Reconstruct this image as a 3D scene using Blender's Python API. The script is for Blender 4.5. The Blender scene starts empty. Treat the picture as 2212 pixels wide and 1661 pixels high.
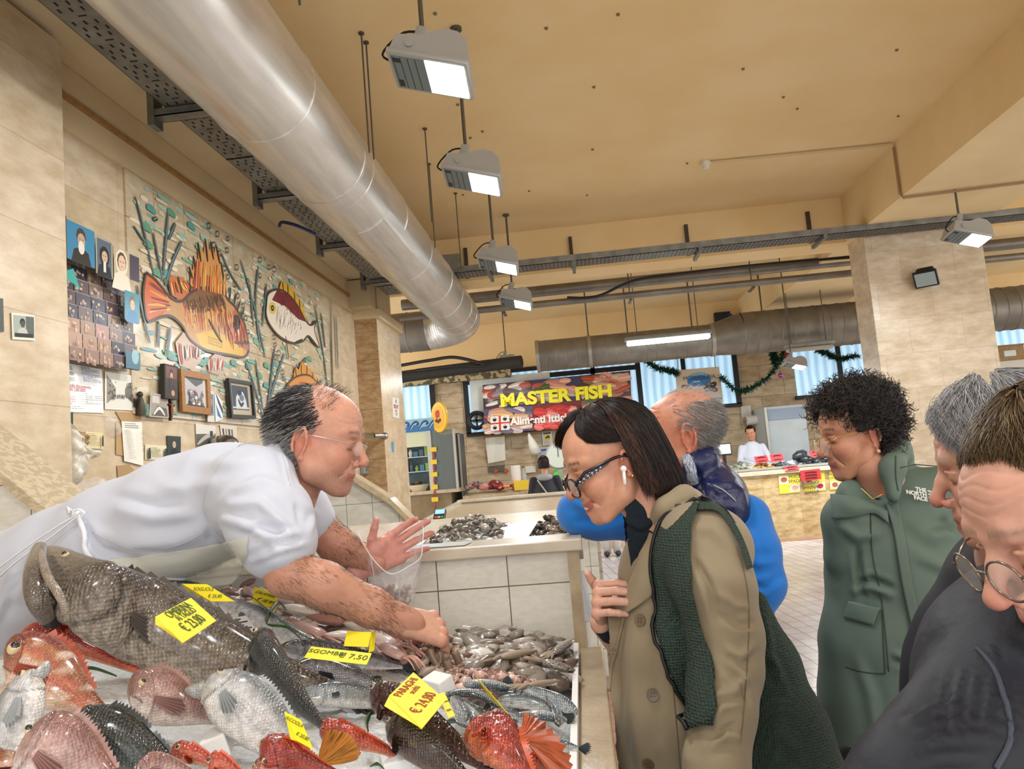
import bpy, bmesh, math, random
import numpy as np
from mathutils import Vector, Matrix, Euler, noise
from mathutils.bvhtree import BVHTree
R = math.radians; PI = math.pi
rnd = random.Random(7)
SC = bpy.context.scene; COL = SC.collection
# ---------------------------------------------------------------- camera
FOC = 1700.0; EYE = Vector((0, 0, 1.6))
yw, pt, rl = R(4.52), R(5.78), R(4.8)
CF = Vector((-math.sin(yw)*math.cos(pt), math.cos(yw)*math.cos(pt), math.sin(pt)))
_R0 = Vector((math.cos(yw), math.sin(yw), 0)); _U0 = _R0.cross(CF)
CR = _R0*math.cos(rl) - _U0*math.sin(rl); CU = _R0*math.sin(rl) + _U0*math.cos(rl)
cam = bpy.data.cameras.new('camera'); camo = bpy.data.objects.new('camera', cam); COL.objects.link(camo)
cam.sensor_width = 36; cam.lens = FOC/2212*36; cam.clip_start = .05; cam.clip_end = 200
m_ = Matrix((CR, CU, -CF)).transposed().to_4x4(); m_.translation = EYE; camo.matrix_world = m_
SC.camera = camo
# ---------------------------------------------------------------- world, exposure
w = bpy.data.worlds.new('world'); SC.world = w; w.use_nodes = True
w.node_tree.nodes['Background'].inputs[0].default_value = (1, .975, .95, 1)
w.node_tree.nodes['Background'].inputs[1].default_value = 1.7
SC.view_settings.view_transform = 'Standard'; SC.view_settings.look = 'None'
SC.view_settings.exposure = 0.58; SC.view_settings.gamma = 1.0
# daylight and ceiling lamps of the hall (bodies of most lamps are built further down)
def area(loc, rot, sx, sy, power, col=(1, .97, .9)):
    l = bpy.data.lights.new('lamp_light', 'AREA'); l.shape = 'RECTANGLE'; l.size = sx; l.size_y = sy
    l.energy = power; l.color = col
    o = bpy.data.objects.new('lamp_light', l); COL.objects.link(o); o.location = loc; o.rotation_euler = rot
    return o
LAMPS = [(-.55, 3.6, 3.5), (-.55, 5.06, 3.5), (-.62, 7.36, 3.5), (-.6, 9.2, 3.5), (-1.2, 14.6, 3.5), (4.1, 8.2, 3.5)]
for (x, y, z) in LAMPS:
    area((x+.06, y, z-.16), (R(0), R(18), 0), 0.2, .18, 20, (.95, .98, 1))
for (x, y) in ((-.5, 1.6), (-.5, -.6), (-.5, -3), (2.6, .2), (2.6, -3), (4.1, 3.5), (7.5, 2), (7.5, 8)):  # lamps out of view, assumed to carry on the rows; some have no body
    area((x, y, 3.5), (0, 0, 0), 0.35, .3, 13, (.95, .98, 1))
for (x, y, z) in ((1.3, 13, 3.0), (4.5, 13, 2.6)):
    area((x, y, z), (0, 0, 0), 1.3, .15, 45, (.93, .98, 1))
# ---------------------------------------------------------------- pixel helpers (frame 2212x1661)
def ray(px, py): return CF + CR*((px-1106)/FOC) + CU*((830.5-py)/FOC)
def P(px, py, Y):
    d = ray(px, py); return EYE + d*(Y/d.y)
def PX(px, py, X):
    d = ray(px, py); return EYE + d*(X/d.x)
def PZ(px, py, z):
    d = ray(px, py); return EYE + d*((z-1.6)/d.z)
TS = .23
def D(px, py, h=0.):                # point on the sloping fish display, h above it
    d = ray(px, py); t = (1.1+h-1.6)/(d.z+TS*d.x); return EYE + d*t
def topx(v):                        # world points (N,3) -> pixels
    q = v-np.array(EYE); z = q@np.array(CF)
    return 1106+FOC*(q@np.array(CR))/z, 830.5-FOC*(q@np.array(CU))/z
# ---------------------------------------------------------------- materials
def lin(c):
    if isinstance(c, str):
        c = [int(c[i:i+2], 16)/255 for i in (0, 2, 4)]
        c = [x/12.92 if x <= .04045 else ((x+.055)/1.055)**2.4 for x in c]
    return (*c[:3], 1.)
MC = {}
def mat(name, col='808080', rough=.5, metal=0, bump=0, bs=60, col2=None, vs=4, det=4, stretch=None, coat=0,
        attr=False, emit=0, trans=0, alpha=1, spec=.5, sss=0, ior=1.45, wave=0, wv=(0, 0, 1), bd=.01, vor=0, sharp=False, sheen=0, aniso=0):
    if name in MC: return MC[name]
    m = bpy.data.materials.new(name); m.use_nodes = True; nt = m.node_tree; N = nt.nodes; L = nt.links
    b = N['Principled BSDF']; b.inputs['Base Color'].default_value = lin(col)
    b.inputs['Roughness'].default_value = rough; b.inputs['Metallic'].default_value = metal
    b.inputs['Coat Weight'].default_value = coat; b.inputs['Coat Roughness'].default_value = .12
    b.inputs['Transmission Weight'].default_value = trans; b.inputs['Alpha'].default_value = alpha
    b.inputs['Specular IOR Level'].default_value = spec; b.inputs['IOR'].default_value = ior
    b.inputs['Sheen Weight'].default_value = sheen
    if sss: b.inputs['Subsurface Weight'].default_value = sss; b.inputs['Subsurface Scale'].default_value = .01
    tc = N.new('ShaderNodeTexCoord'); vec = tc.outputs['Object']
    if stretch:
        mp = N.new('ShaderNodeMapping'); mp.inputs['Scale'].default_value = stretch; L.new(vec, mp.inputs[0]); vec = mp.outputs[0]
    base = None
    if attr:
        a = N.new('ShaderNodeAttribute'); a.attribute_name = 'Col'; base = a.outputs['Color']
    if col2 is not None:
        n = N.new('ShaderNodeTexNoise'); n.inputs['Scale'].default_value = vs; n.inputs['Detail'].default_value = det; L.new(vec, n.inputs['Vector'])
        r = N.new('ShaderNodeValToRGB'); L.new(n.outputs[0], r.inputs[0])
        r.color_ramp.elements[0].position = .47 if sharp else .3; r.color_ramp.elements[1].position = .53 if sharp else .7
        if base is not None:
            mx = N.new('ShaderNodeMixRGB'); mx.blend_type = 'MULTIPLY'; mx.inputs[0].default_value = 1
            r.color_ramp.elements[0].color = (1, 1, 1, 1); r.color_ramp.elements[1].color = lin(col2)
            L.new(base, mx.inputs[1]); L.new(r.outputs[0], mx.inputs[2]); base = mx.outputs[0]
        else:
            r.color_ramp.elements[0].color = lin(col); r.color_ramp.elements[1].color = lin(col2); base = r.outputs[0]
    if base is not None:
        L.new(base, b.inputs['Base Color'])
        if emit: L.new(base, b.inputs['Emission Color'])
    if emit:
        if base is None: b.inputs['Emission Color'].default_value = lin(col)
        b.inputs['Emission Strength'].default_value = emit
    h = None
    if bump:
        n = N.new('ShaderNodeTexVoronoi' if vor else 'ShaderNodeTexNoise'); n.inputs['Scale'].default_value = bs; L.new(vec, n.inputs['Vector'])
        if not vor: n.inputs['Detail'].default_value = det
        else: n.inputs['Randomness'].default_value = .35
        h = n.outputs[0]; bw = bump
    if wave:
        mp = N.new('ShaderNodeMapping'); mp.inputs['Scale'].default_value = wv; L.new(tc.outputs['Object'], mp.inputs[0])
        n = N.new('ShaderNodeTexNoise'); n.inputs['Scale'].default_value = 1; n.inputs['Detail'].default_value = 3; L.new(mp.outputs[0], n.inputs['Vector'])
        h = n.outputs[0]; bw = wave
    if h is not None:
        bp = N.new('ShaderNodeBump'); bp.inputs['Strength'].default_value = bw; bp.inputs['Distance'].default_value = bd
        L.new(h, bp.inputs['Height']); L.new(bp.outputs[0], b.inputs['Normal'])
    MC[name] = m; return m
def tilemat(name, ax, w, h, c1, c2, mortar, rough=.3, ms=.004, off=0., rot=0., noise_c=None, bump=.3, org=(0, 0), spec=.5, ns=6, coat=0):
    """tiled surface; ax = the two world axes of the face"""
    if name in MC: return MC[name]
    m = bpy.data.materials.new(name); m.use_nodes = True; nt = m.node_tree; N = nt.nodes; L = nt.links
    b = N['Principled BSDF']; b.inputs['Roughness'].default_value = rough; b.inputs['Specular IOR Level'].default_value = spec
    b.inputs['Coat Weight'].default_value = coat
    tc = N.new('ShaderNodeTexCoord'); s = N.new('ShaderNodeSeparateXYZ'); c = N.new('ShaderNodeCombineXYZ')
    L.new(tc.outputs['Object'], s.inputs[0]); L.new(s.outputs['XYZ'.index(ax[0])], c.inputs[0]); L.new(s.outputs['XYZ'.index(ax[1])], c.inputs[1])
    mp = N.new('ShaderNodeMapping'); mp.inputs['Location'].default_value = (org[0], org[1], 0); mp.inputs['Rotation'].default_value = (0, 0, rot)
    L.new(c.outputs[0], mp.inputs[0])
    br = N.new('ShaderNodeTexBrick'); br.offset = off; L.new(mp.outputs[0], br.inputs[0])
    br.inputs['Color1'].default_value = lin(c1); br.inputs['Color2'].default_value = lin(c2); br.inputs['Mortar'].default_value = lin(mortar)
    br.inputs['Scale'].default_value = 1; br.inputs['Mortar Size'].default_value = ms; br.inputs['Mortar Smooth'].default_value = .1
    br.inputs['Brick Width'].default_value = w; br.inputs['Row Height'].default_value = h
    n = N.new('ShaderNodeTexNoise'); n.inputs['Scale'].default_value = ns; n.inputs['Detail'].default_value = 6; n.inputs['Roughness'].default_value = .65
    mp2 = N.new('ShaderNodeMapping'); mp2.inputs['Scale'].default_value = (1, 1, 2.5); L.new(tc.outputs['Object'], mp2.inputs[0]); L.new(mp2.outputs[0], n.inputs['Vector'])
    mx = N.new('ShaderNodeMixRGB'); mx.blend_type = 'MULTIPLY'; mx.inputs[0].default_value = 1
    r = N.new('ShaderNodeValToRGB'); r.color_ramp.elements[0].position = .35; r.color_ramp.elements[1].position = .65
    r.color_ramp.elements[0].color = lin(noise_c or 'f4f4f4'); r.color_ramp.elements[1].color = (1, 1, 1, 1)
    L.new(n.outputs[0], r.inputs[0]); L.new(br.outputs[0], mx.inputs[1]); L.new(r.outputs[0], mx.inputs[2]); L.new(mx.outputs[0], b.inputs['Base Color'])
    bp = N.new('ShaderNodeBump'); bp.inputs['Strength'].default_value = bump; bp.inputs['Distance'].default_value = .003; bp.invert = True
    L.new(br.outputs['Fac'], bp.inputs['Height']); L.new(bp.outputs[0], b.inputs['Normal'])
    MC[name] = m; return m
# ---------------------------------------------------------------- objects
def tag(o, label=None, cat=None, group=None, kind=None):
    if label: o['label'] = label
    if cat: o['category'] = cat
    if group: o['group'] = group
    if kind: o['kind'] = kind
    return o
def thing(name, label, cat, loc=(0, 0, 0), group=None, rot=None):
    o = bpy.data.objects.new(name, None); o.empty_display_size = .05; COL.objects.link(o); o.location = loc
    if rot: o.rotation_euler = rot
    return tag(o, label, cat, group)
def link(name, me, m, parent=None, keep=True):
    o = bpy.data.objects.new(name, me); COL.objects.link(o)
    if m is not None:
        if isinstance(m, (list, tuple)):
            for x in m: me.materials.append(x)
        else: me.materials.append(m)
    if parent:
        o.parent = parent
        if keep: o.matrix_parent_inverse = par_inv(parent)
    return o
def par_inv(p):
    mw = Matrix.LocRotScale(p.location, p.rotation_euler, p.scale)
    if p.parent: mw = par_world(p.parent) @ p.matrix_parent_inverse @ mw
    return mw.inverted()
def par_world(p):
    mw = Matrix.LocRotScale(p.location, p.rotation_euler, p.scale)
    if p.parent: mw = par_world(p.parent) @ p.matrix_parent_inverse @ mw
    return mw
class MB:
    """collects shapes, links them as one mesh object"""
    def __init__(s): s.v = []; s.f = []; s.mi = []; s.c = []
    def add(s, vs, fs, mi=0, col=None):
        n = len(s.v); s.v += [tuple(v) for v in vs]; s.f += [tuple(i+n for i in f) for f in fs]; s.mi += [mi]*len(fs)
        s.c += [col or (1, 1, 1)]*len(vs); return s
    def box(s, lo, hi, mi=0, M4=None, col=None, bev=0):
        if bev:
            bm = bmesh.new(); bmesh.ops.create_cube(bm, size=1)
            for v in bm.verts: v.co = Vector([(lo[i]+hi[i])/2+v.co[i]*(hi[i]-lo[i]) for i in range(3)])
            bmesh.ops.bevel(bm, geom=bm.edges[:], offset=bev, segments=2, affect='EDGES', profile=.5)
            vs = [v.co.copy() for v in bm.verts]; fs = [[v.index for v in f.verts] for f in bm.faces]; bm.free()
        else:
            vs = [Vector((x, y, z)) for x in (lo[0], hi[0]) for y in (lo[1], hi[1]) for z in (lo[2], hi[2])]
            fs = [(0, 1, 3, 2), (4, 6, 7, 5), (0, 4, 5, 1), (2, 3, 7, 6), (0, 2, 6, 4), (1, 5, 7, 3)]
        if M4: vs = [M4@v for v in vs]
        return s.add(vs, fs, mi, col)
    def quad(s, a, b, c, d, mi=0, col=None): return s.add([a, b, c, d], [(0, 1, 2, 3)], mi, col)
    def poly(s, pts, n=None, th=.002, mi=0, col=None):
        """flat outline with thickness th along n"""
        pts = [Vector(p) for p in pts]; k = len(pts)
        if n is None: n = (pts[1]-pts[0]).cross(pts[2]-pts[1]).normalized()
        n = Vector(n); q = [p+n*th for p in pts]
        return s.add(pts+q, [tuple(range(k-1, -1, -1)), tuple(range(k, 2*k))]+[(i, (i+1) % k, k+(i+1) % k, k+i) for i in range(k)], mi, col)
    def tube(s, pts, r, seg=8, mi=0, closed=False, col=None, flat=1, up=None):
        pts = [Vector(p) for p in pts]; k = len(pts); rr = r if hasattr(r, '__len__') else [r]*k; ring = []
        pu = None
        for i, p in enumerate(pts):
            a = pts[(i-1) % k] if (i or closed) else p; b = pts[(i+1) % k] if (i < k-1 or closed) else p
            t = (b-a).normalized() if (b-a).length > 1e-9 else Vector((0, 0, 1))
            if pu is None:
                u = Vector(up) if up is not None else (Vector((0, 0, 1)) if abs(t.z) < .9 else Vector((1, 0, 0)))
            else: u = pu
            x = t.cross(u); x = x.normalized() if x.length > 1e-6 else t.orthogonal().normalized(); y = x.cross(t).normalized(); pu = y
            ring.append([p+x*(math.cos(2*PI*j/seg)*rr[i])+y*(math.sin(2*PI*j/seg)*rr[i]*flat) for j in range(seg)])
        vs = [v for q in ring for v in q]; fs = []
        for i in range(k if closed else k-1):
            i2 = (i+1) % k
            for j in range(seg): fs.append((i*seg+j, i*seg+(j+1) % seg, i2*seg+(j+1) % seg, i2*seg+j))
        if not closed: fs += [tuple(range(seg-1, -1, -1)), tuple((k-1)*seg+j for j in range(seg))]
        return s.add(vs, fs, mi, col)
    def lathe(s, prof, seg=24, M4=None, mi=0, col=None, cap=True):
        vs = [Vector((r*math.cos(2*PI*j/seg), r*math.sin(2*PI*j/seg), z)) for r, z in prof for j in range(seg)]
        k = len(prof); fs = [(i*seg+j, i*seg+(j+1) % seg, (i+1)*seg+(j+1) % seg, (i+1)*seg+j) for i in range(k-1) for j in range(seg)]
        if cap: fs += [tuple(range(seg-1, -1, -1)), tuple((k-1)*seg+j for j in range(seg))]
        if M4: vs = [M4@v for v in vs]
        return s.add(vs, fs, mi, col)
    def ball(s, c, r, M3=None, seg=12, mi=0, col=None, rot=None):
        r = r if hasattr(r, '__len__') else (r, r, r); c = Vector(c); vs = []; n = seg//2
        for i in range(n+1):
            for j in range(seg):
                a = PI*i/n; p = Vector((math.sin(a)*math.cos(2*PI*j/seg)*r[0], math.sin(a)*math.sin(2*PI*j/seg)*r[1], math.cos(a)*r[2]))
                vs.append(c+(rot@p if rot else p))
        return s.add(vs, [(i*seg+j, (i+1)*seg+j, (i+1)*seg+(j+1) % seg, i*seg+(j+1) % seg) for i in range(n) for j in range(seg)], mi, col)
    def build(s, name, m, parent=None, smooth=False, label=None, keep=True, color=False):
        me = bpy.data.meshes.new(name); me.from_pydata(s.v, [], s.f); me.validate()
        if len(me.polygons) == len(s.mi): me.polygons.foreach_set('material_index', s.mi)
        if color:
            a = me.color_attributes.new('Col', 'FLOAT_COLOR', 'POINT'); c = np.ones((len(me.vertices), 4), 'f'); c[:, :3] = np.array(s.c)[:len(c)]
            a.data.foreach_set('color', c.ravel())
        if smooth: me.shade_smooth()
        if smooth == 'auto': me.set_sharp_from_angle(angle=R(35))
        bm = bmesh.new(); bm.from_mesh(me); bmesh.ops.remove_doubles(bm, verts=bm.verts, dist=1e-6); bmesh.ops.recalc_face_normals(bm, faces=bm.faces); bm.to_mesh(me); bm.free()
        me.update(); o = link(name, me, m, parent, keep)
        if label: o['label'] = label
        return o
def struct(mb, name, m, **k):
    o = mb.build(name, m, **k); o['kind'] = 'structure'; return o
def solo(mb, name, m, label, cat, group=None, **k): return tag(mb.build(name, m, **k), label, cat, group)
def text(s, size, M4, m, parent=None, name='lettering', ext=.001, off=0., sx=1., align='CENTER', bold=0., label=None, shear=0.):
    cu = bpy.data.curves.new(name, 'FONT'); cu.body = s; cu.size = size; cu.extrude = ext; cu.align_x = align; cu.align_y = 'CENTER'; cu.offset = bold; cu.shear = shear
    o = bpy.data.objects.new('tmp', cu); COL.objects.link(o); dg = bpy.context.evaluated_depsgraph_get(); dg.update()
    me = bpy.data.meshes.new_from_object(o.evaluated_get(dg)); bpy.data.objects.remove(o); bpy.data.curves.remove(cu)
    me.transform(M4@Matrix.Diagonal((sx, 1, 1, 1))); me.materials.clear(); me.name = name; ob = link(name, me, m, parent)
    if label: ob['label'] = label
    return ob
def frame(o, x, y):      # matrix from origin, x axis, y axis
    x = Vector(x).normalized(); z = x.cross(Vector(y)).normalized(); y = z.cross(x)
    m = Matrix((x, y, z)).transposed().to_4x4(); m.translation = Vector(o); return m
def copy_tree(o, parent=None):
    c = o.copy(); COL.objects.link(c)
    if parent: c.parent = parent
    for ch in [q for q in bpy.data.objects if q.parent == o and q != c]: copy_tree(ch, c)
    return c
def spline(pts, n):
    """Catmull-Rom through rows of numbers, n samples"""
    p = np.array([list(q) for q in pts], float); k = len(p); out = []
    for t in np.linspace(0, k-1, n):
        i = min(int(t), k-2); u = t-i; a = p[max(i-1, 0)]; b = p[i]; c = p[i+1]; d = p[min(i+2, k-1)]
        out.append(.5*((2*b)+(-a+c)*u+(2*a-5*b+4*c-d)*u*u+(-a+3*b-3*c+d)*u**3))
    return np.array(out)
# ---------------------------------------------------------------- implicit sculpting (surface nets)
class SDF:
    def __init__(s, lo, hi, h):
        s.lo = np.array(lo, float); s.h = h; s.n = np.maximum(np.ceil((np.array(hi, float)-s.lo)/h).astype(int)+1, 4)
        s.v = np.full(s.n, .5, 'f')
    def win(s, lo, hi):
        a = np.clip(np.floor((np.array(lo)-s.lo)/s.h).astype(int), 0, s.n); b = np.clip(np.ceil((np.array(hi)-s.lo)/s.h).astype(int)+1, 0, s.n)
        if (b-a).min() <= 0: return None, None
        g = [np.arange(a[i], b[i], dtype='f')*s.h+s.lo[i] for i in range(3)]
        return (slice(a[0], b[0]), slice(a[1], b[1]), slice(a[2], b[2])), (g[0][:, None, None], g[1][None, :, None], g[2][None, None, :])
    def op(s, w, d, k, mode):
        v = s.v[w]
        if mode == 'add':
            if k > 0:
                q = np.maximum(k-np.abs(v-d), 0)/k; s.v[w] = np.minimum(v, d)-q*q*k*.25
            else: s.v[w] = np.minimum(v, d)
        else:
            d = -d
            if k > 0:
                q = np.maximum(k-np.abs(v-d), 0)/k; s.v[w] = np.maximum(v, d)+q*q*k*.25
            else: s.v[w] = np.maximum(v, d)
    def ell(s, c, r, k=.01, rot=None, mode='add', cut=None):
        c = np.array(c, float); r = np.array(r if hasattr(r, '__len__') else (r, r, r), float); m = r.max()+k+3*s.h
        w, g = s.win(c-m, c+m)
        if w is None: return s
        p = [g[i]-c[i] for i in range(3)]
        if rot is not None:
            q = np.array(Euler([R(a) for a in rot]).to_matrix()); p = [p[0]*q[0, i]+p[1]*q[1, i]+p[2]*q[2, i] for i in range(3)]
        k0 = np.sqrt(sum((p[i]/r[i])**2 for i in range(3))); k1 = np.sqrt(sum((p[i]/r[i]**2)**2 for i in range(3)))+1e-6
        d = k0*(k0-1)/k1; d = np.where(k0 < .3, -r.min()*.7, d)
        if cut is not None: d = np.maximum(d, p[0]*cut[0]+p[1]*cut[1]+p[2]*cut[2]+(cut[3] if len(cut) > 3 else 0))
        s.op(w, d.astype('f'), k, mode); return s
    def cone(s, a, b, ra, rb=None, k=.01, mode='add', flat=None, fs=1.):
        rb = ra if rb is None else rb; a = np.array(a, float); b = np.array(b, float); m = max(ra, rb)*max(1, fs)+k+3*s.h
        w, g = s.win(np.minimum(a, b)-m, np.maximum(a, b)+m)
        if w is None: return s
        ab = b-a; L2 = max(ab@ab, 1e-12); p = [g[i]-a[i] for i in range(3)]
        t = np.clip((p[0]*ab[0]+p[1]*ab[1]+p[2]*ab[2])/L2, 0, 1)
        q = [p[i]-t*ab[i] for i in range(3)]; rad = ra+(rb-ra)*t
        if flat is not None:
            f = np.array(flat, float); f /= np.linalg.norm(f); e = q[0]*f[0]+q[1]*f[1]+q[2]*f[2]; q = [q[i]+e*f[i]*(1/fs-1) for i in range(3)]
            d = (np.sqrt(q[0]**2+q[1]**2+q[2]**2)-rad)*min(1, fs)
        else: d = np.sqrt(q[0]**2+q[1]**2+q[2]**2)-rad
        s.op(w, d.astype('f'), k, mode); return s
    def chain(s, pts, rr, k=.01, mode='add', flat=None, fs=1.):
        rr = rr if hasattr(rr, '__len__') else [rr]*len(pts)
        for i in range(len(pts)-1): s.cone(pts[i], pts[i+1], rr[i], rr[i+1], k, mode, flat, fs)
        return s
    def mesh(s, level=0.):
        v = s.v-level; ins = v < 0
        c8 = [(i, j, k) for i in (0, 1) for j in (0, 1) for k in (0, 1)]; nx, ny, nz = [x-1 for x in v.shape]
        cnt = sum(ins[i:i+nx, j:j+ny, k:k+nz].astype('i1') for i, j, k in c8); act = (cnt > 0) & (cnt < 8)
        idx = np.argwhere(act); ids = np.full(act.shape, -1, int); ids[act] = np.arange(len(idx))
        cv = np.stack([v[idx[:, 0]+i, idx[:, 1]+j, idx[:, 2]+k] for i, j, k in c8], 1); acc = np.zeros((len(idx), 3)); n = np.zeros(len(idx))
        for a in range(8):
            for b in range(a+1, 8):
                pa, pb = np.array(c8[a]), np.array(c8[b])
                if abs(pa-pb).sum() != 1: continue
                m = (cv[:, a] < 0) != (cv[:, b] < 0); t = cv[m, a]/(cv[m, a]-cv[m, b]); acc[m] += pa+(pb-pa)*t[:, None]; n[m] += 1
        V = (idx+acc/n[:, None])*s.h+s.lo; F = []
        for ax in range(3):
            o = [(0, 0), (-1, 0), (-1, -1), (0, -1)]; u, w = [(1, 2), (2, 0), (0, 1)][ax]
            sl0 = [slice(1, -1)]*3; sl1 = [slice(1, -1)]*3; sl0[ax] = slice(0, -1); sl1[ax] = slice(1, None)
            A = ins[tuple(sl0)]; B = ins[tuple(sl1)]
            for flip in (0, 1):
                e = np.argwhere((A & ~B) if not flip else (~A & B))
                if not len(e): continue
                off = np.ones(3, int); off[ax] = 0; e = e+off; q = []
                for du, dw in o:
                    c = e.copy(); c[:, u] += du; c[:, w] += dw; q.append(ids[c[:, 0], c[:, 1], c[:, 2]])
                q = np.stack(q, 1); F.append(q if not flip else q[:, ::-1])
        F = np.concatenate(F); F = F[(F >= 0).all(1)]
        return V, F
def normals(V, F):
    n = np.cross(V[F[:, 2]]-V[F[:, 0]], V[F[:, 3]]-V[F[:, 1]]); out = np.zeros_like(V)
    for i in range(4): np.add.at(out, F[:, i], n)
    return out/(np.linalg.norm(out, axis=1)[:, None]+1e-12)
def relax(V, F, it=1, lam=.5):
    for _ in range(it):
        acc = np.zeros_like(V); n = np.zeros(len(V))
        for i in range(4):
            for j in ((i+1) % 4, (i-1) % 4): np.add.at(acc, F[:, i], V[F[:, j]]); np.add.at(n, F[:, i], 1)
        V = V+lam*(acc/np.maximum(n, 1)[:, None]-V)
    return V
def seg_dist(x, y, pts):
    """distance of 2D points to a polyline, and nearest parameter 0..1"""
    best = np.full(x.shape, 1e9); par = np.zeros(x.shape); k = len(pts)-1
    for i in range(k):
        ax, ay = pts[i][:2]; bx, by = pts[i+1][:2]; dx, dy = bx-ax, by-ay; L2 = dx*dx+dy*dy+1e-9
        t = np.clip(((x-ax)*dx+(y-ay)*dy)/L2, 0, 1); d = np.hypot(x-ax-t*dx, y-ay-t*dy); m = d < best
        best[m] = d[m]; par[m] = ((i+t)/k)[m]
    return best, par
def folds(V, F, lines, side=None):
    """press folds into cloth or skin: lines = (points as seen from the aisle, width, height)"""
    N = normals(V, F); x, y = topx(V); q = V-np.array(EYE); face = -(N*q).sum(1)/np.linalg.norm(q, axis=1)
    wgt = np.clip(face*2.5, 0, 1); dsp = np.zeros(len(V))
    for pts, wd, ht in lines:
        xs = [p[0] for p in pts]; ys = [p[1] for p in pts]; m = (x > min(xs)-3*wd) & (x < max(xs)+3*wd) & (y > min(ys)-3*wd) & (y < max(ys)+3*wd) & (wgt > 0)
        if not m.any(): continue
        d, t = seg_dist(x[m], y[m], pts); env = np.clip(np.sin(np.clip(t, .0, 1.)*PI), 0, 1)**.5*.85+.15
        g = np.exp(-(d/wd)**2)-.35*np.exp(-((d-1.9*wd)/wd)**2)
        dsp[m] += ht*g*env*wgt[m]
    return V+N*dsp[:, None]
def nmesh(name, V, F, colors=None, smooth=True):
    me = bpy.data.meshes.new(name); me.vertices.add(len(V)); me.vertices.foreach_set('co', np.asarray(V, 'f').ravel())
    F = np.asarray(F, int); me.loops.add(F.size); me.loops.foreach_set('vertex_index', F.ravel())
    me.polygons.add(len(F)); me.polygons.foreach_set('loop_start', np.arange(0, F.size, F.shape[1])); me.update(calc_edges=True); me.validate()
    if colors is not None:
        a = me.color_attributes.new('Col', 'FLOAT_COLOR', 'POINT'); c = np.ones((len(V), 4), 'f'); c[:, :3] = colors; a.data.foreach_set('color', c.ravel())
    if smooth: me.shade_smooth()
    return me
def joinVF(parts):
    Vs, Fs, Cs, n = [], [], [], 0
    for p in parts:
        Vs.append(p[0]); Fs.append(p[1]+n); Cs.append(p[2]); n += len(p[0])
    return np.concatenate(Vs), np.concatenate(Fs), np.concatenate(Cs)
def xf(V, M4):
    m = np.array(M4); return V@m[:3, :3].T+m[:3, 3]
def sn(V, s=1., seed=0):
    """cheap smooth pseudo-noise -1..1"""
    x, y, z = (V*s+seed*3.7).T
    return (np.sin(x*1.7+np.sin(y*2.1+z)*1.3)+np.sin(y*1.9+np.sin(z*2.3+x*.7)*1.4)+np.sin(z*2.2+np.sin(x*1.6-y)*1.2))/3
def mixc(c, t, c2):
    """blend array colours toward c2 with weight t"""
    return c*(1-t[:, None])+np.array(lin(c2)[:3] if isinstance(c2, str) else c2)*t[:, None]
# ================================================================ SETTING
WX = -2.6; BY = 16.5; CZ = 4.6
m_ceil = mat('ceiling_paint', 'ecd2a2', .9, col2='e4c690', vs=1.2)
m_beam = mat('beam_paint', 'e8d0a0', .9, col2='dec494', vs=1.5)
m_plas = mat('cream_plaster', 'd6c4a0', .9, col2='c9b48e', vs=1.7)
TRAV = dict(c1='d3c2a8', c2='cbb797', mortar='a8977e', rough=.32, noise_c='e2dace', ms=.0018, bump=.15, ns=5)
m_travL = tilemat('travertine_left', 'YZ', .62, .41, **TRAV)
m_travB = tilemat('travertine_back', 'XZ', .95, .32, c1='dbcbb0', c2='cab798', mortar='917f66', rough=.5, noise_c='cfc3b2', off=.5, ms=.005, ns=3)
m_travP = tilemat('travertine_pillar', 'XZ', .62, .42, c1='dccfba', c2='d6c6ac', mortar='c2b39b', rough=.35, noise_c='ded4c6', off=.5, ms=.003, ns=4)
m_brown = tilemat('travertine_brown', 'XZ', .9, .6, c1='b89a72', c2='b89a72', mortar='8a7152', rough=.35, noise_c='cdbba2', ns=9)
m_marble = mat('worn_marble', 'bdab8c', .3, col2='a38f72', vs=14, det=8, bump=.08, bs=90, coat=.15)
m_marbleL = mat('light_marble', 'cdc3b0', .28, col2='b9ad98', vs=9, det=8, bump=.05, bs=90, coat=.2)
m_wtileF = tilemat('white_tiles_front', 'XZ', .2, .2, c1='d3d1c8', c2='cac8be', mortar='77736a', rough=.22, noise_c='e9e6de', ms=.0022)
m_floor = tilemat('floor_tiles', 'XY', .135, .21, c1='cccdd6', c2='bfbec6', mortar='7e6c5e', rough=.2, rot=R(-6), noise_c='d6d0ce', ms=.005, bump=.4, ns=2, spec=.7)
m_red = tilemat('red_tile_strip', 'XY', .3, .12, c1='b98a70', c2='a5745c', mortar='7a5b4a', rough=.3, noise_c='d8ccc4')
MB_ = MB
struct(MB().box((WX-.2, -5, -.1), (13, BY+1, 0)).box((-7, 10.5, -.1), (WX-.2, BY+1, 0)), 'floor', m_floor)
struct(MB().box((.0, 2.0, 0), (.14, 9, .004)), 'trim_1', m_red)
struct(MB().box((1.0, 13.2, 0), (9, 13.62, .004)), 'trim_2', m_red)
struct(MB().box((-7, -5, CZ), (13, BY+.2, CZ+.2)), 'ceiling', m_ceil)
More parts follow.
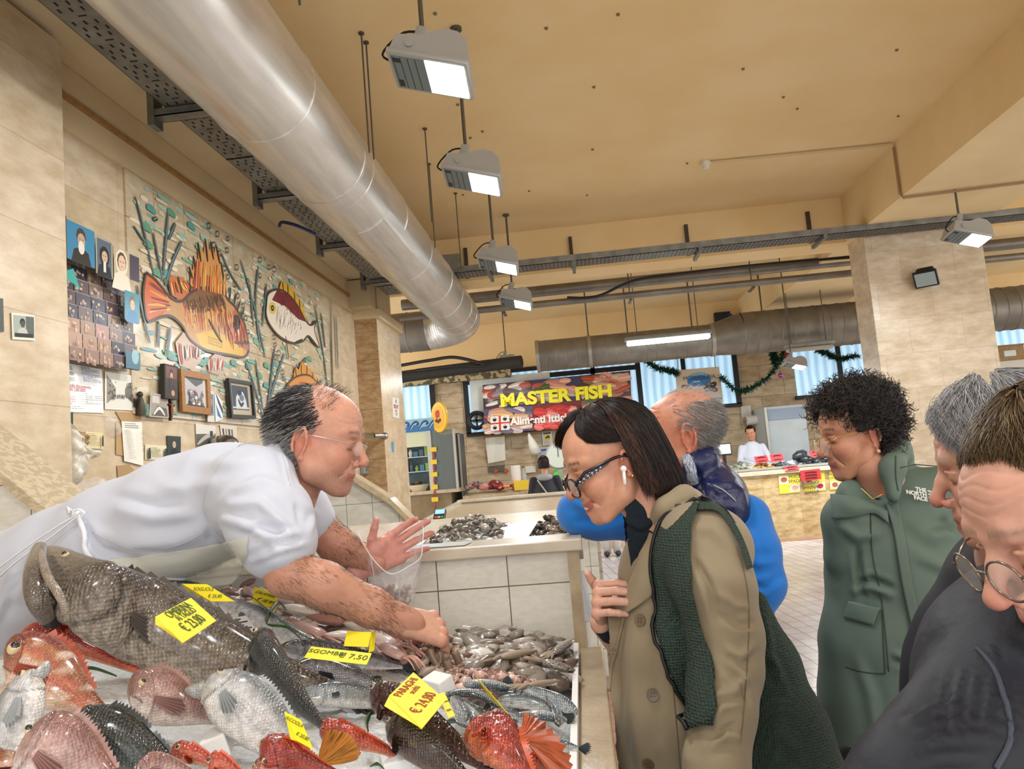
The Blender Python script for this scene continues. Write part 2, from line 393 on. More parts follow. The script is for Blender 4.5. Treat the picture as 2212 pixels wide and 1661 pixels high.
# left wall: stone cladding, plaster band, side beam with soffit
struct(MB().box((WX-.2, -5, 0), (WX, 10.5, 3.58)), 'wall_left', m_travL)
struct(MB().box((WX-.2, -5, 3.58), (WX+.03, 10.5, 3.94)), 'wall_left_upper', m_plas)
struct(MB().box((WX, -5, 3.945), (-1.93, 10, CZ)), 'soffit_left', m_plas)
struct(MB().box((WX+.03, -5, 3.735), (WX+.055, 9.3, 3.765)), 'trim_3', mat('wood_trim', 'a9814c', .6, col2='8e6a3a', vs=20))
struct(MB().box((WX, -5, 0), (-2.42, 3.59, 3.9), bev=.004), 'trim_4', m_travL)
pf = MB().box((WX, 9.3, 0), (-2.32, 10.5, 3.5), 0).box((WX-.02, 9.24, 3.5), (-2.26, 10.5, 3.62), 1, bev=.01).box((WX, 9.3, 3.62), (-2.3, 10, 4.0), 1)
struct(pf, 'wall_left_pilaster', [tilemat('travertine_side', 'YZ', 1.3, .6, **{**TRAV, 'c1': 'dcc9ab', 'c2': 'd6c1a2'}), m_plas])
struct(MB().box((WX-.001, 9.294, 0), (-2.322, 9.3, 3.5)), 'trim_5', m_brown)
# cross beams and long beam
struct(MB().box((-7, 10, 4.02), (13, 10.5, CZ)), 'ceiling_beam', m_ceil)
struct(MB().box((3.55, -5, 4.02), (5.0, 10.0, CZ)).box((3.55, 10.5, 4.02), (5.0, BY, CZ)), 'ceiling_beam_long', m_beam)
struct(MB().box((3.64, 9.66, 0), (5.0, 10.2, 4.02), bev=.006), 'pillar', m_travP)
# back wall with its yellow plaster top
bw = MB().box((-7, BY, 0), (13, BY+.2, 3.62)); struct(bw, 'wall_back', m_travB)
struct(MB().box((-7, BY-.02, 3.62), (13, BY+.2, CZ)), 'wall_back_upper', m_ceil)
struct(MB().box((-3.85, BY-.25, 3.42), (-1.3, BY, 3.6)), 'trim_6', mat('crumbling_plaster', 'b8aa86', .9, col2='5c5544', vs=9, sharp=True))
# windows: daylight behind ribbed frosted panes
m_pane = bpy.data.materials.new('frosted_daylight_pane'); m_pane.use_nodes = True
nt = m_pane.node_tree; b = nt.nodes['Principled BSDF']; tc = nt.nodes.new('ShaderNodeTexCoord'); wv = nt.nodes.new('ShaderNodeTexWave'); wv.wave_type = 'BANDS'; wv.bands_direction = 'X'
wv.inputs['Scale'].default_value = 1.9; wv.inputs['Distortion'].default_value = 1.2; nt.links.new(tc.outputs['Object'], wv.inputs[0])
rr = nt.nodes.new('ShaderNodeValToRGB'); rr.color_ramp.elements[0].color = lin('8fb4cf'); rr.color_ramp.elements[1].color = lin('b4d6ee')
nt.links.new(wv.outputs[0], rr.inputs[0]); nt.links.new(rr.outputs[0], b.inputs['Base Color']); nt.links.new(rr.outputs[0], b.inputs['Emission Color'])
b.inputs['Emission Strength'].default_value = .62; b.inputs['Roughness'].default_value = .3
m_blk = mat('black_metal', '15181b', .45); m_white = mat('white_board', 'dfe5e2', .5, col2='cdd6d4', vs=3)
def window(n, x0, x1, z0, z1, mull, trans=None, left=True, right=True, y=BY):
    t = MB()
    for x in ([x0] if left else [])+([x1] if right else []): t.box((x-.05, y-.1, z0), (x+.05, y-.02, z1))
    t.box((x0-.05, y-.1, z0-.06), (x1+.05, y-.02, z0+.02)).box((x0-.05, y-.1, z1-.03), (x1+.05, y-.02, z1+.05))
    f = struct(t, 'window_%d' % n, m_blk)
    for mx in mull: MB().box((mx-.045, y-.09, z0), (mx+.045, y-.03, z1)).build('mullion', m_blk, f)
    if trans: MB().box((x0, y-.09, trans-.05), (x1, y-.03, trans+.05)).build('transom', m_blk, f)
    MB().box((x0, y-.04, z0), (x1, y-.025, z1)).build('pane', m_pane, f)
    return f
def wx(px, py): return P(px, py, BY-.03).x
def wz(px, py): return P(px, py, BY-.03).z
window(1, wx(830, 860), wx(935, 860), wz(935, 905), wz(900, 815), [], left=False)
window(2, wx(1008, 860), wx(1381, 830), wz(1381, 905), 3.55, [wx(1100, 800), wx(1280, 800)], trans=wz(1300, 800))
window(3, wx(1381, 830), wx(1588, 800), wz(1588, 873), 3.55, [wx(1476, 800)], left=False)
window(4, wx(1716, 800), wx(1905, 780), wz(1718, 858), 3.55, [wx(1811, 780)], left=False)
window(5, wx(2080, 740), 10.8, wz(2130, 850), 3.5, [])
wb = struct(MB().box((wx(1018, 860), BY-.13, wz(1018, 915)), (wx(1192, 860), BY-.1, wz(1100, 812))), 'trim_7', m_white)
# ================================================================ OVERHEAD SERVICES
m_duct = mat('galvanised_duct', 'dcdad6', .36, .8, col2='c6c4c0', vs=3, stretch=(6, .6, 6), bump=.05, bs=14, bd=.004)
m_duct2 = mat('dull_duct', '8f8a80', .5, .7, col2='77726a', vs=4)
m_galv = mat('galvanised_steel', '8c8d8a', .45, .75, col2='6f706d', vs=9)
m_dark = mat('slot_dark', '161616', .8); m_rod = mat('threaded_rod', '5f5a50', .5, .6)
m_grey = mat('grey_enamel', '8f8f8a', .45, .2, col2='7c7c77', vs=12)
t = thing('ventilation_duct', 'big shiny silver round ventilation duct running along the left ceiling and elbowing left', 'duct', (-1.55, 5, 3.75))
DX, DZ, DR = -1.55, 3.75, .3
MB().tube([(DX, y, DZ) for y in np.linspace(-2, 11, 14)], DR, 56).build('duct_run', m_duct, t, 'auto')
for y in (2.6, 4.0, 5.0, 5.22, 6.3, 7.4, 8.6, 9.4, 10.2, 10.7):
    MB().tube([(DX, y-.012, DZ), (DX, y-.006, DZ), (DX, y+.006, DZ), (DX, y+.012, DZ)], [DR+.001, DR+.006, DR+.006, DR+.001], 56).build('seam_ring', m_duct, t, 'auto')
MB().tube([(DX, y, DZ) for y in (5.03, 5.2)], DR+.004, 56).build('clamp_band', m_duct, t, 'auto')
pn = MB(); n = 8
for i in range(n):
    a0, a1 = [R(-88+i*7.5), R(-88+(i+1)*7.5)]
    q = [(DX+math.cos(a)*r, y, DZ+math.sin(a)*r) for a in (a0, a1) for y in (5.75, 6.75) for r in (DR, DR+.008)]
    pn.add(q, [(1, 3, 7, 5), (0, 1, 3, 2), (4, 5, 7, 6), (0, 1, 5, 4), (2, 3, 7, 6)])
pn.build('access_panel', m_duct, t, label='curved rectangular access panel on the duct')
seg = 9
for i in range(seg):
    a0, a1 = R(90*i/seg), R(90*(i+1)/seg); c = (-2.1, 11.0, DZ); rad = .55
    MB().tube([(c[0]+rad*math.cos(a), c[1]+rad*math.sin(a), DZ-.03*a) for a in (a0, (a0+a1)/2, a1)], [DR+.004, DR-.002, DR+.004], 40).build('elbow_segment', m_duct, t, 'auto')
MB().tube([(-2.1-.3*i, 11.55, DZ-.05) for i in range(14)], DR, 40).build('duct_branch', m_duct2, t, 'auto')
for x in np.arange(-2.4, -5, -.28): MB().tube([(x-.01, 11.55, DZ-.05), (x, 11.55, DZ-.05), (x+.01, 11.55, DZ-.05)], [DR, DR+.01, DR], 40).build('seam_ring', m_duct2, t, 'auto')
for i, (x, y) in enumerate(((-1.08, 3.3), (-1.22, 5.0), (-1.22, 5.12), (-1.1, 6.6), (-1.22, 7.4), (-1.1, 8.3))):
    solo(MB().tube([(x, y, 3.75), (x, y, CZ)], .006, 6).tube([(x, y, CZ-.012), (x, y, CZ)], .02, 10), 'hanger_rod', m_rod, ['thin rod dropping past the shiny duct nearest the first floodlight', 'one of a close pair of rods clamped to the shiny duct band', 'one of a close pair of rods clamped to the shiny duct band', 'thin ceiling rod right of the duct between first and second floodlights', 'thin rod at the shiny duct seam before the crossing tray', 'short thin rod at the far part of the shiny duct'][i], 'rod', 'duct hanger rods' if i in (1, 2) else None)
# perforated tray along the wall side
t = thing('cable_tray', 'long grey perforated cable tray hung beside the big shiny duct', 'cable tray', (-2, 5, 3.8))
x0, x1 = -2.19, -1.82; tr = MB().box((x0, -1, 3.8), (x1, 9.4, 3.804)).box((x0, -1, 3.8), (x0+.003, 9.4, 3.86)).box((x1-.003, -1, 3.8), (x1, 9.4, 3.86))
y = .8; r_ = 0
while y < 9.3:
    for j in range(6):
        xx = x0+.035+j*.055+(.02 if r_ % 2 else 0)
        if r_ % 4 == 3: tr.box((xx-.02, y-.004, 3.7985), (xx+.02, y+.004, 3.8), 1) if j in (1, 3) else None
        else: tr.box((xx-.005, y-.014, 3.7985), (xx+.005, y+.014, 3.8), 1)
    y += .052; r_ += 1
tr.build('tray_sheet', [m_galv, m_dark], t)
for y in (3.0, 4.95, 7.05, 8.9): MB().box((x0-.001, y, 3.795), (x1, y+.008, 3.799)).build('joint', m_dark, t)
for y in (1.3, 4.2, 5.66, 7.1, 8.6):
    MB().box((x0-.1, y-.045, 3.75), (x1+.1, y+.045, 3.756)).box((x0-.1, y-.045, 3.75), (x1+.1, y-.04, 3.795)).box((x0-.1, y+.04, 3.75), (x1+.1, y+.045, 3.795)).build('bracket_arm', m_galv, t)
    MB().box((x0-.1, y-.05, 3.7), (x0-.06, y+.05, 3.94)).build('bracket_post', m_galv, t)
# cross tray in front of the beam
t = thing('cable_tray', 'grey ribbed cable tray crossing the hall in front of the yellow beam', 'cable tray', (2, 9.5, 3.98))
ct = MB().box((-1.9, 9.25, 3.95), (9, 9.55, 3.956)).box((-1.9, 9.25, 3.95), (9, 9.256, 4.03)).box((-1.9, 9.55, 3.95), (9, 9.556, 4.03))
for i in range(230): ct.box((-1.88+i*.0475, 9.27, 3.946), (-1.86+i*.0475, 9.53, 3.95), 1)
ct.build('tray_sheet', [m_galv, mat('tray_rib', '4e5052', .4, .7)], t)
for x in (-.9, .13, 1.62, 3.05): MB().box((x-.02, 9.2, 3.9), (x+.02, 9.7, 3.945)).build('bracket_arm', m_galv, t)
for i, x in enumerate((-1.25, .12, 1.6, 3.12)):
    solo(MB().box((x-.022, 9.95, 4.05), (x+.022, 9.998, 4.45)), 'strut_channel', mat('dark_channel', '4a453c', .5, .6), ['vertical slotted strut on the yellow beam at the duct end', 'vertical slotted strut on the yellow beam, second from the duct', 'vertical slotted strut on the yellow beam in the middle', 'vertical slotted strut on the yellow beam nearest the long beam'][i], 'bracket')
solo(MB().box((-1.62, 9.85, 4.1), (-1.32, 9.995, 4.36), bev=.01), 'junction_box', m_grey, 'grey junction box on the yellow beam beside the duct', 'junction box')
# pipes
def pipe(nm, pts, r, m, lab, cat='pipe', seg=14, group=None, sm='auto'): return solo(MB().tube(pts, r, seg), nm, m, lab, cat, group, smooth=sm)
pipe('service_pipe', [(-2.4, 11.2, 4.05), (9, 11.2, 4.05)], .08, m_duct2, 'thick grey pipe crossing just behind the ribbed cable tray')
pipe('service_pipe', [(-2.4, 11.0, 3.82), (9, 11.0, 3.82)], .048, m_duct2, 'thinner grey pipe crossing lowest of the two pipes behind the tray')
for x in (-.9, .9, 2.6): solo(MB().tube([(x, 11.1, 3.78), (x, 11.1, CZ)], .008, 6).box((x-.02, 11.0, 3.75), (x+.02, 11.3, 3.77)), 'pipe_hanger', m_rod, 'thin hanger rod carrying the two crossing grey pipes', 'hanger', 'pipe hangers')
c = spline([P(1225, 643, 10.8), P(1290, 640, 10.8), P(1370, 606, 10.8), P(1480, 590, 10.8), P(1640, 572, 10.8), P(1835, 556, 10.8)], 40)
pipe('black_cable', c, .02, m_blk, 'black cable sagging along the crossing pipes', 'cable', 8)
for i, (x, a, b) in enumerate(((-.2, 3.5, 4.6), (1.55, 3.5, 4.6), (2.55, 3.8, 4.6), (3.1, 3.8, 4.6))):
    pass
# far round duct
t = thing('ventilation_duct', 'dull grey spiral duct running across the far end under the windows', 'duct', (2, 13.5, 3.4))
f = lambda px, py: P(px, py, 13.6)
a, b, c, d = f(1160, 772), f(1537, 733), f(1602, 719), f(2300, 655); zz = (a.z+b.z)/2
MB().tube([(a.x, 13.6, zz), (b.x, 13.6, zz)], .27, 32).build('small_run', m_duct2, t, 'auto')
MB().tube([(b.x, 13.6, zz), (c.x, 13.6, zz+.06)], [.27, .36], 32).build('reducer', m_duct2, t, 'auto')
MB().tube([(c.x, 13.6, zz+.06), (11, 13.6, zz+.06)], .36, 32).build('large_run', m_duct2, t, 'auto')
for x in np.arange(a.x, b.x, .17): MB().tube([(x-.008, 13.6, zz), (x, 13.6, zz), (x+.008, 13.6, zz)], [.27, .277, .27], 32).build('spiral_seam', m_duct2, t, 'auto')
for x in np.arange(c.x, 8.5, .2): MB().tube([(x-.01, 13.6, zz+.06), (x, 13.6, zz+.06), (x+.01, 13.6, zz+.06)], [.36, .37, .36], 32).build('spiral_seam', m_duct2, t, 'auto')
for x in (a.x+.02, a.x+.92, b.x): MB().tube([(x-.03, 13.6, zz), (x+.03, 13.6, zz)], .285, 32).build('clamp_band', mat('band_steel', 'a5a196', .45, .7), t, 'auto')
for x in (a.x+.92, 1.0, 2.1, 3.3): MB().tube([(x, 13.6, zz+.2), (x, 13.6, CZ)], .014, 6).build('hanger', m_rod, t)
pipe('flexible_duct', [(-3.6, 14.2, 3.35), (-2.2, 14.3, 3.42), (-.9, 14.0, 3.42)], .11, mat('black_flex', '2a2824', .7), 'dark flexible duct at the far left under the yellow beam', 'duct')
pipe('cable_bundle', spline([P(862, 790, 13.9), P(930, 778, 13.9), P(985, 772, 13.9), P(1050, 790, 13.9), P(985, 790, 13.9), P(900, 800, 13.9)], 40), .03, m_blk, 'black cable bundle looping under the far left ducting', 'cable', 8)
# flood lights
m_lampbody = mat('lamp_grey_enamel', 'a3a4a2', .4, .15); m_glow = mat('lamp_glow', 'f4fbff', .3, emit=9); m_lens = mat('lamp_lens_unlit', '9fb0b4', .15)
m_cavity = mat('lamp_cavity', '6b7b80', .4)
def floodlight(x, y, z, label, sc=1., rodtop=CZ, yaw=0):
    t = thing('floodlight', label, 'light', (x, y, z)); T = Matrix.Translation((x, y, z))@Matrix.Rotation(yaw, 4, 'Z')@Matrix.Rotation(R(17), 4, 'Y')@Matrix.Rotation(R(-8), 4, 'X')@Matrix.Scale(sc, 4)
    MB().box((-.2, -.15, -.012), (.2, .15, .02), M4=T, bev=.012).build('glass_frame', m_lampbody, t, 'auto')
    bd = MB(); n = 12; pr = []
    prof = [(-.19, .02), (-.18, .1), (-.04, .12), (.0, .15), (.05, .17), (.11, .165), (.16, .13), (.185, .07), (.19, .02)]
    for yy in (-.13, .13): pr += [T@Vector((a, yy, b)) for a, b in prof]
    k = len(prof); bd.add(pr, [tuple(range(k-1, -1, -1)), tuple(range(k, 2*k))]+[(i, (i+1) % k, k+(i+1) % k, k+i) for i in range(k)])
    bd.build('housing', m_lampbody, t)
    MB().box((-.01, -.125, -.016), (.18, .125, -.012), M4=T).build('lit_glass', m_glow, t)
    l = MB().box((-.18, -.125, -.015), (-.01, .125, -.012), 0, M4=T)
    for i in range(4): l.box((-.17+i*.037, -.12, -.0165), (-.167+i*.037, .12, -.015), 1, M4=T)
    l.box((-.172, .06, -.0168), (-.145, .11, -.015), 1, M4=T).box((-.172, -.11, -.0168), (-.135, -.08, -.015), 1, M4=T)
    l.build('lens_louvre', [m_cavity, m_blk], t)
    MB().box((-.13, -.03, .03), (-.07, .03, .24), M4=T, bev=.01).tube([T@Vector((-.1, -.14, .06)), T@Vector((-.1, .14, .06))], .022, 12).build('yoke', m_lampbody, t, 'auto')
    p = T@Vector((-.1, 0, .22)); MB().tube([p, (p.x, p.y, rodtop)], .012*sc, 8).tube([(p.x, p.y, rodtop-.02), (p.x, p.y, rodtop)], .04, 10).build('drop_rod', m_rod, t, 'auto')
    q = [p, p+Vector((-.09, -.05, -.02)), T@Vector((-.24, -.06, .03)), T@Vector((-.19, -.02, .02))]
    MB().tube(spline(q, 14), .006, 6).build('supply_cable', m_dark, t)
    return t
labs = ['nearest grey floodlight hanging over the fish counter', 'second grey floodlight in the row along the shiny duct', 'third grey floodlight in the row, in front of the yellow beam', 'fourth grey floodlight in the row, just below the crossing pipes', 'small far floodlight hanging near the sign with yellow letters', 'grey floodlight hanging in front of the stone pillar at right']
for (x, y, z), lb in zip(LAMPS, labs): floodlight(x, y, z, lb, .9 if y > 14 else 1.)
floodlight(P(1716, 790, 12.5).x, 12.5, P(1716, 790, 12.5).z, 'glowing floodlight hanging low before the far right window', .85)
area((P(1716, 790, 12.5).x, 12.5, P(1716, 790, 12.5).z-.15), (0, 0, 0), .2, .2, 40)
for (x, y) in ((-.5, 1.6), (-.5, -.6), (2.6, .2), (4.1, 3.5), (7.5, 8)): floodlight(x, y, 3.6, 'grey floodlight of the rows outside the picture', 1.)['group'] = 'floodlights behind the camera'
# floodlight fixed to the pillar
t = thing('floodlight', 'small dark unlit floodlight clamped to the stone pillar', 'light', (P(2000, 605, 9.5)))
p = P(2000, 602, 9.5); T = Matrix.Translation(p)@Matrix.Rotation(R(-35), 4, 'Z')@Matrix.Rotation(R(28), 4, 'X')
MB().box((-.13, -.02, -.1), (.13, .02, .1), M4=T, bev=.01).build('glass_frame', m_blk, t)
MB().box((-.1, .0, -.09), (.1, .1, .12), M4=T, bev=.03).build('housing', m_blk, t)
MB().box((-.11, -.024, -.08), (.11, -.02, .08), M4=T).build('glass', m_lens, t)
MB().box((-.02, .05, .05), (.02, .18, .08), M4=T).build('clamp', m_blk, t)
# fluorescent fittings
def tube_light(c, L, lit, label):
    t = thing('fluorescent_fitting', label, 'light', c)
    c = Vector(c)
    MB().box(c+Vector((-L/2, -.09, .0)), c+Vector((L/2, .09, .07)), bev=.02).build('housing', m_grey, t, 'auto')
    MB().box(c+Vector((-L/2+.03, -.075, -.07)), c+Vector((L/2-.03, .075, .0)), bev=.03).build('diffuser', mat('tube_glow', 'eefaf4', .3, emit=4.5) if lit else mat('tube_off', 'a9a69c', .4), t, 'auto')
    for s in (-.35, .35): MB().tube([c+Vector((s*L, 0, .06)), (c.x+s*L, c.y, CZ)], .008, 6).build('chain', m_rod, t)
tube_light(P(1443, 730, 12.8), 1.4, True, 'bright glowing fluorescent tube hung below the spiral duct')
tube_light(P(1748, 748, 13.1), .8, False, 'unlit grey fluorescent fitting hung under the large duct')
# smoke detector, conduit
d0 = PZ(1525, 358, CZ-.05)
t = thing('smoke_detector', 'white smoke detector on the yellow ceiling at the conduit end', 'smoke detector', d0)
MB().lathe([(.05, 0), (.055, .02), (.045, .05)], 20, Matrix.Translation(d0)).build('base', mat('white_plastic', 'd9d4c6', .4), t, 'auto')
MB().lathe([(.02, -.035), (.033, -.03), (.035, 0)], 20, Matrix.Translation(d0)).build('sensor', mat('white_plastic'), t, 'auto')
e = PZ(1960, 308, CZ-.02); mcon = mat('conduit_cream', 'c9b48a', .6)
pipe('conduit', [d0+Vector((.05, 0, .03)), Vector((3.5, e.y, CZ-.02)), Vector((3.53, e.y, CZ-.05))], .014, mcon, 'thin cream conduit on the ceiling from the detector to the long beam', 'conduit', 8)
pipe('conduit', [(3.53, e.y, CZ-.04), (3.53, e.y, 4.05), (3.56, e.y, 4.0), (5.0, e.y-.1, 4.0), (7, e.y-.1, 4.3)], .014, mat('conduit_brown', '9a7a5a', .6), 'thin conduit bending around the long beam near the right edge', 'conduit', 8)
bl = MB()
for px, py in ((1283, 187), (1605, 148), (1692, 209), (1722, 234), (1937, 107), (1180, 60), (1280, 322), (940, 28), (989, 225), (1042, 283), (1016, 297), (1268, 421), (1143, 412), (1335, 30), (1484, 352), (1490, 640), (1000, 420), (1940, 250)):
    p = PZ(px, py, CZ-.001)
    if p.y < 10 and p.x < 3.5: bl.lathe([(.011, -.012), (.014, 0)], 8, Matrix.Translation(p))
o = struct(bl, 'ceiling_anchor_holes', mat('anchor_plug', '7a6a4a', .8))
# blue cables out of the soffit
pipe('cable', spline([P(604, 488, 6.3), PX(610, 480, -2.3), PX(640, 487, -2.15), PX(680, 505, -2.1)], 16), .014, mat('blue_cable', '1b2c66', .5), 'blue and black cable drooping from the plaster soffit behind the tray', 'cable', 8)
solo(MB().box((WX, 9.0, 3.6), (-2.3, 9.24, 3.93), bev=.004), 'junction_box', mat('cream_box', 'bfae8c', .7), 'cream square box at the far top corner of the tiled wall', 'junction box')
# ================================================================ LEFT WALL: MURAL, PICTURES, PAPERS
m_paint = mat('glazed_paint', attr=True, rough=.3, spec=.35); m_paper = mat('printed_paper', attr=True, rough=.6); m_gloss = mat('glossy_print', attr=True, rough=.3, spec=.3)
class Paint(MB):
    """flat coloured marks lying on a plane; to3(u, v) gives the point, n the outward direction"""
    def __init__(s, to3, n, step=.00012): MB.__init__(s); s.to3 = to3; s.n = Vector(n); s.d = 0; s.step = step
    def fill(s, pts, col):
        s.d += s.step; q = [Vector(s.to3(*p))+s.n*s.d for p in pts]; return s.add(q, [tuple(range(len(q)))], 0, lin(col)[:3] if isinstance(col, str) else col)
    def stroke(s, pts, w, col, taper=True, k=None):
        s.d += s.step; p = spline(pts, k or max(3*len(pts), 5)); q = [Vector(s.to3(*a)) for a in p]; vs = []; n = len(q)
        for i in range(n):
            t = (q[min(i+1, n-1)]-q[max(i-1, 0)]).normalized(); sd = t.cross(s.n); ww = w*(math.sin(PI*(i+.6)/(n+.2))**.6 if taper else 1)/2
            vs += [q[i]+sd*ww+s.n*s.d, q[i]-sd*ww+s.n*s.d]
        return s.add(vs, [(2*i, 2*i+1, 2*i+3, 2*i+2) for i in range(n-1)], 0, lin(col)[:3] if isinstance(col, str) else col)
    def ring(s, x, y, r, w, col, asp=1.):
        p = [(x+r*asp*math.cos(a), y+r*math.sin(a)) for a in np.linspace(0, 2*PI, 11)]; return s.stroke(p, w, col, False, 14)
def shade(c, f): c = lin(c) if isinstance(c, str) else c; return tuple(min(1, x*f) for x in c[:3])
WN = (1, 0, 0)
def on_wall(px, py, off=.0): return PX(px, py, WX+off)
pt_ = Paint(lambda x, y: on_wall(x, y, .0125), WN, .000015)
y0m, y1m, z0m, z1m = on_wall(277, 600, .01).y, on_wall(717, 780, .01).y, on_wall(302, 896, .01).z, on_wall(277, 361, .01).z
C = lambda x, y: (x*.4576, 200+y*.4576)
def wpt(y, z):   # wall point -> frame coordinates
    a, b = topx(np.array([[WX+.012, y, z]])); return float(a[0]), float(b[0])
for i in range(620):
    y = rnd.uniform(y0m+.1, y1m-.15); z = rnd.uniform(z0m+.03, z1m-.03); L = rnd.uniform(.05, .2)
    c = rnd.choice(['8fae96', 'a9b9a0', '769d84', 'd9cbb5', 'c3b8a0', '9db8a8', 'cfc0a6', 'cbbda2', 'd9cbb5'] if z > 2.75 else ['8fb0a0', 'a4bfae', '6f9f8e', 'cfd0bf', '6a94a0', 'bcc4b2', 'cbbda2', 'd4c8b0'])
    pt_.stroke([wpt(y-L/2, z), wpt(y, z+rnd.uniform(-.006, .006)), wpt(y+L/2, z+rnd.uniform(-.01, .01))], rnd.uniform(.01, .035), c)
for i in range(45):
    y = rnd.uniform(y0m+.1, y1m-.1); z = rnd.uniform(z0m+.05, z1m-.05)
    pt_.stroke([wpt(y-.05, z), wpt(y, z+.01), wpt(y+.06, z-.008)], .05, rnd.choice(['5f9378', '6c9c80', '58908a']))
weeds = [((630, 490), (660, 600), (715, 850)), ((625, 630), (680, 710)), ((715, 600), (735, 590)), ((760, 890), (735, 760), (715, 660)), ((785, 570), (775, 700), (762, 860)), ((850, 700), (805, 800), (772, 910)), ((820, 615), (788, 690)),
         ((640, 910), (660, 1010), (700, 1180)), ((742, 1080), (740, 1200)), ((796, 1110), (780, 1240)), ((1130, 790), (1180, 960), (1225, 1150), (1245, 1250)), ((1212, 820), (1200, 1000), (1222, 1200)), ((1172, 900), (1190, 1100)), ((1252, 900), (1232, 1100)),
         ((1480, 1000), (1520, 1230), (1545, 1420)), ((1555, 980), (1560, 1200), (1566, 1400)), ((1510, 1040), (1530, 1200)), ((1150, 1260), (1200, 1400), (1240, 1570)), ((1335, 1230), (1280, 1400), (1245, 1570)), ((1200, 1260), (1235, 1500)), ((1290, 1200), (1255, 1500)), ((1040, 760), (1080, 850), (1130, 930)), ((1580, 1050), (1590, 1300)), ((1440, 1250), (1400, 1300))]
for wd in weeds:
    for dx in (0, 5): pt_.stroke([C(a+dx*.7, b+dx) for a, b in wd], .022, shade('37474a', rnd.uniform(.8, 1.5)))
    pt_.stroke([C(a+3, b) for a, b in wd], .007, '8b9a90')
for bx, by in ((980, 630), (1020, 668), (1070, 690), (1005, 720), (1030, 760), (1066, 745), (1055, 830), (1070, 870), (1105, 905), (1117, 960), (1142, 1007), (1155, 1065), (1162, 890), (1112, 825), (1222, 790), (1222, 865), (1290, 835), (1265, 825), (1290, 1155), (1295, 1190), (1310, 1230), (1295, 1250), (1330, 1320), (1332, 1350), (1315, 1425), (1165, 1130)):
    x, y = C(bx, by); r = 12*(1.25-bx/2600); pt_.ring(x, y, r*.55+rnd.uniform(-1, 1), .009, '3f4644', .62)
def fish_paint(outline, fills, hatch, spikes):
    pt_.fill([C(*p) for p in outline], fills[0])
    for poly, col in fills[1]: pt_.fill([C(*p) for p in poly], col)
    for (a, b, n, cols, w) in hatch:
        for i in range(n):
            t = (i+rnd.random())/n; p = [a[0][0]+(a[1][0]-a[0][0])*t, a[0][1]+(a[1][1]-a[0][1])*t]; q = [b[0][0]+(b[1][0]-b[0][0])*t, b[0][1]+(b[1][1]-b[0][1])*t]
            u0, u1 = sorted((rnd.random(), rnd.random())) if n > 25 else (rnd.uniform(0, .15), rnd.uniform(.75, 1)); f = lambda u: (p[0]+(q[0]-p[0])*u+rnd.uniform(-3, 3), p[1]+(q[1]-p[1])*u+rnd.uniform(-3, 3))
            pt_.stroke([C(*f(u0)), C(*f((u0+u1)/2)), C(*f(u1))], w, rnd.choice(cols))
    pt_.stroke([C(*p) for p in outline+outline[:1]], .02, '4a3a30', False, len(outline)*4)
    for a, b in spikes: pt_.stroke([C(*a), C((a[0]+b[0])/2, (a[1]+b[1])/2+2), C(*b)], .024, '2f2b2a')
ORG = ['c8643a', 'd98a3c', 'a8492c', 'dba048', 'b5432a', '7a3524', 'e0b060']
big = [(680, 850), (668, 930), (672, 1010), (690, 1080), (750, 1060), (800, 1058), (850, 1100), (880, 1155), (910, 1185), (960, 1215), (1020, 1230), (1080, 1240), (1140, 1250), (1165, 1225), (1165, 1180), (1150, 1100), (1130, 1060), (1100, 1010), (1070, 980), (1035, 935), (960, 920), (900, 940), (850, 985), (800, 972), (760, 925), (720, 880)]
dors = [(890, 945), (892, 870), (883, 820), (905, 840), (903, 770), (930, 800), (925, 705), (955, 760), (960, 690), (985, 750), (985, 705), (1005, 760), (1012, 722), (1035, 790), (1060, 880), (1060, 975), (1000, 930), (940, 925)]
pt_.fill([C(*p) for p in dors], 'c98d52'); pt_.fill([C(*p) for p in ((790, 950), (785, 900), (800, 860), (830, 870), (860, 872), (880, 920), (890, 950), (850, 985))], 'b86a3c')
fin1 = [(860, 1130), (820, 1180), (840, 1290), (900, 1310), (940, 1270), (945, 1200), (900, 1180)]; fin2 = [(1010, 1230), (970, 1270), (980, 1320), (1030, 1335), (1060, 1250)]
pt_.fill([C(*p) for p in fin1], 'b9a08a'); pt_.fill([C(*p) for p in fin2], 'b99a88')
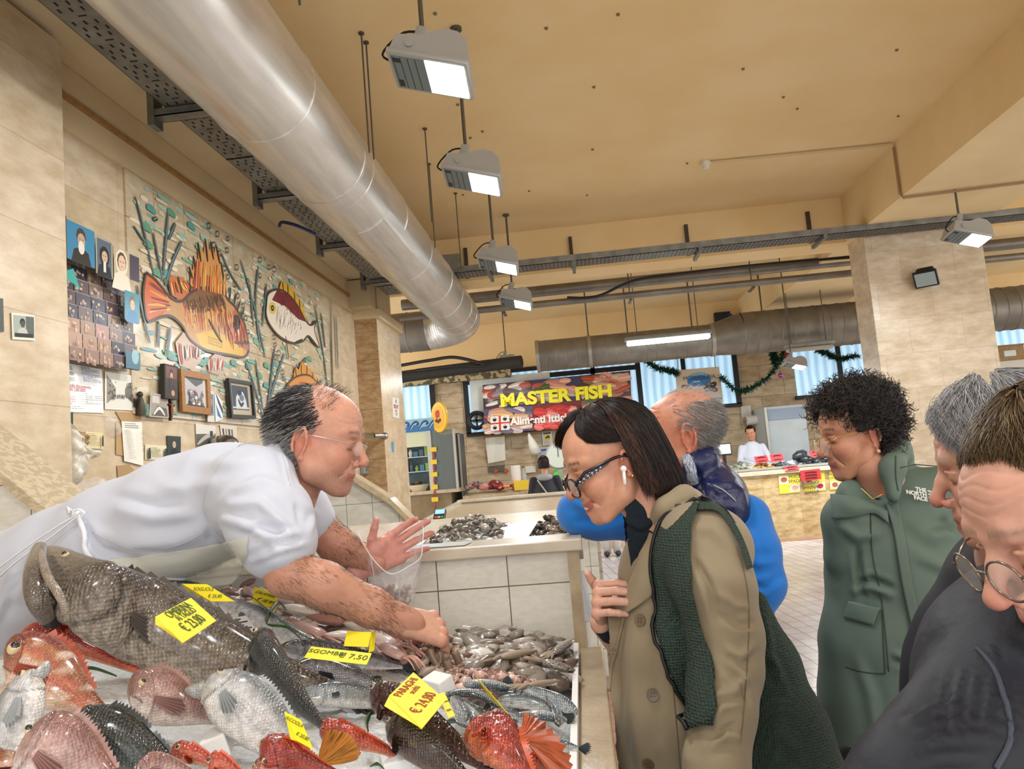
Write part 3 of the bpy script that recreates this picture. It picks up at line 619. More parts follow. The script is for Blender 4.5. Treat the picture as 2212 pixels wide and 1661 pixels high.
fish_paint(big, ('b98a58', [([(850, 985), (900, 940), (960, 920), (1035, 935), (1060, 1000), (960, 1040), (870, 1040)], '7a5234'), ([(915, 1140), (1000, 1120), (1060, 1150), (1140, 1210), (1148, 1246), (1080, 1240), (1020, 1230), (950, 1210)], 'cfa22c'), ([(680, 850), (672, 1010), (690, 1080), (760, 1050), (790, 1000), (760, 925)], 'c4602e'), ([(1060, 1100), (1100, 1020), (1150, 1100), (1165, 1220), (1110, 1190)], 'b4583c')]),
    [(((690, 870), (690, 1060)), ((790, 960), (800, 1030)), 12, ORG+['3a2a22'], .016), (((850, 990), (1080, 990)), ((860, 1120), (1100, 1180)), 90, ORG+['8a5a3a', 'd9b48a'], .014), (((870, 970), (1040, 950)), ((880, 1030), (1060, 1040)), 70, ['4a3020', '5f3c26', '8a6040'], .01), (((1060, 1000), (1140, 1090)), ((1080, 1220), (1160, 1200)), 34, ['b5432a', '8a3524', 'd98a3c', '3a2a22', 'e8b9a0'], .013), (((790, 960), (930, 930)), ((785, 880), (880, 890)), 16, ORG, .016), (((830, 1180), (930, 1200)), ((845, 1290), (930, 1260)), 16, ['2f3440', 'b5432a', 'd8c8b8', '8a3524'], .018), (((980, 1250), (1050, 1250)), ((985, 1320), (1040, 1310)), 12, ['2f3440', 'c0392b', 'd8c8b8'], .014)],
    [((925, 705), (940, 800)), ((960, 690), (972, 800)), ((985, 700), (1000, 790)), ((1012, 720), (1030, 810)), ((903, 770), (918, 850)), ((883, 820), (900, 880)), ((1035, 800), (1060, 960)), ((785, 900), (800, 960)), ((830, 868), (850, 950)), ((1075, 980), (1080, 920)), ((1095, 1005), (1105, 950)), ((1110, 1030), (1125, 985)), ((1128, 1060), (1145, 1020)), ((890, 945), (885, 890)), ((1100, 1180), (1160, 1180)), ((975, 1070), (1040, 1180))])
for i in range(34):
    t = rnd.random(); a = (895+t*160, 930-math.sin(t*PI)*5+t*30); b = (905+t*150, 790-math.sin(t*PI)*40+t*70); u = rnd.uniform(.3, 1); pt_.stroke([C(*a), C(a[0]+(b[0]-a[0])*u, a[1]+(b[1]-a[1])*u)], .018, rnd.choice(ORG), True, 5)
x, y = C(1110, 1085); pt_.ring(x, y, 14, .02, '2a2422', .45); pt_.fill([(x+6*math.cos(a)*.5, y+12*math.sin(a)) for a in np.linspace(0, 6, 9)], '3a3028')
for i in range(24): x, y = C(975+(i % 8)*9, 1150+(i//8)*14+(i % 8)*3); pt_.stroke([(x, y), (x+1, y+4)], .006, '2f2b2a')
f2 = [(1250, 1000), (1258, 950), (1300, 930), (1350, 950), (1400, 1010), (1440, 1085), (1465, 1098), (1487, 1078), (1476, 1120), (1500, 1205), (1450, 1150), (1420, 1175), (1370, 1182), (1310, 1150), (1265, 1095), (1248, 1045)]
pt_.fill([C(*p) for p in ((1310, 930), (1320, 888), (1370, 920), (1420, 1000), (1440, 1080), (1400, 1010), (1350, 950))], 'c9992c')
fish_paint(f2, ('d8cbb8', [([(1275, 980), (1300, 932), (1350, 950), (1400, 1010), (1440, 1085), (1400, 1070), (1340, 1010)], '6e2426')]), [(((1300, 1000), (1420, 1090)), ((1290, 1110), (1400, 1170)), 40, ['8a7468', 'efe6d8', '5a4a44'], .008), (((1290, 940), (1400, 1020)), ((1300, 990), (1400, 1080)), 36, ['4a1418', '8a3030'], .01)],
    [((1340, 1150), (1355, 1260)), ((1325, 895), (1330, 940)), ((1350, 905), (1352, 955)), ((1380, 940), (1385, 985)), ((1405, 975), (1408, 1020)), ((1450, 1150), (1490, 1200)), ((1465, 1100), (1480, 1075)), ((1385, 1180), (1420, 1165))])
x, y = C(1277, 1018); pt_.ring(x, y, 9, .03, 'd2b13a', .7); pt_.ring(x, y, 4, .02, '2a2422', .7)
f3 = [(1330, 1440), (1345, 1385), (1390, 1342), (1450, 1335), (1500, 1380), (1532, 1398), (1510, 1440), (1440, 1480), (1370, 1490)]
pt_.fill([C(*p) for p in ((1375, 1350), (1385, 1290), (1402, 1310), (1412, 1268), (1440, 1290), (1470, 1320), (1505, 1375), (1450, 1345))], 'c98a34')
fish_paint(f3, ('c98236', []), [(((1345, 1390), (1500, 1390)), ((1360, 1480), (1470, 1470)), 50, ORG+['d9b030'], .012)], [((1385, 1290), (1390, 1345)), ((1412, 1270), (1415, 1340)), ((1440, 1290), (1440, 1338)), ((1465, 1320), (1470, 1350)), ((1490, 1350), (1492, 1375))])
x, y = C(1350, 1395); pt_.ring(x, y, 6, .014, '2a2422', .7)
t = thing('tile_mural', 'painted ceramic tile mural of orange fish and green water plants on the left wall', 'mural', (WX+.01, 6.7, 2.1))
m_mtile = tilemat('mural_tiles', 'YZ', .39, .3, c1='cfc0a4', c2='c9b99c', mortar='8f8168', rough=.2, noise_c='e4dccf', ms=.003, org=(-.05, .02), spec=.6, coat=.3)
MB().box((WX+.001, y0m, z0m), (WX+.012, y1m, z1m)).build('tile_panel', m_mtile, t); pt_.build('painting', m_paint, t, color=True)
# framed pictures, papers
def plane4(q, off):            # q = four frame points TL,TR,BR,BL -> function u,v in 0..1 on the wall
    a, b, c, d = [on_wall(x, y, off) for x, y in q]
    return lambda u, v: (a*(1-u)+b*u)*(1-v)+(d*(1-u)+c*u)*v
def sheet(name, q, label, cat, paint, off=.006, th=.003, base='e6e1d4', frame_=None, m=None, group=None):
    f = plane4(q, off); n = Vector(WN); fw, fm, fd = frame_ or (0, None, 0)
    t = thing(name, label, cat, f(.5, 1), group)
    bk = MB(); bk.poly([f(0, 0), f(1, 0), f(1, 1), f(0, 1)], n, th); bk.build('backing' if frame_ else 'sheet', mat('sheet_'+base, base, .6), t)
    if frame_:
        W = (f(1, 0)-f(0, 0)).length; H = (f(0, 1)-f(0, 0)).length; a, b = fw/W, fw/H; fr = MB()
        for quad in (((0, 0), (1, 0), (1-a, b), (a, b)), ((1, 0), (1, 1), (1-a, 1-b), (1-a, b)), ((1, 1), (0, 1), (a, 1-b), (1-a, 1-b)), ((0, 1), (0, 0), (a, b), (a, 1-b))): fr.poly([f(*p) for p in quad], n, th+fd)
        fr.build('frame', fm, t)
    p = Paint(lambda u, v: f(u, v)+n*th, WN, .00015); paint(p)
    if p.v: p.build('print', m or m_gloss, t, color=True)
    return t
def rect(p, u0, v0, u1, v1, c): p.fill([(u0, v0), (u1, v0), (u1, v1), (u0, v1)], c)
def oval(p, u, v, ru, rv, c, k=10): p.fill([(u+ru*math.cos(a), v+rv*math.sin(a)) for a in np.linspace(0, 2*PI*(k-1)/k, k)], c)
def textlines(p, u0, v0, u1, v1, n, c='4a4a50', w=.004, cols=1, seed=1):
    r = random.Random(seed)
    for k in range(cols):
        a = u0+(u1-u0)*k/cols; b = a+(u1-u0)/cols*.88
        for i in range(n):
            v = v0+(v1-v0)*i/max(n-1, 1); u = a
            while u < b*(1 if i % 4 else .8):
                l = r.uniform(.015, .06); rect(p, u, v-w, min(u+l, b), v+w, c); u += l+.012
def bust(p, u, v, s, bg, skin, robe, hair, veil=None, asp=1.):
    if bg: rect(p, u-.5*s*asp, v-.6*s, u+.5*s*asp, v+.65*s, bg)
    p.fill([(u-.42*s*asp, v+.65*s), (u-.3*s*asp, v+.25*s), (u, v+.12*s), (u+.3*s*asp, v+.25*s), (u+.42*s*asp, v+.65*s)], robe)
    if veil: oval(p, u, v-.1*s, .27*s*asp, .36*s, veil)
    oval(p, u, v-.2*s if not veil else v-.12*s, .2*s*asp, .26*s, hair); oval(p, u+.01*s, v-.08*s, .16*s*asp, .22*s, skin); rect(p, u-.09*s*asp, v-.12*s, u-.02*s*asp, v-.1*s, hair); rect(p, u+.03*s*asp, v-.12*s, u+.1*s*asp, v-.1*s, hair); rect(p, u-.05*s*asp, v+.01*s, u+.05*s*asp, v+.025*s, '8a4a40')
def collage(p):
    r = random.Random(4); rect(p, 0, 0, 1, 1, '8d8878'); cols = ['4b4450', '5a4a4c', '6d5a58', '3f3b46', '7c6a60', '54505c']; warm = ['9a7a62', 'a8826a', '8f6f60', 'b08d76', 'a77a72']
    for i in range(7):
        for j in range(6):
            u, v = j/6+.0, .28+i*.104; c = r.choice(cols if v < .6 or j > 3 else warm); rect(p, u, v, u+.163, v+.1, c); rect(p, u, v, u+.163, v+.004, 'a09a8c')
            for k in range(5): a, b = u+r.uniform(.02, .12), v+r.uniform(.03, .08); oval(p, a, b, .014, .012, shade('c0a68c', r.uniform(.6, 1.1)), 6); rect(p, a-.015, b+.01, a+.015, b+.035, shade(c, r.uniform(.4, 1.7)))
    rect(p, 0, 0, .15, .3, '57544c'); oval(p, .08, .2, .06, .1, '7d7460'); rect(p, .15, .02, .45, .3, '3f7fa0'); bust(p, .3, .15, .24, None, 'b59a80', '35302c', '4a4038', None, 1.1); oval(p, .3, .185, .035, .05, 'd8d0c2')
    rect(p, .46, .04, .66, .33, 'a39a86'); rect(p, .475, .055, .645, .32, '5a6470'); bust(p, .56, .2, .22, None, 'c9a88c', '23252a', '2a2a2e', '2a2a2e', 1.); rect(p, .545, .22, .575, .3, 'd5d0c8')
    rect(p, .67, .06, .87, .36, 'b9a684'); bust(p, .77, .2, .3, None, 'd9b59a', 'd9cfba', '5a4434', 'd8d0bc', 1.); rect(p, .87, .07, 1, .28, '4b4450'); rect(p, .8, .38, 1, .62, '3f8090'); bust(p, .9, .5, .2, None, 'c9a88c', '2c6f9a', '6a5a48')
    p.fill([(.03, .44), (.2, .36), (.27, .5), (.2, .47)], '3f9a90'); rect(p, .8, .86, 1, 1, '4a6f80'); oval(p, .93, .9, .05, .06, '8fb0b8')
pbd = sheet('photo_board', [(75, 455), (269, 543), (271, 803), (83, 773)], 'large glazed board of collaged devotional prints and small photos hanging by a cord', 'picture', collage, .02, .01, '8d8878', (.012, mat('board_edge', '9a9484', .4), .002))
(MB().tube([on_wall(118, 232, .02), on_wall(127, 330, .03), on_wall(134, 462, .035)], .006, 6).tube([on_wall(134, 462, .035), on_wall(118, 478, .035)], .004, 6).tube([on_wall(134, 462, .035), on_wall(152, 488, .035)], .004, 6)).build('cord', m_rod, pbd)
solo(MB().ball(on_wall(118, 230, .02), .02).tube([on_wall(112, 240, 0), on_wall(118, 230, .03), on_wall(122, 245, .03)], .008, 6), 'wall_hook', m_rod, 'small dark wall hook above the board of devotional prints', 'hook')
def legend(p):
    textlines(p, .06, .04, .48, .36, 12, '565a78', .006, 1, 3); textlines(p, .55, .04, .95, .34, 12, '565a78', .006, 1, 5)
    textlines(p, .08, .66, .4, .84, 5, 'b5605a', .006, 1, 7); textlines(p, .55, .62, .9, .82, 6, '60606a', .005, 2, 9); textlines(p, .1, .9, .55, .94, 2, '60606a', .004, 1, 2)
lg = sheet('notice', [(99, 775), (219, 798), (223, 892), (109, 889)], 'white printed catch-zone notice taped under the board of devotional prints', 'notice', legend, .006, .002, 'e8e8e6')
fr_ = lambda q, u, v, off: (lambda f: frame(f(u, v), f(min(u+.1, 1), v)-f(u, v), f(u, v)-f(u, v+.1)))(plane4(q, off))
q_ = [(99, 775), (219, 798), (223, 892), (109, 889)]
m_redp = mat('red_ink', 'b0403c', .7)
for s, u, v, z in (("Legenda documento", .52, .45, .028), ("EE 228/2005", .52, .53, .026), ("Metodo di cattura", .22, .6, .016)): text(s, z, fr_(q_, u, v, .0085), m_redp, lg, ext=.0003)
def street(p):
    rect(p, .03, .04, .97, .96, 'd6d2c6'); p.fill([(.05, .08), (.32, .42), (.32, .62), (.05, .85)], '8a8678'); p.fill([(.95, .05), (.6, .4), (.6, .62), (.95, .85)], '6f6c64')
    r = random.Random(5)
    for i in range(40): u = r.choice([r.uniform(.06, .3), r.uniform(.62, .94)]); v = r.uniform(.2, .6); rect(p, u, v, u+.02, v+.05, r.choice(['3a3a38', '55534c', 'bbb6a8']))
    for i in range(26): u = r.uniform(.1, .85); v = .58+abs(u-.45)*.3*r.random(); rect(p, u, v, u+.013, v+.1, '3b3a38')
    for u in (.86, .9): p.stroke([(u, .65), (u-.01, .92)], .012, '2a2a2a')
sheet('street_photo', [(226, 802), (297, 813), (295, 887), (226, 884)], 'old black and white street photograph taped beside the white notice', 'photo', street, .006, .002, 'ddd8ca')
def dk(p):
    r = random.Random(2); rect(p, 0, 0, 1, 1, '35443f')
    for i in range(50): u, v = r.random()*.95, r.random()*.9; rect(p, u, v, u+.03, v+.06, r.choice(['4c5c52', '28342f', '5f6f62', '222b28']))
    rect(p, .4, .6, .62, .9, '7c98a4')
sheet('photo_print', [(98, 883), (157, 890), (157, 929), (98, 925)], 'dark green faded photo taped below the white notice', 'photo', dk, .005, .002, '3a4a44')
sheet('photo_print', [(84, 780), (94, 784), (94, 862), (85, 858)], 'narrow grey photo strip beside the stone pilaster, left of the white notice', 'photo', lambda p: [rect(p, .1, i*.2+.02, .9, i*.2+.18, c) for i, c in enumerate(['6a6e6c', '8a8a84', '4a4e4e', '9a9a92', '606462'])], .005, .002, 'a8a598')
m_wood = mat('frame_wood', 'a8743c', .4, col2='8a5a2a', vs=30, stretch=(1, 1, 6)); m_bfr = mat('frame_black', '22252a', .35)
sheet('icon', [(345, 786), (375, 793), (375, 865), (346, 861)], 'slim dark icon of a bearded man on a thick rounded wooden block', 'picture', lambda p: (rect(p, .08, .04, .92, .96, '3c2a22'), rect(p, .1, .05, .9, .4, '6a3a34'), bust(p, .5, .4, .62, None, 'c89a70', '2c2a26', '241c18', None, 1.1), oval(p, .5, .5, .16, .14, '3a2a20'), oval(p, .6, .82, .14, .09, 'b98a64')), .034, .03, '2c2a22')
def crowd(p):
    r = random.Random(8); rect(p, .2, .17, .8, .83, 'b4b2b4'); p.fill([(.2, .17), (.8, .17), (.8, .24), (.55, .36)], '5a5a60')
    for i in range(26): u, v = r.uniform(.24, .76), r.uniform(.45, .75); oval(p, u, v, .03, .03, 'b09080', 7); rect(p, u-.04, v+.03, u+.04, v+.12, r.choice(['30343c', '5a6070', 'd8d8da', '7a6a64']))
    rect(p, .2, .8, .8, .84, '2a2c3a')
sheet('framed_photo', [(384, 797), (447, 808), (451, 897), (388, 889)], 'brown wooden framed group photograph hung at the mural bottom', 'picture', crowd, .034, .006, 'c9c5bd', (.045, m_wood, .016))
def embrace(p):
    rect(p, .12, .1, .88, .9, 'b5a68c'); rect(p, .17, .15, .83, .78, '3f4650'); p.fill([(.3, .75), (.32, .45), (.45, .3), (.62, .3), (.72, .5), (.76, .75)], 'c9ccd0'); oval(p, .48, .34, .09, .08, '2a2e34'); oval(p, .55, .46, .1, .09, '6a6e74'); p.stroke([(.4, .5), (.5, .65), (.62, .58)], .03, '30343a'); rect(p, .17, .7, .83, .74, 'c4c6c6')
sheet('framed_photo', [(487, 817), (540, 826), (547, 905), (494, 903)], 'black framed monochrome photograph of two people embracing', 'picture', embrace, .034, .006, 'b5a68c', (.026, m_bfr, .02))
tv = sheet('wall_card', [(533, 855), (563, 859), (564, 922), (533, 920)], 'pale card with big yellow numbers right of the black framed photograph', 'card', lambda p: 0, .005, .002, 'd9cfb2')
q_ = [(533, 855), (563, 859), (564, 922), (533, 920)]; m_yin = mat('yellow_ink', 'd9c83c', .6)
for s, v, z in (("TV", .35, .09), ("66", .78, .13)): text(s, z, fr_(q_, .5, v, .008), m_yin, tv, ext=.0003, bold=.004)
sheet('photo_print', [(325, 848), (362, 855), (364, 903), (322, 900)], 'curled grey wedding photo leaning under the slim icon', 'photo', lambda p: (rect(p, .05, .05, .95, .95, '9a8f86'), p.fill([(.1, .95), (.4, .5), (.9, .6), (.95, .95)], '5d544e'), rect(p, .1, .1, .5, .4, 'c4bcb2'), p.stroke([(.2, .9), (.5, .6), (.8, .9)], .02, 'd8d0c6')), .036, .002, 'b5aca0')
sheet('photo_print', [(450, 842), (462, 846), (463, 912), (448, 911)], 'small standing portrait card right of the wooden frame', 'photo', lambda p: (rect(p, .05, .1, .9, .8, '6f8298'), bust(p, .5, .4, .5, None, 'c0a090', '2c3038', '5a5450')), .034, .002, 'cfcabf')
def blueb(p): rect(p, 0, 0, 1, 1, 'd5d8d8'); p.fill([(0, 0), (1, .4), (1, .75), (.4, .3)], '2a3442'); p.fill([(.1, .4), (.8, .9), (.9, 1), (.3, .8)], '3f6f9a')
sheet('photo_print', [(463, 843), (480, 868), (481, 905), (465, 912)], 'dark blue glossy card leaning right of the portrait card', 'photo', blueb, .032, .002, 'cfd4d6')
m_card = mat('brown_cardboard', 'a98a62', .8, col2='96774f', vs=12)
sheet('cardboard', [(249, 889), (303, 893), (304, 908), (262, 912)], 'strip of brown packing tape and cardboard above the long receipt', 'cardboard', lambda p: 0, .004, .003, 'ac8b60')
sheet('cardboard', [(250, 910), (264, 912), (268, 985), (250, 982)], 'brown cardboard strip down the left of the long receipt', 'cardboard', lambda p: 0, .004, .003, 'b08e62')
sheet('cardboard', [(252, 1006), (278, 1003), (293, 1020), (255, 1044)], 'torn brown cardboard patch below the long receipt', 'cardboard', lambda p: rect(p, 0, .8, 1, 1, 'd8d4c8'), .004, .003, 'a5845a')
sheet('receipt', [(262, 910), (306, 912), (309, 1006), (268, 996)], 'long white receipt of small printed prices taped on cardboard', 'receipt', lambda p: (textlines(p, .12, .05, .9, .14, 3, '3a3a3a', .006, 1, 3), textlines(p, .08, .22, .45, .92, 20, '6a6a68', .004, 1, 5), textlines(p, .7, .22, .85, .7, 16, '6a6a68', .004, 1, 6)), .012, .002, 'e2ddcf')
def hol(p): rect(p, 0, 0, 1, 1, 'd9c99c'); textlines(p, .1, .12, .7, .8, 8, '6a5f48', .012, 1, 4); [(oval(p, u, .25, .04, .06, '2f2c28'), rect(p, u-.05, .3, u+.05, .85, '3a3833')) for u in (.85,)]
sheet('leaflet', [(184, 932), (222, 935), (222, 970), (184, 968)], 'small yellowed leaflet right of the crumpled brown paper', 'leaflet', hol, .005, .002, 'd9c99c')
def hol2(p): rect(p, 0, 0, 1, 1, 'd9cfae'); textlines(p, .25, .2, .75, .8, 8, '5a5240', .014, 1, 5); [(oval(p, u, .3, .05, .08, '2f2c28'), rect(p, u-.06, .38, u+.06, .95, '3a3833')) for u in (.12, .88)]
sheet('leaflet', [(313, 960), (359, 963), (359, 993), (313, 993)], 'small yellowed leaflet with a figure at each side, left of the dark portrait', 'leaflet', hol2, .005, .002, 'd9cfae')
sheet('photo_print', [(360, 941), (390, 943), (390, 986), (361, 983)], 'dark portrait photo of a man below the mural', 'photo', lambda p: (rect(p, .0, .0, 1, 1, '2f3634'), bust(p, .5, .5, .8, None, 'bfa68c', '1f2424', '3a3430')), .006, .002, '30352f')
def hill(p): rect(p, 0, 0, 1, .45, 'd3cdc0'); rect(p, 0, .45, 1, 1, '5a5850'); p.stroke([(.05, .9), (.5, .6), (.95, .45)], .03, 'b5afa2'); rect(p, .7, .3, .85, .6, '33312d')
sheet('street_photo', [(422, 915), (465, 920), (465, 958), (424, 965)], 'old black and white photograph of a country road above the seller back', 'photo', hill, .006, .002, 'cfc8b8')
sheet('street_photo', [(474, 917), (510, 921), (512, 946), (478, 943)], 'small torn monochrome photo with figures beside the road photograph', 'photo', lambda p: (rect(p, 0, 0, 1, 1, 'cfc6b4'), [rect(p, .1+i*.18, .3, .2+i*.18, .95, c) for i, c in enumerate(['3c3a36', '8a8678', '2f2d2a', '6b675e'])]), .006, .002, 'cfc8b8')
f = lambda x, y: PX(x, y, -2.414); 
t = thing('photo_print', 'black and white photo taped on the near stone pilaster', 'photo', f(48, 735)); q = [f(24, 675), f(74, 681), f(75, 736), f(26, 733)]; MB().poly(q, Vector(WN), .002).build('sheet', mat('sheet_d9', 'd8d2c4', .5), t)
pp = Paint(lambda u, v: (q[0]*(1-u)+q[1]*u)*(1-v)+(q[3]*(1-u)+q[2]*u)*v+Vector((.0022, 0, 0)), WN); rect(pp, .06, .08, .96, .9, '9fa69a'); rect(pp, .6, .08, .96, .9, '5a6058'); bust(pp, .45, .45, .6, None, '4a4d48', 'b9b9b2', '262826'); rect(pp, .1, .75, .9, .9, '2c2e2b'); pp.build('print', m_gloss, t, color=True)
t = thing('photo_print', 'dark photo cut by the left picture edge on the near stone pilaster', 'photo', f(0, 715)); MB().poly([f(-30, 640), f(6, 645), f(8, 717), f(-30, 712)], Vector(WN), .002).build('sheet', mat('sheet_dk', '3c443c', .4), t)
# crucifix and saint
t = thing('crucifix', 'small dark crucifix leaning at the mural bottom beside the wooden frame', 'crucifix', on_wall(368, 904, .03)); o = on_wall(367, 885, .03)
MB().box(o+Vector((-.008, -.008, -.07)), o+Vector((.008, .008, .07))).box(o+Vector((-.008, -.045, .02)), o+Vector((.008, .045, .036))).build('cross', mat('dark_wood', '3c2218', .5), t)
MB().tube([o+Vector((.012, 0, -.05)), o+Vector((.014, 0, .0)), o+Vector((.014, 0, .035))], [.006, .01, .006], 8).tube([o+Vector((.014, -.04, .035)), o+Vector((.014, 0, .022)), o+Vector((.014, .04, .035))], .004, 6).ball(o+Vector((.014, 0, .045)), .008).build('figure', mat('bronze', '8a5a3c', .4, .5), t)
t = thing('figurine', 'tiny dark robed figurine at the lower left corner of the mural', 'figurine', on_wall(304, 897, .03)); o = on_wall(304, 897, .03)
MB().lathe([(.028, 0), (.03, .03), (.02, .09), (.012, .11)], 16, Matrix.Translation(o)).ball(o+Vector((0, 0, .125)), .018).build('robe', mat('dark_bronze', '3d362a', .45, .3), t, 'auto')
MB().lathe([(.022, 0), (.022, .07)], 12, Matrix.Translation(o+Vector((0, .05, 0)))).build('green_candle', mat('green_glass', '6fa58a', .2, trans=.5), t)
# crumpled brown paper and plastic bag
def crumple(name, pts, depth, m, label, cat, amp=.02, n=26, seed=0, sc=26):
    """sheet blown out from the wall, boundary given in frame points, bulging by depth"""
    bd = spline([on_wall(*p, .01) for p in pts+pts[:1]], n*2)[:-1]; c = bd.mean(0); V = []; rings = 12
    for i in range(rings+1):
        s = 1-i/rings; q = c+(bd-c)*s; q[:, 0] += depth*math.sin(min(1, (1-s)*1.6)*PI/2); V.append(q)
    V = np.concatenate(V); k = len(bd); F = [(i*k+j, i*k+(j+1) % k, (i+1)*k+(j+1) % k, (i+1)*k+j) for i in range(rings) for j in range(k)]
    a = np.abs(sn(V, sc, seed))+.6*np.abs(sn(V, sc*2.1, seed+1)); V[:, 0] += (a-.6)*amp*np.minimum(1, (V[:, 0]-c[0]+depth*.1)/depth+.2); V[:, 1] += sn(V, sc*.8, seed+3)*amp*.4
    me = nmesh(name, V, np.array(F)); o = link(name, me, m); return tag(o, label, cat)
crumple('brown_paper', [(122, 935), (150, 928), (184, 940), (186, 965), (170, 972), (150, 965), (125, 950)], .06, mat('kraft_paper', 'a48a5c', .7, col2='8a7048', vs=20), 'crumpled brown paper stuffed against the wall behind the hanging plastic bag', 'paper', .03)
m_film = mat('milky_plastic_film', 'd6cebc', .45, trans=.2, alpha=.8, spec=.3, bump=.3, bs=18, bd=.02)
m_clear = mat('clear_plastic_film', 'f4f6f8', .2, alpha=.24, spec=.5, bump=.6, bs=30, bd=.02)
crumple('plastic_bag', [(92, 868), (98, 900), (130, 925), (165, 965), (200, 975), (198, 992), (172, 1000), (150, 1050), (120, 1082), (94, 1062), (92, 960)], .12, m_film, 'milky translucent plastic bag of papers hanging beside the near stone pilaster', 'bag', .035, 40, 2, 16)
crumple('plastic_sheet', [(170, 1040), (215, 1030), (222, 1045), (222, 1070), (190, 1085), (150, 1075)], .05, m_clear, 'scrap of clear plastic sticking up behind the seller back', 'plastic sheet', .03, 20, 5)
crumple('plastic_sheet', [(225, 905), (240, 900), (258, 925), (255, 945), (235, 940)], .04, m_clear, 'shiny scrap of clear tape left of the long receipt', 'plastic sheet', .02, 16, 7)
# steel dome (scale pan) above the seller's back
p0 = P(483, 965, 5.4); t = thing('steel_bowl', 'upturned stainless steel bowl seen just above the seller back', 'bowl', p0)
MB().lathe([(.12, -.05), (.115, .0), (.095, .045), (.06, .075), (.0, .085)], 28, Matrix.Translation(p0)).build('dome', mat('steel', 'a8a39a', .22, .95), t, 'auto'); MB().lathe([(.125, -.055), (.125, -.045)], 28, Matrix.Translation(p0)).build('rim', mat('steel'), t)
solo(MB().box((max(p0.x-.2, WX+.004), p0.y-.15, 0), p0+Vector((.2, .15, -.056)), bev=.01), 'cupboard', mat('grey_cupboard', 'a9a59b', .5), 'low grey cupboard behind the seller carrying the steel bowl', 'cupboard')
# things on the far pilaster
t = thing('wall_sign', 'small white plate with red writing on the far stone pilaster', 'sign', PX(855, 903, -2.318)); q = [PX(847, 858, -2.318), PX(861, 861, -2.318), PX(862, 905, -2.318), PX(848, 901, -2.318)]
MB().poly(q, Vector(WN), .006).build('plate', mat('sign_white', 'e4e0d8', .4), t); fm = lambda v: frame(q[0]*(.5-.5*v)+q[1]*(.5-.5*v)+(q[2]+q[3])*.5*v+Vector((.007, 0, 0)), (0, 1, 0), (0, 0, 1))
for s, v, z, m in (("N", .18, .07, m_blk), ("BOX N°", .45, .07, m_redp), ("73", .75, .1, m_redp)): text(s, z, fm(v), m, t, ext=.0005, bold=.002)
solo(MB().poly([PX(846, 954, -2.318), PX(850, 955, -2.318), PX(851, 977, -2.318), PX(847, 976, -2.318)], Vector(WN), .003), 'sticker', mat('blue_sticker', '3f9ac0', .4), 'small blue sticker low on the far stone pilaster', 'sticker')
p = P(832, 942, 9.28); t = thing('tap', 'steel wall tap bar on the brown face of the far pilaster', 'tap', p); MB().tube([p, p+Vector((0, -.25, .0)), p+Vector((-.05, -.3, 0))], .022, 10).ball(p+Vector((0, -.02, 0)), .045).build('bar', mat('steel'), t, 'auto'); MB().tube([p+Vector((-.05, -.3, 0)), p+Vector((-.16, -.3, .01))], .03, 10).build('handle', mat('steel'), t)
q = PX(785, 1003, WX); t = thing('socket_box', 'grey power socket box on the left wall before the far pilaster', 'socket', q); MB().box(q+Vector((.0, -.17, -.12)), q+Vector((.06, .17, .12)), bev=.01).build('box', m_grey, t); MB().box(q+Vector((.06, -.12, -.08)), q+Vector((.066, .12, .08))).build('cover', mat('smoke_cover', '6a6862', .2), t)
# ================================================================ FAR STALLS
# third stall: sloping marble display, tiled end, cap
m_wt2 = m_wtileF
SX0 = -1.32
t = thing('marble_stall', 'empty sloping marble fish stall in the middle distance behind the tray of langoustines', 'stall', (-.6, 7, 0))
q = [P(905, 1142, 5.9), P(1290, 1118, 5.9), P(1290, 1070, 8.5), P(1040, 1077, 8.5)]
MB().add([(SX0, 5.9, 1.14), (.12, 5.9, 1.14), (.12, 8.5, 1.17), (SX0, 8.5, 1.17), (SX0, 5.9, 1.19), (.12, 5.9, 1.19), (.12, 8.5, 1.22), (SX0, 8.5, 1.22)], [(0, 3, 2, 1), (4, 5, 6, 7), (0, 1, 5, 4), (1, 2, 6, 5), (2, 3, 7, 6), (3, 0, 4, 7)]).build('marble_slab', m_marble, t)
MB().box((SX0, 5.98, 0), (.06, 8.4, 1.13)).build('tiled_base', m_wt2, t)
MB().box((SX0-.02, 8.5, 0), (.12, 8.62, 1.235)).build('back_upstand', m_wt2, t); MB().box((SX0-.05, 8.47, 1.235), (.14, 8.65, 1.265), bev=.006).build('cap', m_marbleL, t)
MB().add([(SX0-.06, 6.6, 0), (SX0, 6.6, 0), (SX0, 8.5, 0), (SX0-.06, 8.5, 0), (SX0-.06, 6.6, 1.2), (SX0, 6.6, 1.2), (SX0, 8.5, 1.25), (SX0-.06, 8.5, 1.25)], [(0, 3, 2, 1), (4, 5, 6, 7), (0, 1, 5, 4), (1, 2, 6, 5), (2, 3, 7, 6), (3, 0, 4, 7)]).build('side_cheek', m_wt2, t)
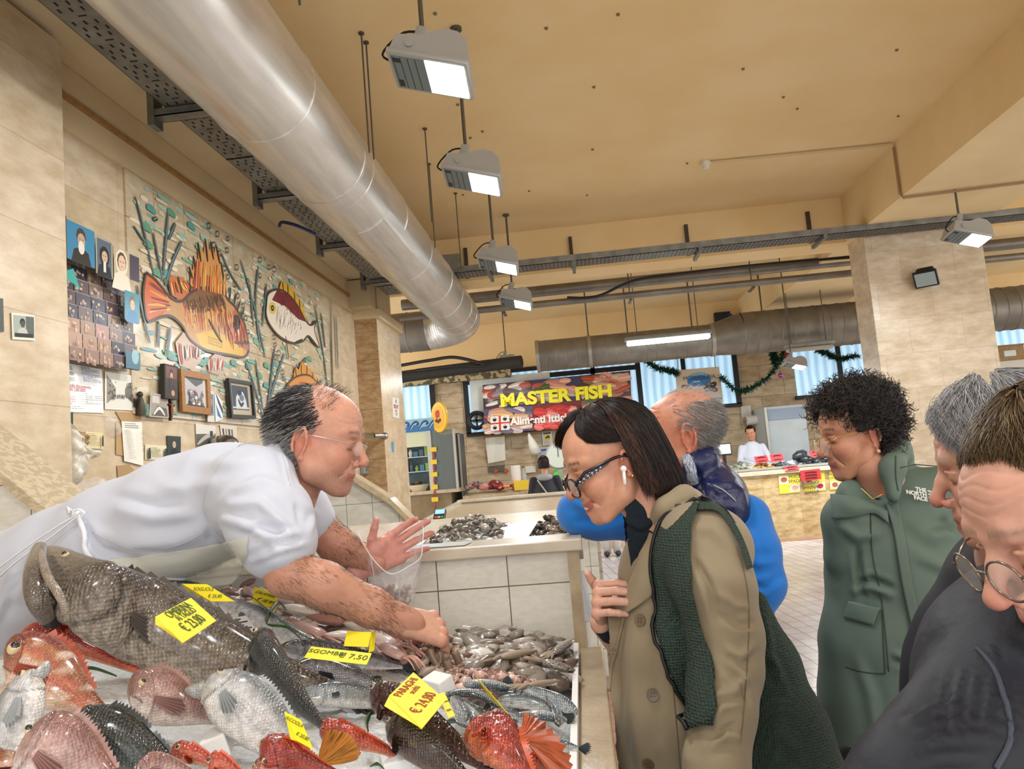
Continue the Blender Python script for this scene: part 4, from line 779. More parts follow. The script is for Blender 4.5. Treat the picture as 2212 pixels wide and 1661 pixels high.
# partitions with sloping caps (between stalls)
def partition(y, pts, label, thk=.1):
    """pts: top edge (x, z) from wall to aisle"""
    t = thing('stall_partition', label, 'partition', (pts[0][0], y, 0)); vs = []; n = len(pts)
    for yy in (y, y+thk): vs += [(x, yy, 0) for x, z in pts]+[(x, yy, z) for x, z in reversed(pts)]
    k = 2*n; MB().add(vs, [tuple(range(k)), tuple(range(2*k-1, k-1, -1))]+[(i, k+i, k+(i+1) % k, (i+1) % k) for i in range(k)]).build('tiled_wall', m_wtileF, t)
    c = MB()
    for (x0, z0), (x1, z1) in zip(pts, pts[1:]):
        c.add([(x0, y-.04, z0), (x1, y-.04, z1), (x1, y+thk+.04, z1), (x0, y+thk+.04, z0), (x0, y-.04, z0+.05), (x1, y-.04, z1+.05), (x1, y+thk+.04, z1+.05), (x0, y+thk+.04, z0+.05)], [(0, 3, 2, 1), (4, 5, 6, 7), (0, 1, 5, 4), (1, 2, 6, 5), (2, 3, 7, 6), (3, 0, 4, 7)])
    c.build('marble_cap', m_marble, t); return t
def xz(px, py, y): p = P(px, py, y); return p.x, p.z
a, b, c = xz(755, 1022, 5.86), xz(842, 1076, 5.86), xz(906, 1140, 5.86)
sl = (a[1]-b[1])/(b[0]-a[0]); partition(5.9, [(a[0]-.28, a[1]+sl*.28-.05), (b[0], b[1]-.05), (c[0], c[1]-.05), (SX0+.1, 1.1)], 'tiled partition with sloping stone cap beyond the seller head')
# kiosk with shop fridge in the far left corner
KY = 14.2
def fill_box(mb, px0, py0, px1, py1, y, d=.05, col=None, mi=0): a = P(px0, py1, y); b = P(px1, py0, y); return mb.box((min(a.x, b.x), y, min(a.z, b.z)), (max(a.x, b.x), y+d, max(a.z, b.z)), mi, col=col)
t = thing('shop_kiosk', 'small corner kiosk with painted blue waves above glass shelves of groceries', 'kiosk', (P(905, 1060, KY).x, KY, 0))
k = P(868, 1090, KY); k1 = P(947, 1090, KY); zt = P(900, 905, KY).z; zs = P(900, 1062, KY).z
MB().box((k.x-.8, KY, 0), (k1.x+.25, KY+.68, zs-.06)).build('counter_base', mat('kiosk_base', '8d7a5c', .7, col2='7a684c', vs=6), t)
MB().box((k.x-.82, KY-.08, zs-.06), (k1.x+.42, KY+.68, zs)).build('counter_top', m_marble, t)
fs = MB(); z1, z2 = P(900, 933, KY).z, zt; fs.box((k.x-.8, KY-.02, z1), (k1.x+.06, KY+.02, z2)); o = fs.build('fascia', mat('fascia_blue', '8fb8c6', .5), t)
pw = Paint(lambda u, v: Vector((k.x-.8+(k1.x+.86-k.x)*u, KY-.021, z2+(z1-z2)*v)), (0, -1, 0), .0004)
pw.fill([(0, .55)]+[(u, .55+.12*math.sin(u*24)) for u in np.linspace(0, 1, 40)]+[(1, 1), (0, 1)], '2f6ea6')
for i in range(9): u = .04+i*.115; pw.stroke([(u-.05, .8), (u, .35), (u+.04, .25), (u+.06, .42), (u+.035, .48)], .05, '1f4f8c'); pw.stroke([(u-.04, .82), (u+.01, .42), (u+.05, .34)], .012, 'cfe4ec')
pw.build('painted_waves', m_paint, o, color=True)
MB().box((k.x-.8, KY+.02, P(900, 965, KY).z), (k1.x+.02, KY+.05, z1)).build('upper_board', mat('pale_board', 'c9cfae', .6), t)
MB().box((k1.x-.12, KY-.05, zs), (k1.x-.04, KY+.03, z1)).box((k1.x+.36, KY-.05, zs), (k1.x+.4, KY+.03, z1)).build('corner_post', mat('alu', 'a7a7a0', .4, .5), t)
MB().box((k.x-.8, KY+.62, zs), (k1.x, KY+.66, z1)).build('back_panel', mat('kiosk_back', '5d6f74', .5, col2='3a474a', vs=5), t)
for z in (zs+.35, zs+.62, zs+.85): MB().box((k.x-.7, KY+.25, z), (k1.x-.1, KY+.6, z+.015)).build('shelf', mat('glass_shelf', 'a9c6cc', .2, .1), t)
MB().box((k1.x-.03, KY-.02, zs), (k1.x+.36, KY-.012, z1)).build('side_glass', mat('smoky_glass', '6a7470', .12, alpha=.55), t)
r = random.Random(11); cols = ['c8a83c', 'b03a34', 'dcd6c4', '3f6f8c', '2f2f30', '7a4a34', '8aa34a', 'c9c4b4', 'd9b53c', '4a5a68', 'a85a3a']
names = ['yellow', 'red', 'white', 'blue', 'black', 'brown', 'green', 'cream', 'golden', 'slate', 'rust']
for row, z in enumerate((zs, zs+.365, zs+.635, zs+.865)):
    for j in range(9):
        x = k.x-.28+j*.105; 
        if x > k1.x-.2: break
        i = r.randrange(len(cols)); h = r.uniform(.1, .2); mb = MB()
        if r.random() < .5: mb.lathe([(.035, 0), (.04, h*.7), (.018, h*.85), (.018, h)], 10, Matrix.Translation((x, KY+.4, z)))
        else: mb.box((x-.045, KY+.35, z), (x+.045, KY+.45, z+h), bev=.006)
        solo(mb, 'grocery_jar' if r.random() < .5 else 'grocery_packet', mat('goods_'+names[i], cols[i], .4), 'small %s packet or jar on the kiosk shelves' % 'coloured', 'grocery', 'groceries on the kiosk shelves')
c = P(905, 1062, KY+.12); c.z = zs
t2 = thing('basket', 'round pale basket of dark packets on the kiosk counter', 'basket', c); MB().lathe([(.12, 0), (.2, .12), (.19, .12), (.11, .015)], 20, Matrix.Translation(c)).build('basket', mat('pale_wicker', 'cfc4a6', .7), t2)
bb = MB(); [bb.ball(c+Vector((r.uniform(-.1, .1), r.uniform(-.1, .1), .11+r.random()*.06)), (.05, .04, .03), seg=8) for _ in range(9)]; tag(bb.build('packets', mat('dark_goods', '2c2a2a', .3), t2), kind='stuff')
for i in range(5):
    p = P(936+i*.9, 972+i*27, KY-.07); t2 = thing('hanging_packet', 'yellow price card with a red brown salami snack strip hanging on the kiosk post', 'snack packet', p, 'snack packets on the kiosk post')
    MB().box(p+Vector((-.06, -.01, -.03)), p+Vector((.06, .0, .05))).build('price_card', mat('price_yellow', 'e0c032', .6), t2); MB().ball(p+Vector((0, -.01, -.1)), (.025, .015, .06), seg=8).build('snack', mat('salami', '9a3a20', .4), t2)
p = P(949, 901, KY-.15); t2 = thing('round_sign', 'round yellow sign with a red and grey shellfish drawing on the kiosk corner', 'sign', p); Tm = Matrix.Translation(p)@Matrix.Rotation(R(-50), 4, 'Z')@Matrix.Rotation(R(90), 4, 'X')
MB().lathe([(.27, -.02), (.28, 0), (.27, .02)], 30, Tm).build('disc', mat('sign_yellow', 'e2b52e', .4), t2); MB().lathe([(.2, .021), (.2, .024)], 30, Tm).build('inner_disc', mat('sign_amber', 'e0a428', .4), t2)
e = MB(); [e.ball(Tm@Vector(q), s, seg=8) for q, s in (((-.03, .05, .025), (.04, .02, .08)), ((.03, .06, .025), (.04, .02, .07)))]; e.build('red_emblem', mat('emblem_red', 'c4452c', .5), t2); e = MB(); [e.ball(Tm@Vector(q), .035, seg=8) for q in ((-.06, -.06, .022), (0, -.08, .022), (.06, -.06, .022))]; e.build('grey_emblem', mat('emblem_grey', '4c4c52', .5), t2)
# dark fridge
a = P(948, 1062, 14.9); b = P(992, 935, 14.9); t = thing('display_fridge', 'tall dark glass door fridge right of the kiosk', 'fridge', (a.x, 15, 0))
MB().box((a.x, 14.9, 0), (b.x, 15.5, b.z), bev=.01).build('cabinet', mat('fridge_dark', '3a3c3c', .4), t); MB().box((a.x+.04, 14.88, 1.0), (b.x-.04, 14.9, b.z-.05)).build('door', mat('fridge_glass', '2c2a28', .1, col2='5a4a40', vs=5), t); MB().box((b.x-.03, 14.86, .9), (b.x, 14.89, b.z-.02)).build('handle', mat('alu'), t)
# far counter under the big sign
def zc(px, py, y): return P(px, py, y).z
F1 = 14.2; zt = zc(1130, 1062, F1)
a = P(1000, 1070, F1).x; b = 1.35; t = thing('fish_stall', 'long stone fish stall under the sign with big yellow letters', 'stall', (a, F1, 0))
MB().box((a, F1, 0), (b, F1+1.1, zt-.05)).build('stone_base', m_travB, t)
MB().add([(a, F1-.04, zt-.05), (b, F1-.04, zt-.05), (b, F1+1.1, zt-.05), (a, F1+1.1, zt-.05), (a, F1-.04, zt), (b, F1-.04, zt), (b, F1+1.1, zt+.1), (a, F1+1.1, zt+.1)], [(0, 3, 2, 1), (4, 5, 6, 7), (0, 1, 5, 4), (1, 2, 6, 5), (2, 3, 7, 6), (3, 0, 4, 7)]).build('marble_top', m_marble, t)
def heap(name, label, cat, px0, px1, py, y, h, cols, n, size=.05, dep=.35, kind='stuff', shape=(1, .6, .5), z=None):
    mb = MB(); rr = random.Random(hash(label) % 1000 if False else len(label)); a = P(px0, py, y); b = P(px1, py, y); z = a.z if z is None else z
    for i in range(n):
        u, v = rr.random(), rr.random(); e = math.sin(PI*min(max(u, .08), .92))*h; c = Vector((a.x+(b.x-a.x)*u, y+v*dep, z+size*.3+e*rr.random()*(1-abs(v-.5)))); s = size*rr.uniform(.6, 1.2)
        q = Euler((rr.uniform(-.5, .5), rr.uniform(-.5, .5), rr.uniform(0, 6))).to_matrix(); mb.ball(c, (s*shape[0], s*shape[1], s*shape[2]), seg=8, rot=q, col=shade(rr.choice(cols), rr.uniform(.7, 1.25)))
    return tag(mb.build(name, mat('wet_seafood', attr=True, rough=.25, spec=.6), smooth=True, color=True), label, cat, kind=kind)
heap('cut_fish', 'pile of pink and grey fish pieces at the left end of the far stall', 'fish', 1006, 1042, 1058, F1+.1, .12, ['b98a84', '8c7a78', 'c9a8a0', '6a5c60', '9a4a44'], 40, .07)
heap('tuna_loin', 'dark red tuna loin lying on the far stall', 'fish', 1060, 1078, 1055, F1+.2, .1, ['8c2430', '7a1e2a'], 5, .14)
heap('swordfish_slice', 'pale pink fish slab left of the dark red tuna', 'fish', 1044, 1062, 1058, F1+.1, .05, ['c48e84', 'b57a70'], 6, .12)
heap('salmon_fillets', 'row of orange salmon fillets on the far stall', 'fish', 1078, 1145, 1056, F1+.1, .04, ['d98a5c', 'dd7a44', 'd99a78', 'cf6a3c'], 46, .08, shape=(1, .5, .3))
heap('pink_fillets', 'tray heaped with pale pink prawns on the far stall', 'seafood', 1214, 1250, 1052, F1+.3, .2, ['e0a898', 'd99a88', 'e6b8a8', 'cf8a78'], 60, .07)
heap('squid_pieces', 'beige cut seafood along the right of the far stall', 'seafood', 1195, 1250, 1062, F1+.05, .05, ['c9b49c', 'b59a80', 'd6c6b0'], 40, .06, .2)
p = P(1127, 1058, F1+.02); solo(MB().box(p+Vector((-.13, 0, 0)), p+Vector((.13, .01, .17)), M4=None), 'price_card', mat('price_yellow'), 'yellow price card standing among the orange salmon', 'price card')
p = P(1117, 1054, F1+.5); t = thing('paper_roll', 'white paper towel roll standing on the far stall', 'paper roll', p); MB().lathe([(.09, 0), (.09, .42)], 20, Matrix.Translation(p)).build('roll', mat('tissue', 'e3e0d8', .8), t, 'auto'); MB().lathe([(.025, .42), (.025, .425)], 10, Matrix.Translation(p)).build('core', m_card, t)
p = P(1134, 1054, F1+.55); t = thing('bottle', 'clear plastic bottle beside the paper towel roll', 'bottle', p); MB().lathe([(.05, 0), (.05, .25), (.02, .33), (.02, .38)], 14, Matrix.Translation(p)).build('body', mat('pet', 'b9c0c4', .15, alpha=.6), t, 'auto'); MB().lathe([(.022, .38), (.022, .4)], 10, Matrix.Translation(p)).build('cap', m_blk, t)
p = P(1204, 1050, F1+.55); t = thing('bottle', 'squat bright green bottle on the far stall beside the weighing scale', 'bottle', p); MB().lathe([(.11, 0), (.12, .12), (.05, .2), (.03, .26)], 16, Matrix.Translation(p)).build('body', mat('green_plastic', '4fc94a', .3, alpha=.9), t, 'auto'); MB().lathe([(.03, .26), (.03, .3)], 10, Matrix.Translation(p)).build('cap', mat('green_cap', '3aa83a', .4), t)
p = P(1212, 1050, F1+.75); t = thing('weighing_scale', 'hanging dial weighing scale with a round white face on a steel post', 'scale', p); MB().box(p+Vector((-.05, -.04, 0)), p+Vector((.05, .04, .5)), bev=.01).build('post', mat('alu'), t); Td = Matrix.Translation((p.x, p.y-.05, zc(1211, 984, F1+.75)))@Matrix.Rotation(R(90), 4, 'X')
MB().lathe([(.23, -.08), (.25, 0), (.235, .03)], 32, Td).build('dial_rim', mat('scale_rim', '9fa5a0', .4), t, 'auto'); MB().lathe([(.22, .031), (.22, .034)], 32, Td).build('dial_face', mat('scale_face', 'cfd8cf', .4), t); MB().box((-.006, -.02, .035), (.006, .18, .04), M4=Td).build('needle', m_blk, t)
solo(MB().box(P(1055, 1020, BY-.06)-Vector((0, 0, 0)), P(1089, 1005, BY-.06)+Vector((0, .05, .0))), 'wall_panel', mat('dark_panel', '5c5850', .5), 'dark rectangular panel on the wall below the hanging white paper', 'panel')
for x in (1072, 1093):
    p = P(x, 1017, BY-.02); solo(MB().lathe([(.05, 0), (.04, .05)], 12, Matrix.Translation(p)@Matrix.Rotation(R(90), 4, 'X')), 'red_wall_knob', mat('red_knob', 'b5503a', .5), 'small red round knob on the wall above the far stall', 'wall fitting', 'red wall knobs')  # round red knobs fixed on the back wall
p = P(1146, 1014, BY-.03); solo(MB().box(p+Vector((-.11, -.03, -.07)), p+Vector((.11, .02, .07)), bev=.01), 'light_switch', mat('white_plastic'), 'white wall switch left of the woman in the dark jacket', 'switch')
# hanging white paper and bag
def cloth_sheet(name, px, y, label, cat, col, amp=.03, d=.02):
    a = [P(*q, y) for q in px]; n = 12; V = []
    for i in range(n+1):
        for j in range(n+1): u, v = j/n, i/n; p = (a[0]*(1-u)+a[1]*u)*(1-v)+(a[3]*(1-u)+a[2]*u)*v; V.append((p.x, p.y+amp*math.sin(u*9+v*2)*(.4+.6*v), p.z))
    F = [(i*(n+1)+j, i*(n+1)+j+1, (i+1)*(n+1)+j+1, (i+1)*(n+1)+j) for i in range(n) for j in range(n)]; k = len(V)
    V2 = [(x, y_+d, z) for x, y_, z in V]; return solo(MB().add(V+V2, F+[tuple(i+k for i in f[::-1]) for f in F]), name, mat('cloth_'+col, col, .8), label, cat, smooth='auto')
solo(MB().tube([P(1045, 945, BY-.1), P(1170, 932, BY-.1)], .03, 8), 'rail', mat('rail_wood', '9a7a50', .6), 'thin wooden rail under the sign with hooks', 'rail')
cloth_sheet('apron', [(1048, 946), (1090, 942), (1092, 994), (1054, 1001)], BY-.14, 'white apron hanging flat on the rail under the sign', 'apron', 'dcd8cc')
c = [P(*q, BY-.3) for q in ((1143, 940), (1150, 958), (1158, 978))]; p = c[2]
solo(MB().tube([c[0]+Vector((0, 0, .05)), c[0], c[1], p, p-Vector((0, 0, .05))], [.015, .04, .11, .15, .03], 12, flat=.8), 'plastic_bag', mat('white_bag', 'e2ded4', .5, bump=.6, bs=12, bd=.03), 'knotted white plastic bag hanging from the rail under the sign', 'bag', smooth=True)
def board(name, q, y, label, cat, base, marks, th=.02, group=None):
    a = [P(*p, y) for p in q]; n = Vector((0, -1, 0)); t = thing(name, label, cat, (a[2]+a[3])/2, group); MB().poly([a[0], a[3], a[2], a[1]], n, th).build('panel', mat('board_'+base, base, .45), t)
    f = lambda u, v: (a[0]*(1-u)+a[1]*u)*(1-v)+(a[3]*(1-u)+a[2]*u)*v; p = Paint(lambda u, v: f(u, v)+n*(th+.001), n, .0001); marks(p)
    if p.v: p.build('print', m_gloss, t, color=True)
    return t, lambda u, v: frame(f(u, v)+n*(th+.06), f(min(u+.1, 1), v)-f(u, v), f(u, v)-f(u, v+.1))
board('notice', [(1171, 934), (1192, 932), (1194, 960), (1173, 962)], BY-.03, 'white and yellow warning notice below the sign', 'notice', 'd8d6ca', lambda p: (rect(p, .22, .22, .78, .62, 'e0c030'), p.stroke([(.3, .5), (.6, .35), (.7, .5)], .04, '2c2c20'), rect(p, .1, .03, .9, .16, '3a3a34'), textlines(p, .15, .68, .85, .94, 4, '6a6a66', .012)))
board('notice', [(1160, 968), (1189, 965), (1193, 1005), (1163, 1008)], BY-.03, 'bluish poster partly behind the woman in the dark jacket', 'notice', 'b9bcc2', lambda p: (rect(p, .1, .08, .9, .2, '3f5a9a'), textlines(p, .15, .3, .85, .9, 7, '70747c', .01)))
# big sign
def master(p):
    r = random.Random(21)
    bgs = ['4a3a3c', '4c4a66', '5a4444', '5a5670', '8c2f2c', '7a7460']
    for i in range(3):
        for j in range(2): rect(p, i/3, j/2, (i+1)/3, (j+1)/2, bgs[i+3*j])
    def fishes(u0, v0, u1, v1, n, cols, L):
        for _ in range(n):
            u, v = r.uniform(u0+.02, u1-.02), r.uniform(v0+.05, v1-.05); a = r.uniform(-.5, .5); l = L*r.uniform(.6, 1.1); c = r.choice(cols)
            du, dv = l*math.cos(a)/2, l*math.sin(a); pts = [(max(u0, min(u1, u+s*du)), max(v0, min(v1, v+s*dv))) for s in (-1, -.3, .3, 1)]
            p.stroke(pts, .16*r.uniform(.5, 1.1), c)
            p.stroke([(x, y+.008) for x, y in pts], .03, shade(c, 1.5))
    fishes(0, 0, .33, .5, 46, ['8a8088', '5c545c', 'b5abab', '3c3438', '9c5a50', 'a84a3c', 'c9c0bc'], .12); fishes(.34, .02, .66, .48, 26, ['b9b0b0', 'c0564c', 'd08a78', '8a8490', 'd9a898', '50603c'], .14)
    fishes(.67, 0, 1, .5, 40, ['c07a64', 'b98a74', 'd8a898', '8a6a54', 'a85038', 'cbb49c', '5a6a3c'], .13); fishes(0, .5, .33, 1, 34, ['b9a8a8', 'a84444', 'c08478', '6a6478', 'd0b8b0', 'c9a070'], .13)
    fishes(.34, .52, .66, 1, 60, ['c43a36', 'd2504a', 'a82a28', 'd8706a', 'b53430', 'e09088'], .1); fishes(.67, .5, 1, 1, 40, ['a89a8a', 'c07050', '7a8450', 'c9b8a8', 'd08a68', '4a6038'], .11)
    for u in (.07, .14):      # four-quarter crest
        pass
    rect(p, .045, .66, .175, .95, 'e6e0da'); rect(p, .103, .66, .117, .95, 'c8402c'); rect(p, .045, .79, .175, .82, 'c8402c')
    for u, v in ((.075, .725), (.145, .725), (.075, .885), (.145, .885)): oval(p, u, v, .014, .042, '23262a', 8); rect(p, u-.013, v-.03, u+.013, v-.018, 'e6e0da')
t, fr = board('shop_sign', [(1043, 832), (1361, 801), (1366, 913), (1047, 938)], BY-.35, 'wide photographic seafood sign with big yellow capital letters', 'sign', '3a3034', master, .04)
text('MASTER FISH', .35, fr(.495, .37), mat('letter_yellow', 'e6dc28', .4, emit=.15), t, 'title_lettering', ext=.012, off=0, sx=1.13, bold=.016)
text('Alimenti Ittici di Qualità', .215, fr(.52, .80), mat('letter_white', 'f0ece6', .4), t, 'subtitle_lettering', ext=.01, sx=.98, bold=.008)
for s in (.15, .85): solo(MB().box(P(1043+318*s, 870, BY-.3)-Vector((.03, .0, .1)), P(1043+318*s, 870, BY-.3)+Vector((.03, .3, .1))), 'sign_bracket', m_blk, 'steel bracket fixing the wide seafood sign to the wall', 'bracket', 'brackets of the wide seafood sign')
# mussel poster
def mussels(p):
    oval(p, .52, .3, .27, .2, '8fb4cc', 20); oval(p, .52, .36, .27, .16, '3f7cb8', 20); r = random.Random(3); textlines(p, .38, .37, .68, .41, 1, 'dce8f0', .014)
    for k, (u0, v0) in enumerate(((.22, .58), (.76, .55))):
        for i in range(9): u, v = u0+r.uniform(-.11, .11), v0+r.uniform(-.09, .09); a = r.uniform(-.8, .8); p.stroke([(u-.07*math.cos(a), v-.05*math.sin(a)), (u, v), (u+.07*math.cos(a), v+.05*math.sin(a))], .1, r.choice(['3c3a4a', '57505a', '2c2c3a', '6a6068'])); p.stroke([(u-.03*math.cos(a), v-.03*math.sin(a)), (u+.03, v)], .02, 'b9a9a4')
    textlines(p, .25, .8, .8, .82, 1, '8a96a8', .008); p.stroke([(.7, .93), (.85, .88), (.98, .9)], .04, '5a9ac8')
t, fr = board('poster', [(1458, 800), (1553, 792), (1562, 868), (1465, 877)], BY-.35, 'cream poster with a blue oval and mussels hanging before the windows', 'poster', 'd5c6ae', mussels, .015)
text('MITILIOLBIA', .12, fr(.52, .27), mat('navy_ink', '2c4468', .5), t, ext=.002)
for x in (1465, 1545): solo(MB().tube([P(x, 803 if x < 1500 else 795, BY-.36), P(x-3, 740, BY-.36)], .008, 5), 'hanging_wire', m_rod, 'thin wire holding up the cream mussel poster', 'wire', 'wires of the mussel poster')
# garland
def garland(pts, y, label, seed):
    r = random.Random(seed); c = spline([P(a, b, y) for a, b in pts], 60); t = thing('garland', label, 'garland', Vector(c[0])); mb = MB(); mb.tube([Vector(q) for q in c], .02, 6)
    for q in c:
        for _ in range(12):
            d = Vector((r.gauss(0, 1), r.gauss(0, 1), r.gauss(0, 1))).normalized()*r.uniform(.07, .14); e = d.orthogonal().normalized()*.02; mb.add([Vector(q)-e, Vector(q)+e, Vector(q)+d], [(0, 1, 2)])
    mb.build('tinsel', mat('green_tinsel', '2d5c48', .4, col2='1f4436', vs=20), t)
    return t, c
garland([(1380, 752), (1392, 775), (1420, 795), (1445, 800), (1462, 806)], BY-.5, 'short green tinsel garland left of the mussel poster', 1)
t, c = garland([(1558, 815), (1590, 842), (1620, 840), (1655, 818), (1680, 788), (1692, 762), (1697, 748)], BY-.5, 'long green tinsel garland sweeping up beside the glowing lamp', 2)
for px, py, cc in ((1686, 811, 'c458a8'), (1699, 768, 'c04058')):
    p = P(px, py, BY-.55); u = thing('bauble', 'small shiny %s ball hanging from the long garland' % ('purple' if cc[1] == '4' and cc == 'c458a8' else 'red'), 'bauble', p); MB().ball(p, .05, seg=14).build('ball', mat('bauble_'+cc, cc, .15, .6), u, True); MB().tube([p+Vector((0, 0, .045)), p+Vector((0, 0, .1))], .008, 6).build('cap', m_rod, u)
garland([(1668, 752), (1671, 765), (1674, 782)], BY-.45, 'short vertical green garland end under the large duct', 3)
garland([(1765, 755), (1790, 765), (1815, 775), (1850, 768)], BY-.5, 'green tinsel garland across the far right window', 4)
# wheel / round thing at the left window, box at far right
p = P(1030, 908, BY-.2); u = thing('fan', 'round dark fan in the lower left corner of the window behind the sign', 'fan', p); Td = Matrix.Translation(p)@Matrix.Rotation(R(90), 4, 'X')
ring = [Td@Vector((.16*math.cos(a), .16*math.sin(a), 0)) for a in np.linspace(0, 2*PI, 25)[:-1]]; MB().tube(ring, .045, 8, closed=True).build('ring', m_blk, u, True); MB().box((-.02, -.16, -.01), (.02, .16, .01), M4=Td).box((-.16, -.02, -.01), (.16, .02, .01), M4=Td).build('blades', m_blk, u)
# right far counter
F2 = 13.7; zt = zc(1700, 1014, F2); a = 1.7; t = thing('fish_stall', 'stone fish stall with yellow fish posters where the man in white works', 'stall', (a, F2, 0))
MB().box((a, F2, 0), (7.5, F2+1.0, zt-.06)).build('stone_base', tilemat('travertine_counter', 'XZ', .6, .42, c1='d0bd94', c2='c2ac80', mortar='a08c66', rough=.4, noise_c='cfc3aa', ms=.003), t)
MB().add([(a-.1, F2-.05, zt-.06), (7.52, F2-.05, zt-.06), (7.52, F2+1.0, zt), (a-.1, F2+1.0, zt), (a-.1, F2-.05, zt), (7.52, F2-.05, zt), (7.52, F2+1.0, zt+.12), (a-.1, F2+1.0, zt+.12)], [(0, 3, 2, 1), (4, 5, 6, 7), (0, 1, 5, 4), (1, 2, 6, 5), (2, 3, 7, 6), (3, 0, 4, 7)]).build('marble_top', m_marbleL, t)
MB().box((a, F2+.04, zt+.02), (7.45, F2+.1, zt+.06)).build('steel_edge', mat('alu'), t)
gy = F2+.15; hz = zt+.03
H = lambda nm, lb, a_, b_, cols, n, s, h, **k: heap(nm, lb, 'seafood', a_, b_, 1008, gy, h, cols, n, s, z=hz, **k)
H('razor_clams', 'heap of pale clams at the left end of the far right stall', 1530, 1590, ['cbb8a0', 'b5a48c', 'd8ccb8', '8f8472'], 80, .055, .08); H('oyster_heap', 'grey green oysters heaped before the man in white', 1588, 1620, ['6f7462', '8a8f80', '5a5c4c', 'a5a595'], 40, .08, .14)
H('clam_heap', 'golden brown clams heaped behind a red price card', 1630, 1672, ['b5803c', 'a06c30', 'c8964c', '7c5426'], 110, .045, .1); H('net_bag_mussels', 'silver and black bagged shellfish on the far right stall', 1676, 1740, ['8a9098', '2c2f34', 'c4c9cc', '3f444c', '6a7078'], 70, .07, .1); H('mussel_heap', 'glossy black mussels heaped at the right of the far stall', 1738, 1800, ['1d2024', '2c3034', '24303a'], 60, .09, .12)
H('mussel_bag', 'big black glossy ball shaped mussel net on the far right stall', 1733, 1750, ['1c1e22', '262a30'], 8, .16, .2)
m_redcard = mat('red_card', 'c2323a', .6)
def card(px0, py0, px1, py1, y, label, m=None, lines=2, tilt=.1, g=None, txt=None, pm=None):
    a = P(px0, py1, y); b = P(px1, py0, y); u = thing('price_card', label, 'price card', a, g); MB().add([(a.x, y, a.z), (b.x, y, a.z+(b.x-a.x)*.05), (b.x-.01, y+tilt, b.z), (a.x-.01, y+tilt, b.z-.01)], [(0, 1, 2, 3)]).add([(a.x, y+.006, a.z), (b.x, y+.006, a.z+(b.x-a.x)*.05), (b.x-.01, y+tilt+.006, b.z), (a.x-.01, y+tilt+.006, b.z-.01)], [(3, 2, 1, 0)]).build('card', m or m_redcard, u)
    mk = MB(); h = b.z-a.z; w_ = b.x-a.x
    for i in range(lines): s = .25+.5*i/max(lines-1, 1); mk.tube([(a.x+w_*.2, y+tilt*s-.008, a.z+h*s), (a.x+w_*.5, y+tilt*s-.008, a.z+h*(s+.05)), (a.x+w_*.8, y+tilt*s-.008, a.z+h*s)], .008, 4)
    mk.build('handwriting', pm or mat('dark_marker', '4a1c20', .7), u)
    return u
card(1546, 990, 1562, 1003, gy, 'small red price card at the left end of the far right stall'); card(1634, 983, 1660, 1001, gy, 'red price card in front of the man in white'); card(1668, 979, 1693, 998, gy, 'red price card right of the golden clams'); card(1753, 971, 1780, 988, gy, 'red price card above the black mussels'); card(1697, 1005, 1726, 1018, F2-.07, 'pink red card hanging over the stall edge')
card(1732, 1012, 1772, 1040, F2-.09, 'big red handwritten price sign on the front of the far right stall', lines=3, tilt=.0)
def fishposter(words, k):
    def f(p):
        r = random.Random(k); rect(p, .02 if k != 2 else .5, .05, .48 if k != 2 else .98, .5, 'd8d2bc'); rect(p, .5 if k != 2 else .02, .55, .98 if k != 2 else .5, .95, 'd8d2bc'); c = ['a85a50', 'b03040', 'c9906a'][k]
        oval(p, .25 if k != 2 else .75, .28, .16, .14, c); oval(p, .75 if k != 2 else .26, .75, .15, .13, ['c9a890', 'b02838', 'a8604a'][k])
    return f
for k, (q, wd, lb) in enumerate((([(1681, 1026), (1726, 1022), (1729, 1063), (1684, 1067)], 'PESCE\nSPADA', 'yellow fish poster at the left of the stall front'), ([(1735, 1030), (1780, 1016), (1784, 1059), (1738, 1063)], 'TONNO\nPINNA\nGIALLA', 'yellow fish poster below the big red price sign'), ([(1790, 1018), (1833, 1014), (1836, 1055), (1793, 1058)], 'SALMONE\nNORVEGESE', 'yellow fish poster at the right of the stall front, beside the green coat'))):
    t, fr = board('poster', q, F2-.005, lb, 'poster', 'dcd048', fishposter(wd, k), .006); text(wd, .075 if k < 2 else .06, fr(.74 if k == 0 else (.27 if k == 1 else .26), .27 if k != 1 else .75), mat('dark_ink', '3a3a28', .7), t, ext=.001)
# cold cabinet, paper roll, till on the wall side
ya = 15.6; t = thing('cold_cabinet', 'big pale grey steel cabinet behind the man in white', 'cabinet', (P(1690, 1000, ya).x, ya, 0)); a = P(1660, 995, ya); b = P(1738, 872, ya)
MB().box((a.x, ya, 0), (b.x, ya+.8, b.z), bev=.01).build('cabinet_body', mat('cabinet_grey', 'b5bcc0', .4, .1), t); MB().box((a.x+.08, ya-.02, .3), (b.x-.02, ya, P(1700, 907, ya).z)).build('door', mat('cabinet_door', 'a9b4ba', .4, .1, col2='b9c2c6', vs=3), t); MB().box((a.x+.08, ya-.025, P(1700, 905, ya).z), (b.x-.02, ya, b.z-.05)).build('control_panel', mat('cabinet_panel', '8fa0b5', .4), t); MB().box((a.x, ya-.1, .3), (a.x+.06, ya-.02, b.z), bev=.01).build('hinge_side', mat('alu'), t)
p = P(1628, 907, ya+.6); t = thing('paper_roll', 'white paper roll fixed on the wall above the man in white', 'paper roll', p); MB().tube([p+Vector((-.13, 0, 0)), p+Vector((.13, 0, 0))], .09, 18).build('roll', mat('tissue'), t, 'auto'); MB().box(p+Vector((-.16, -.01, -.01)), p+Vector((.16, .3, .02))).build('holder', m_grey, t)
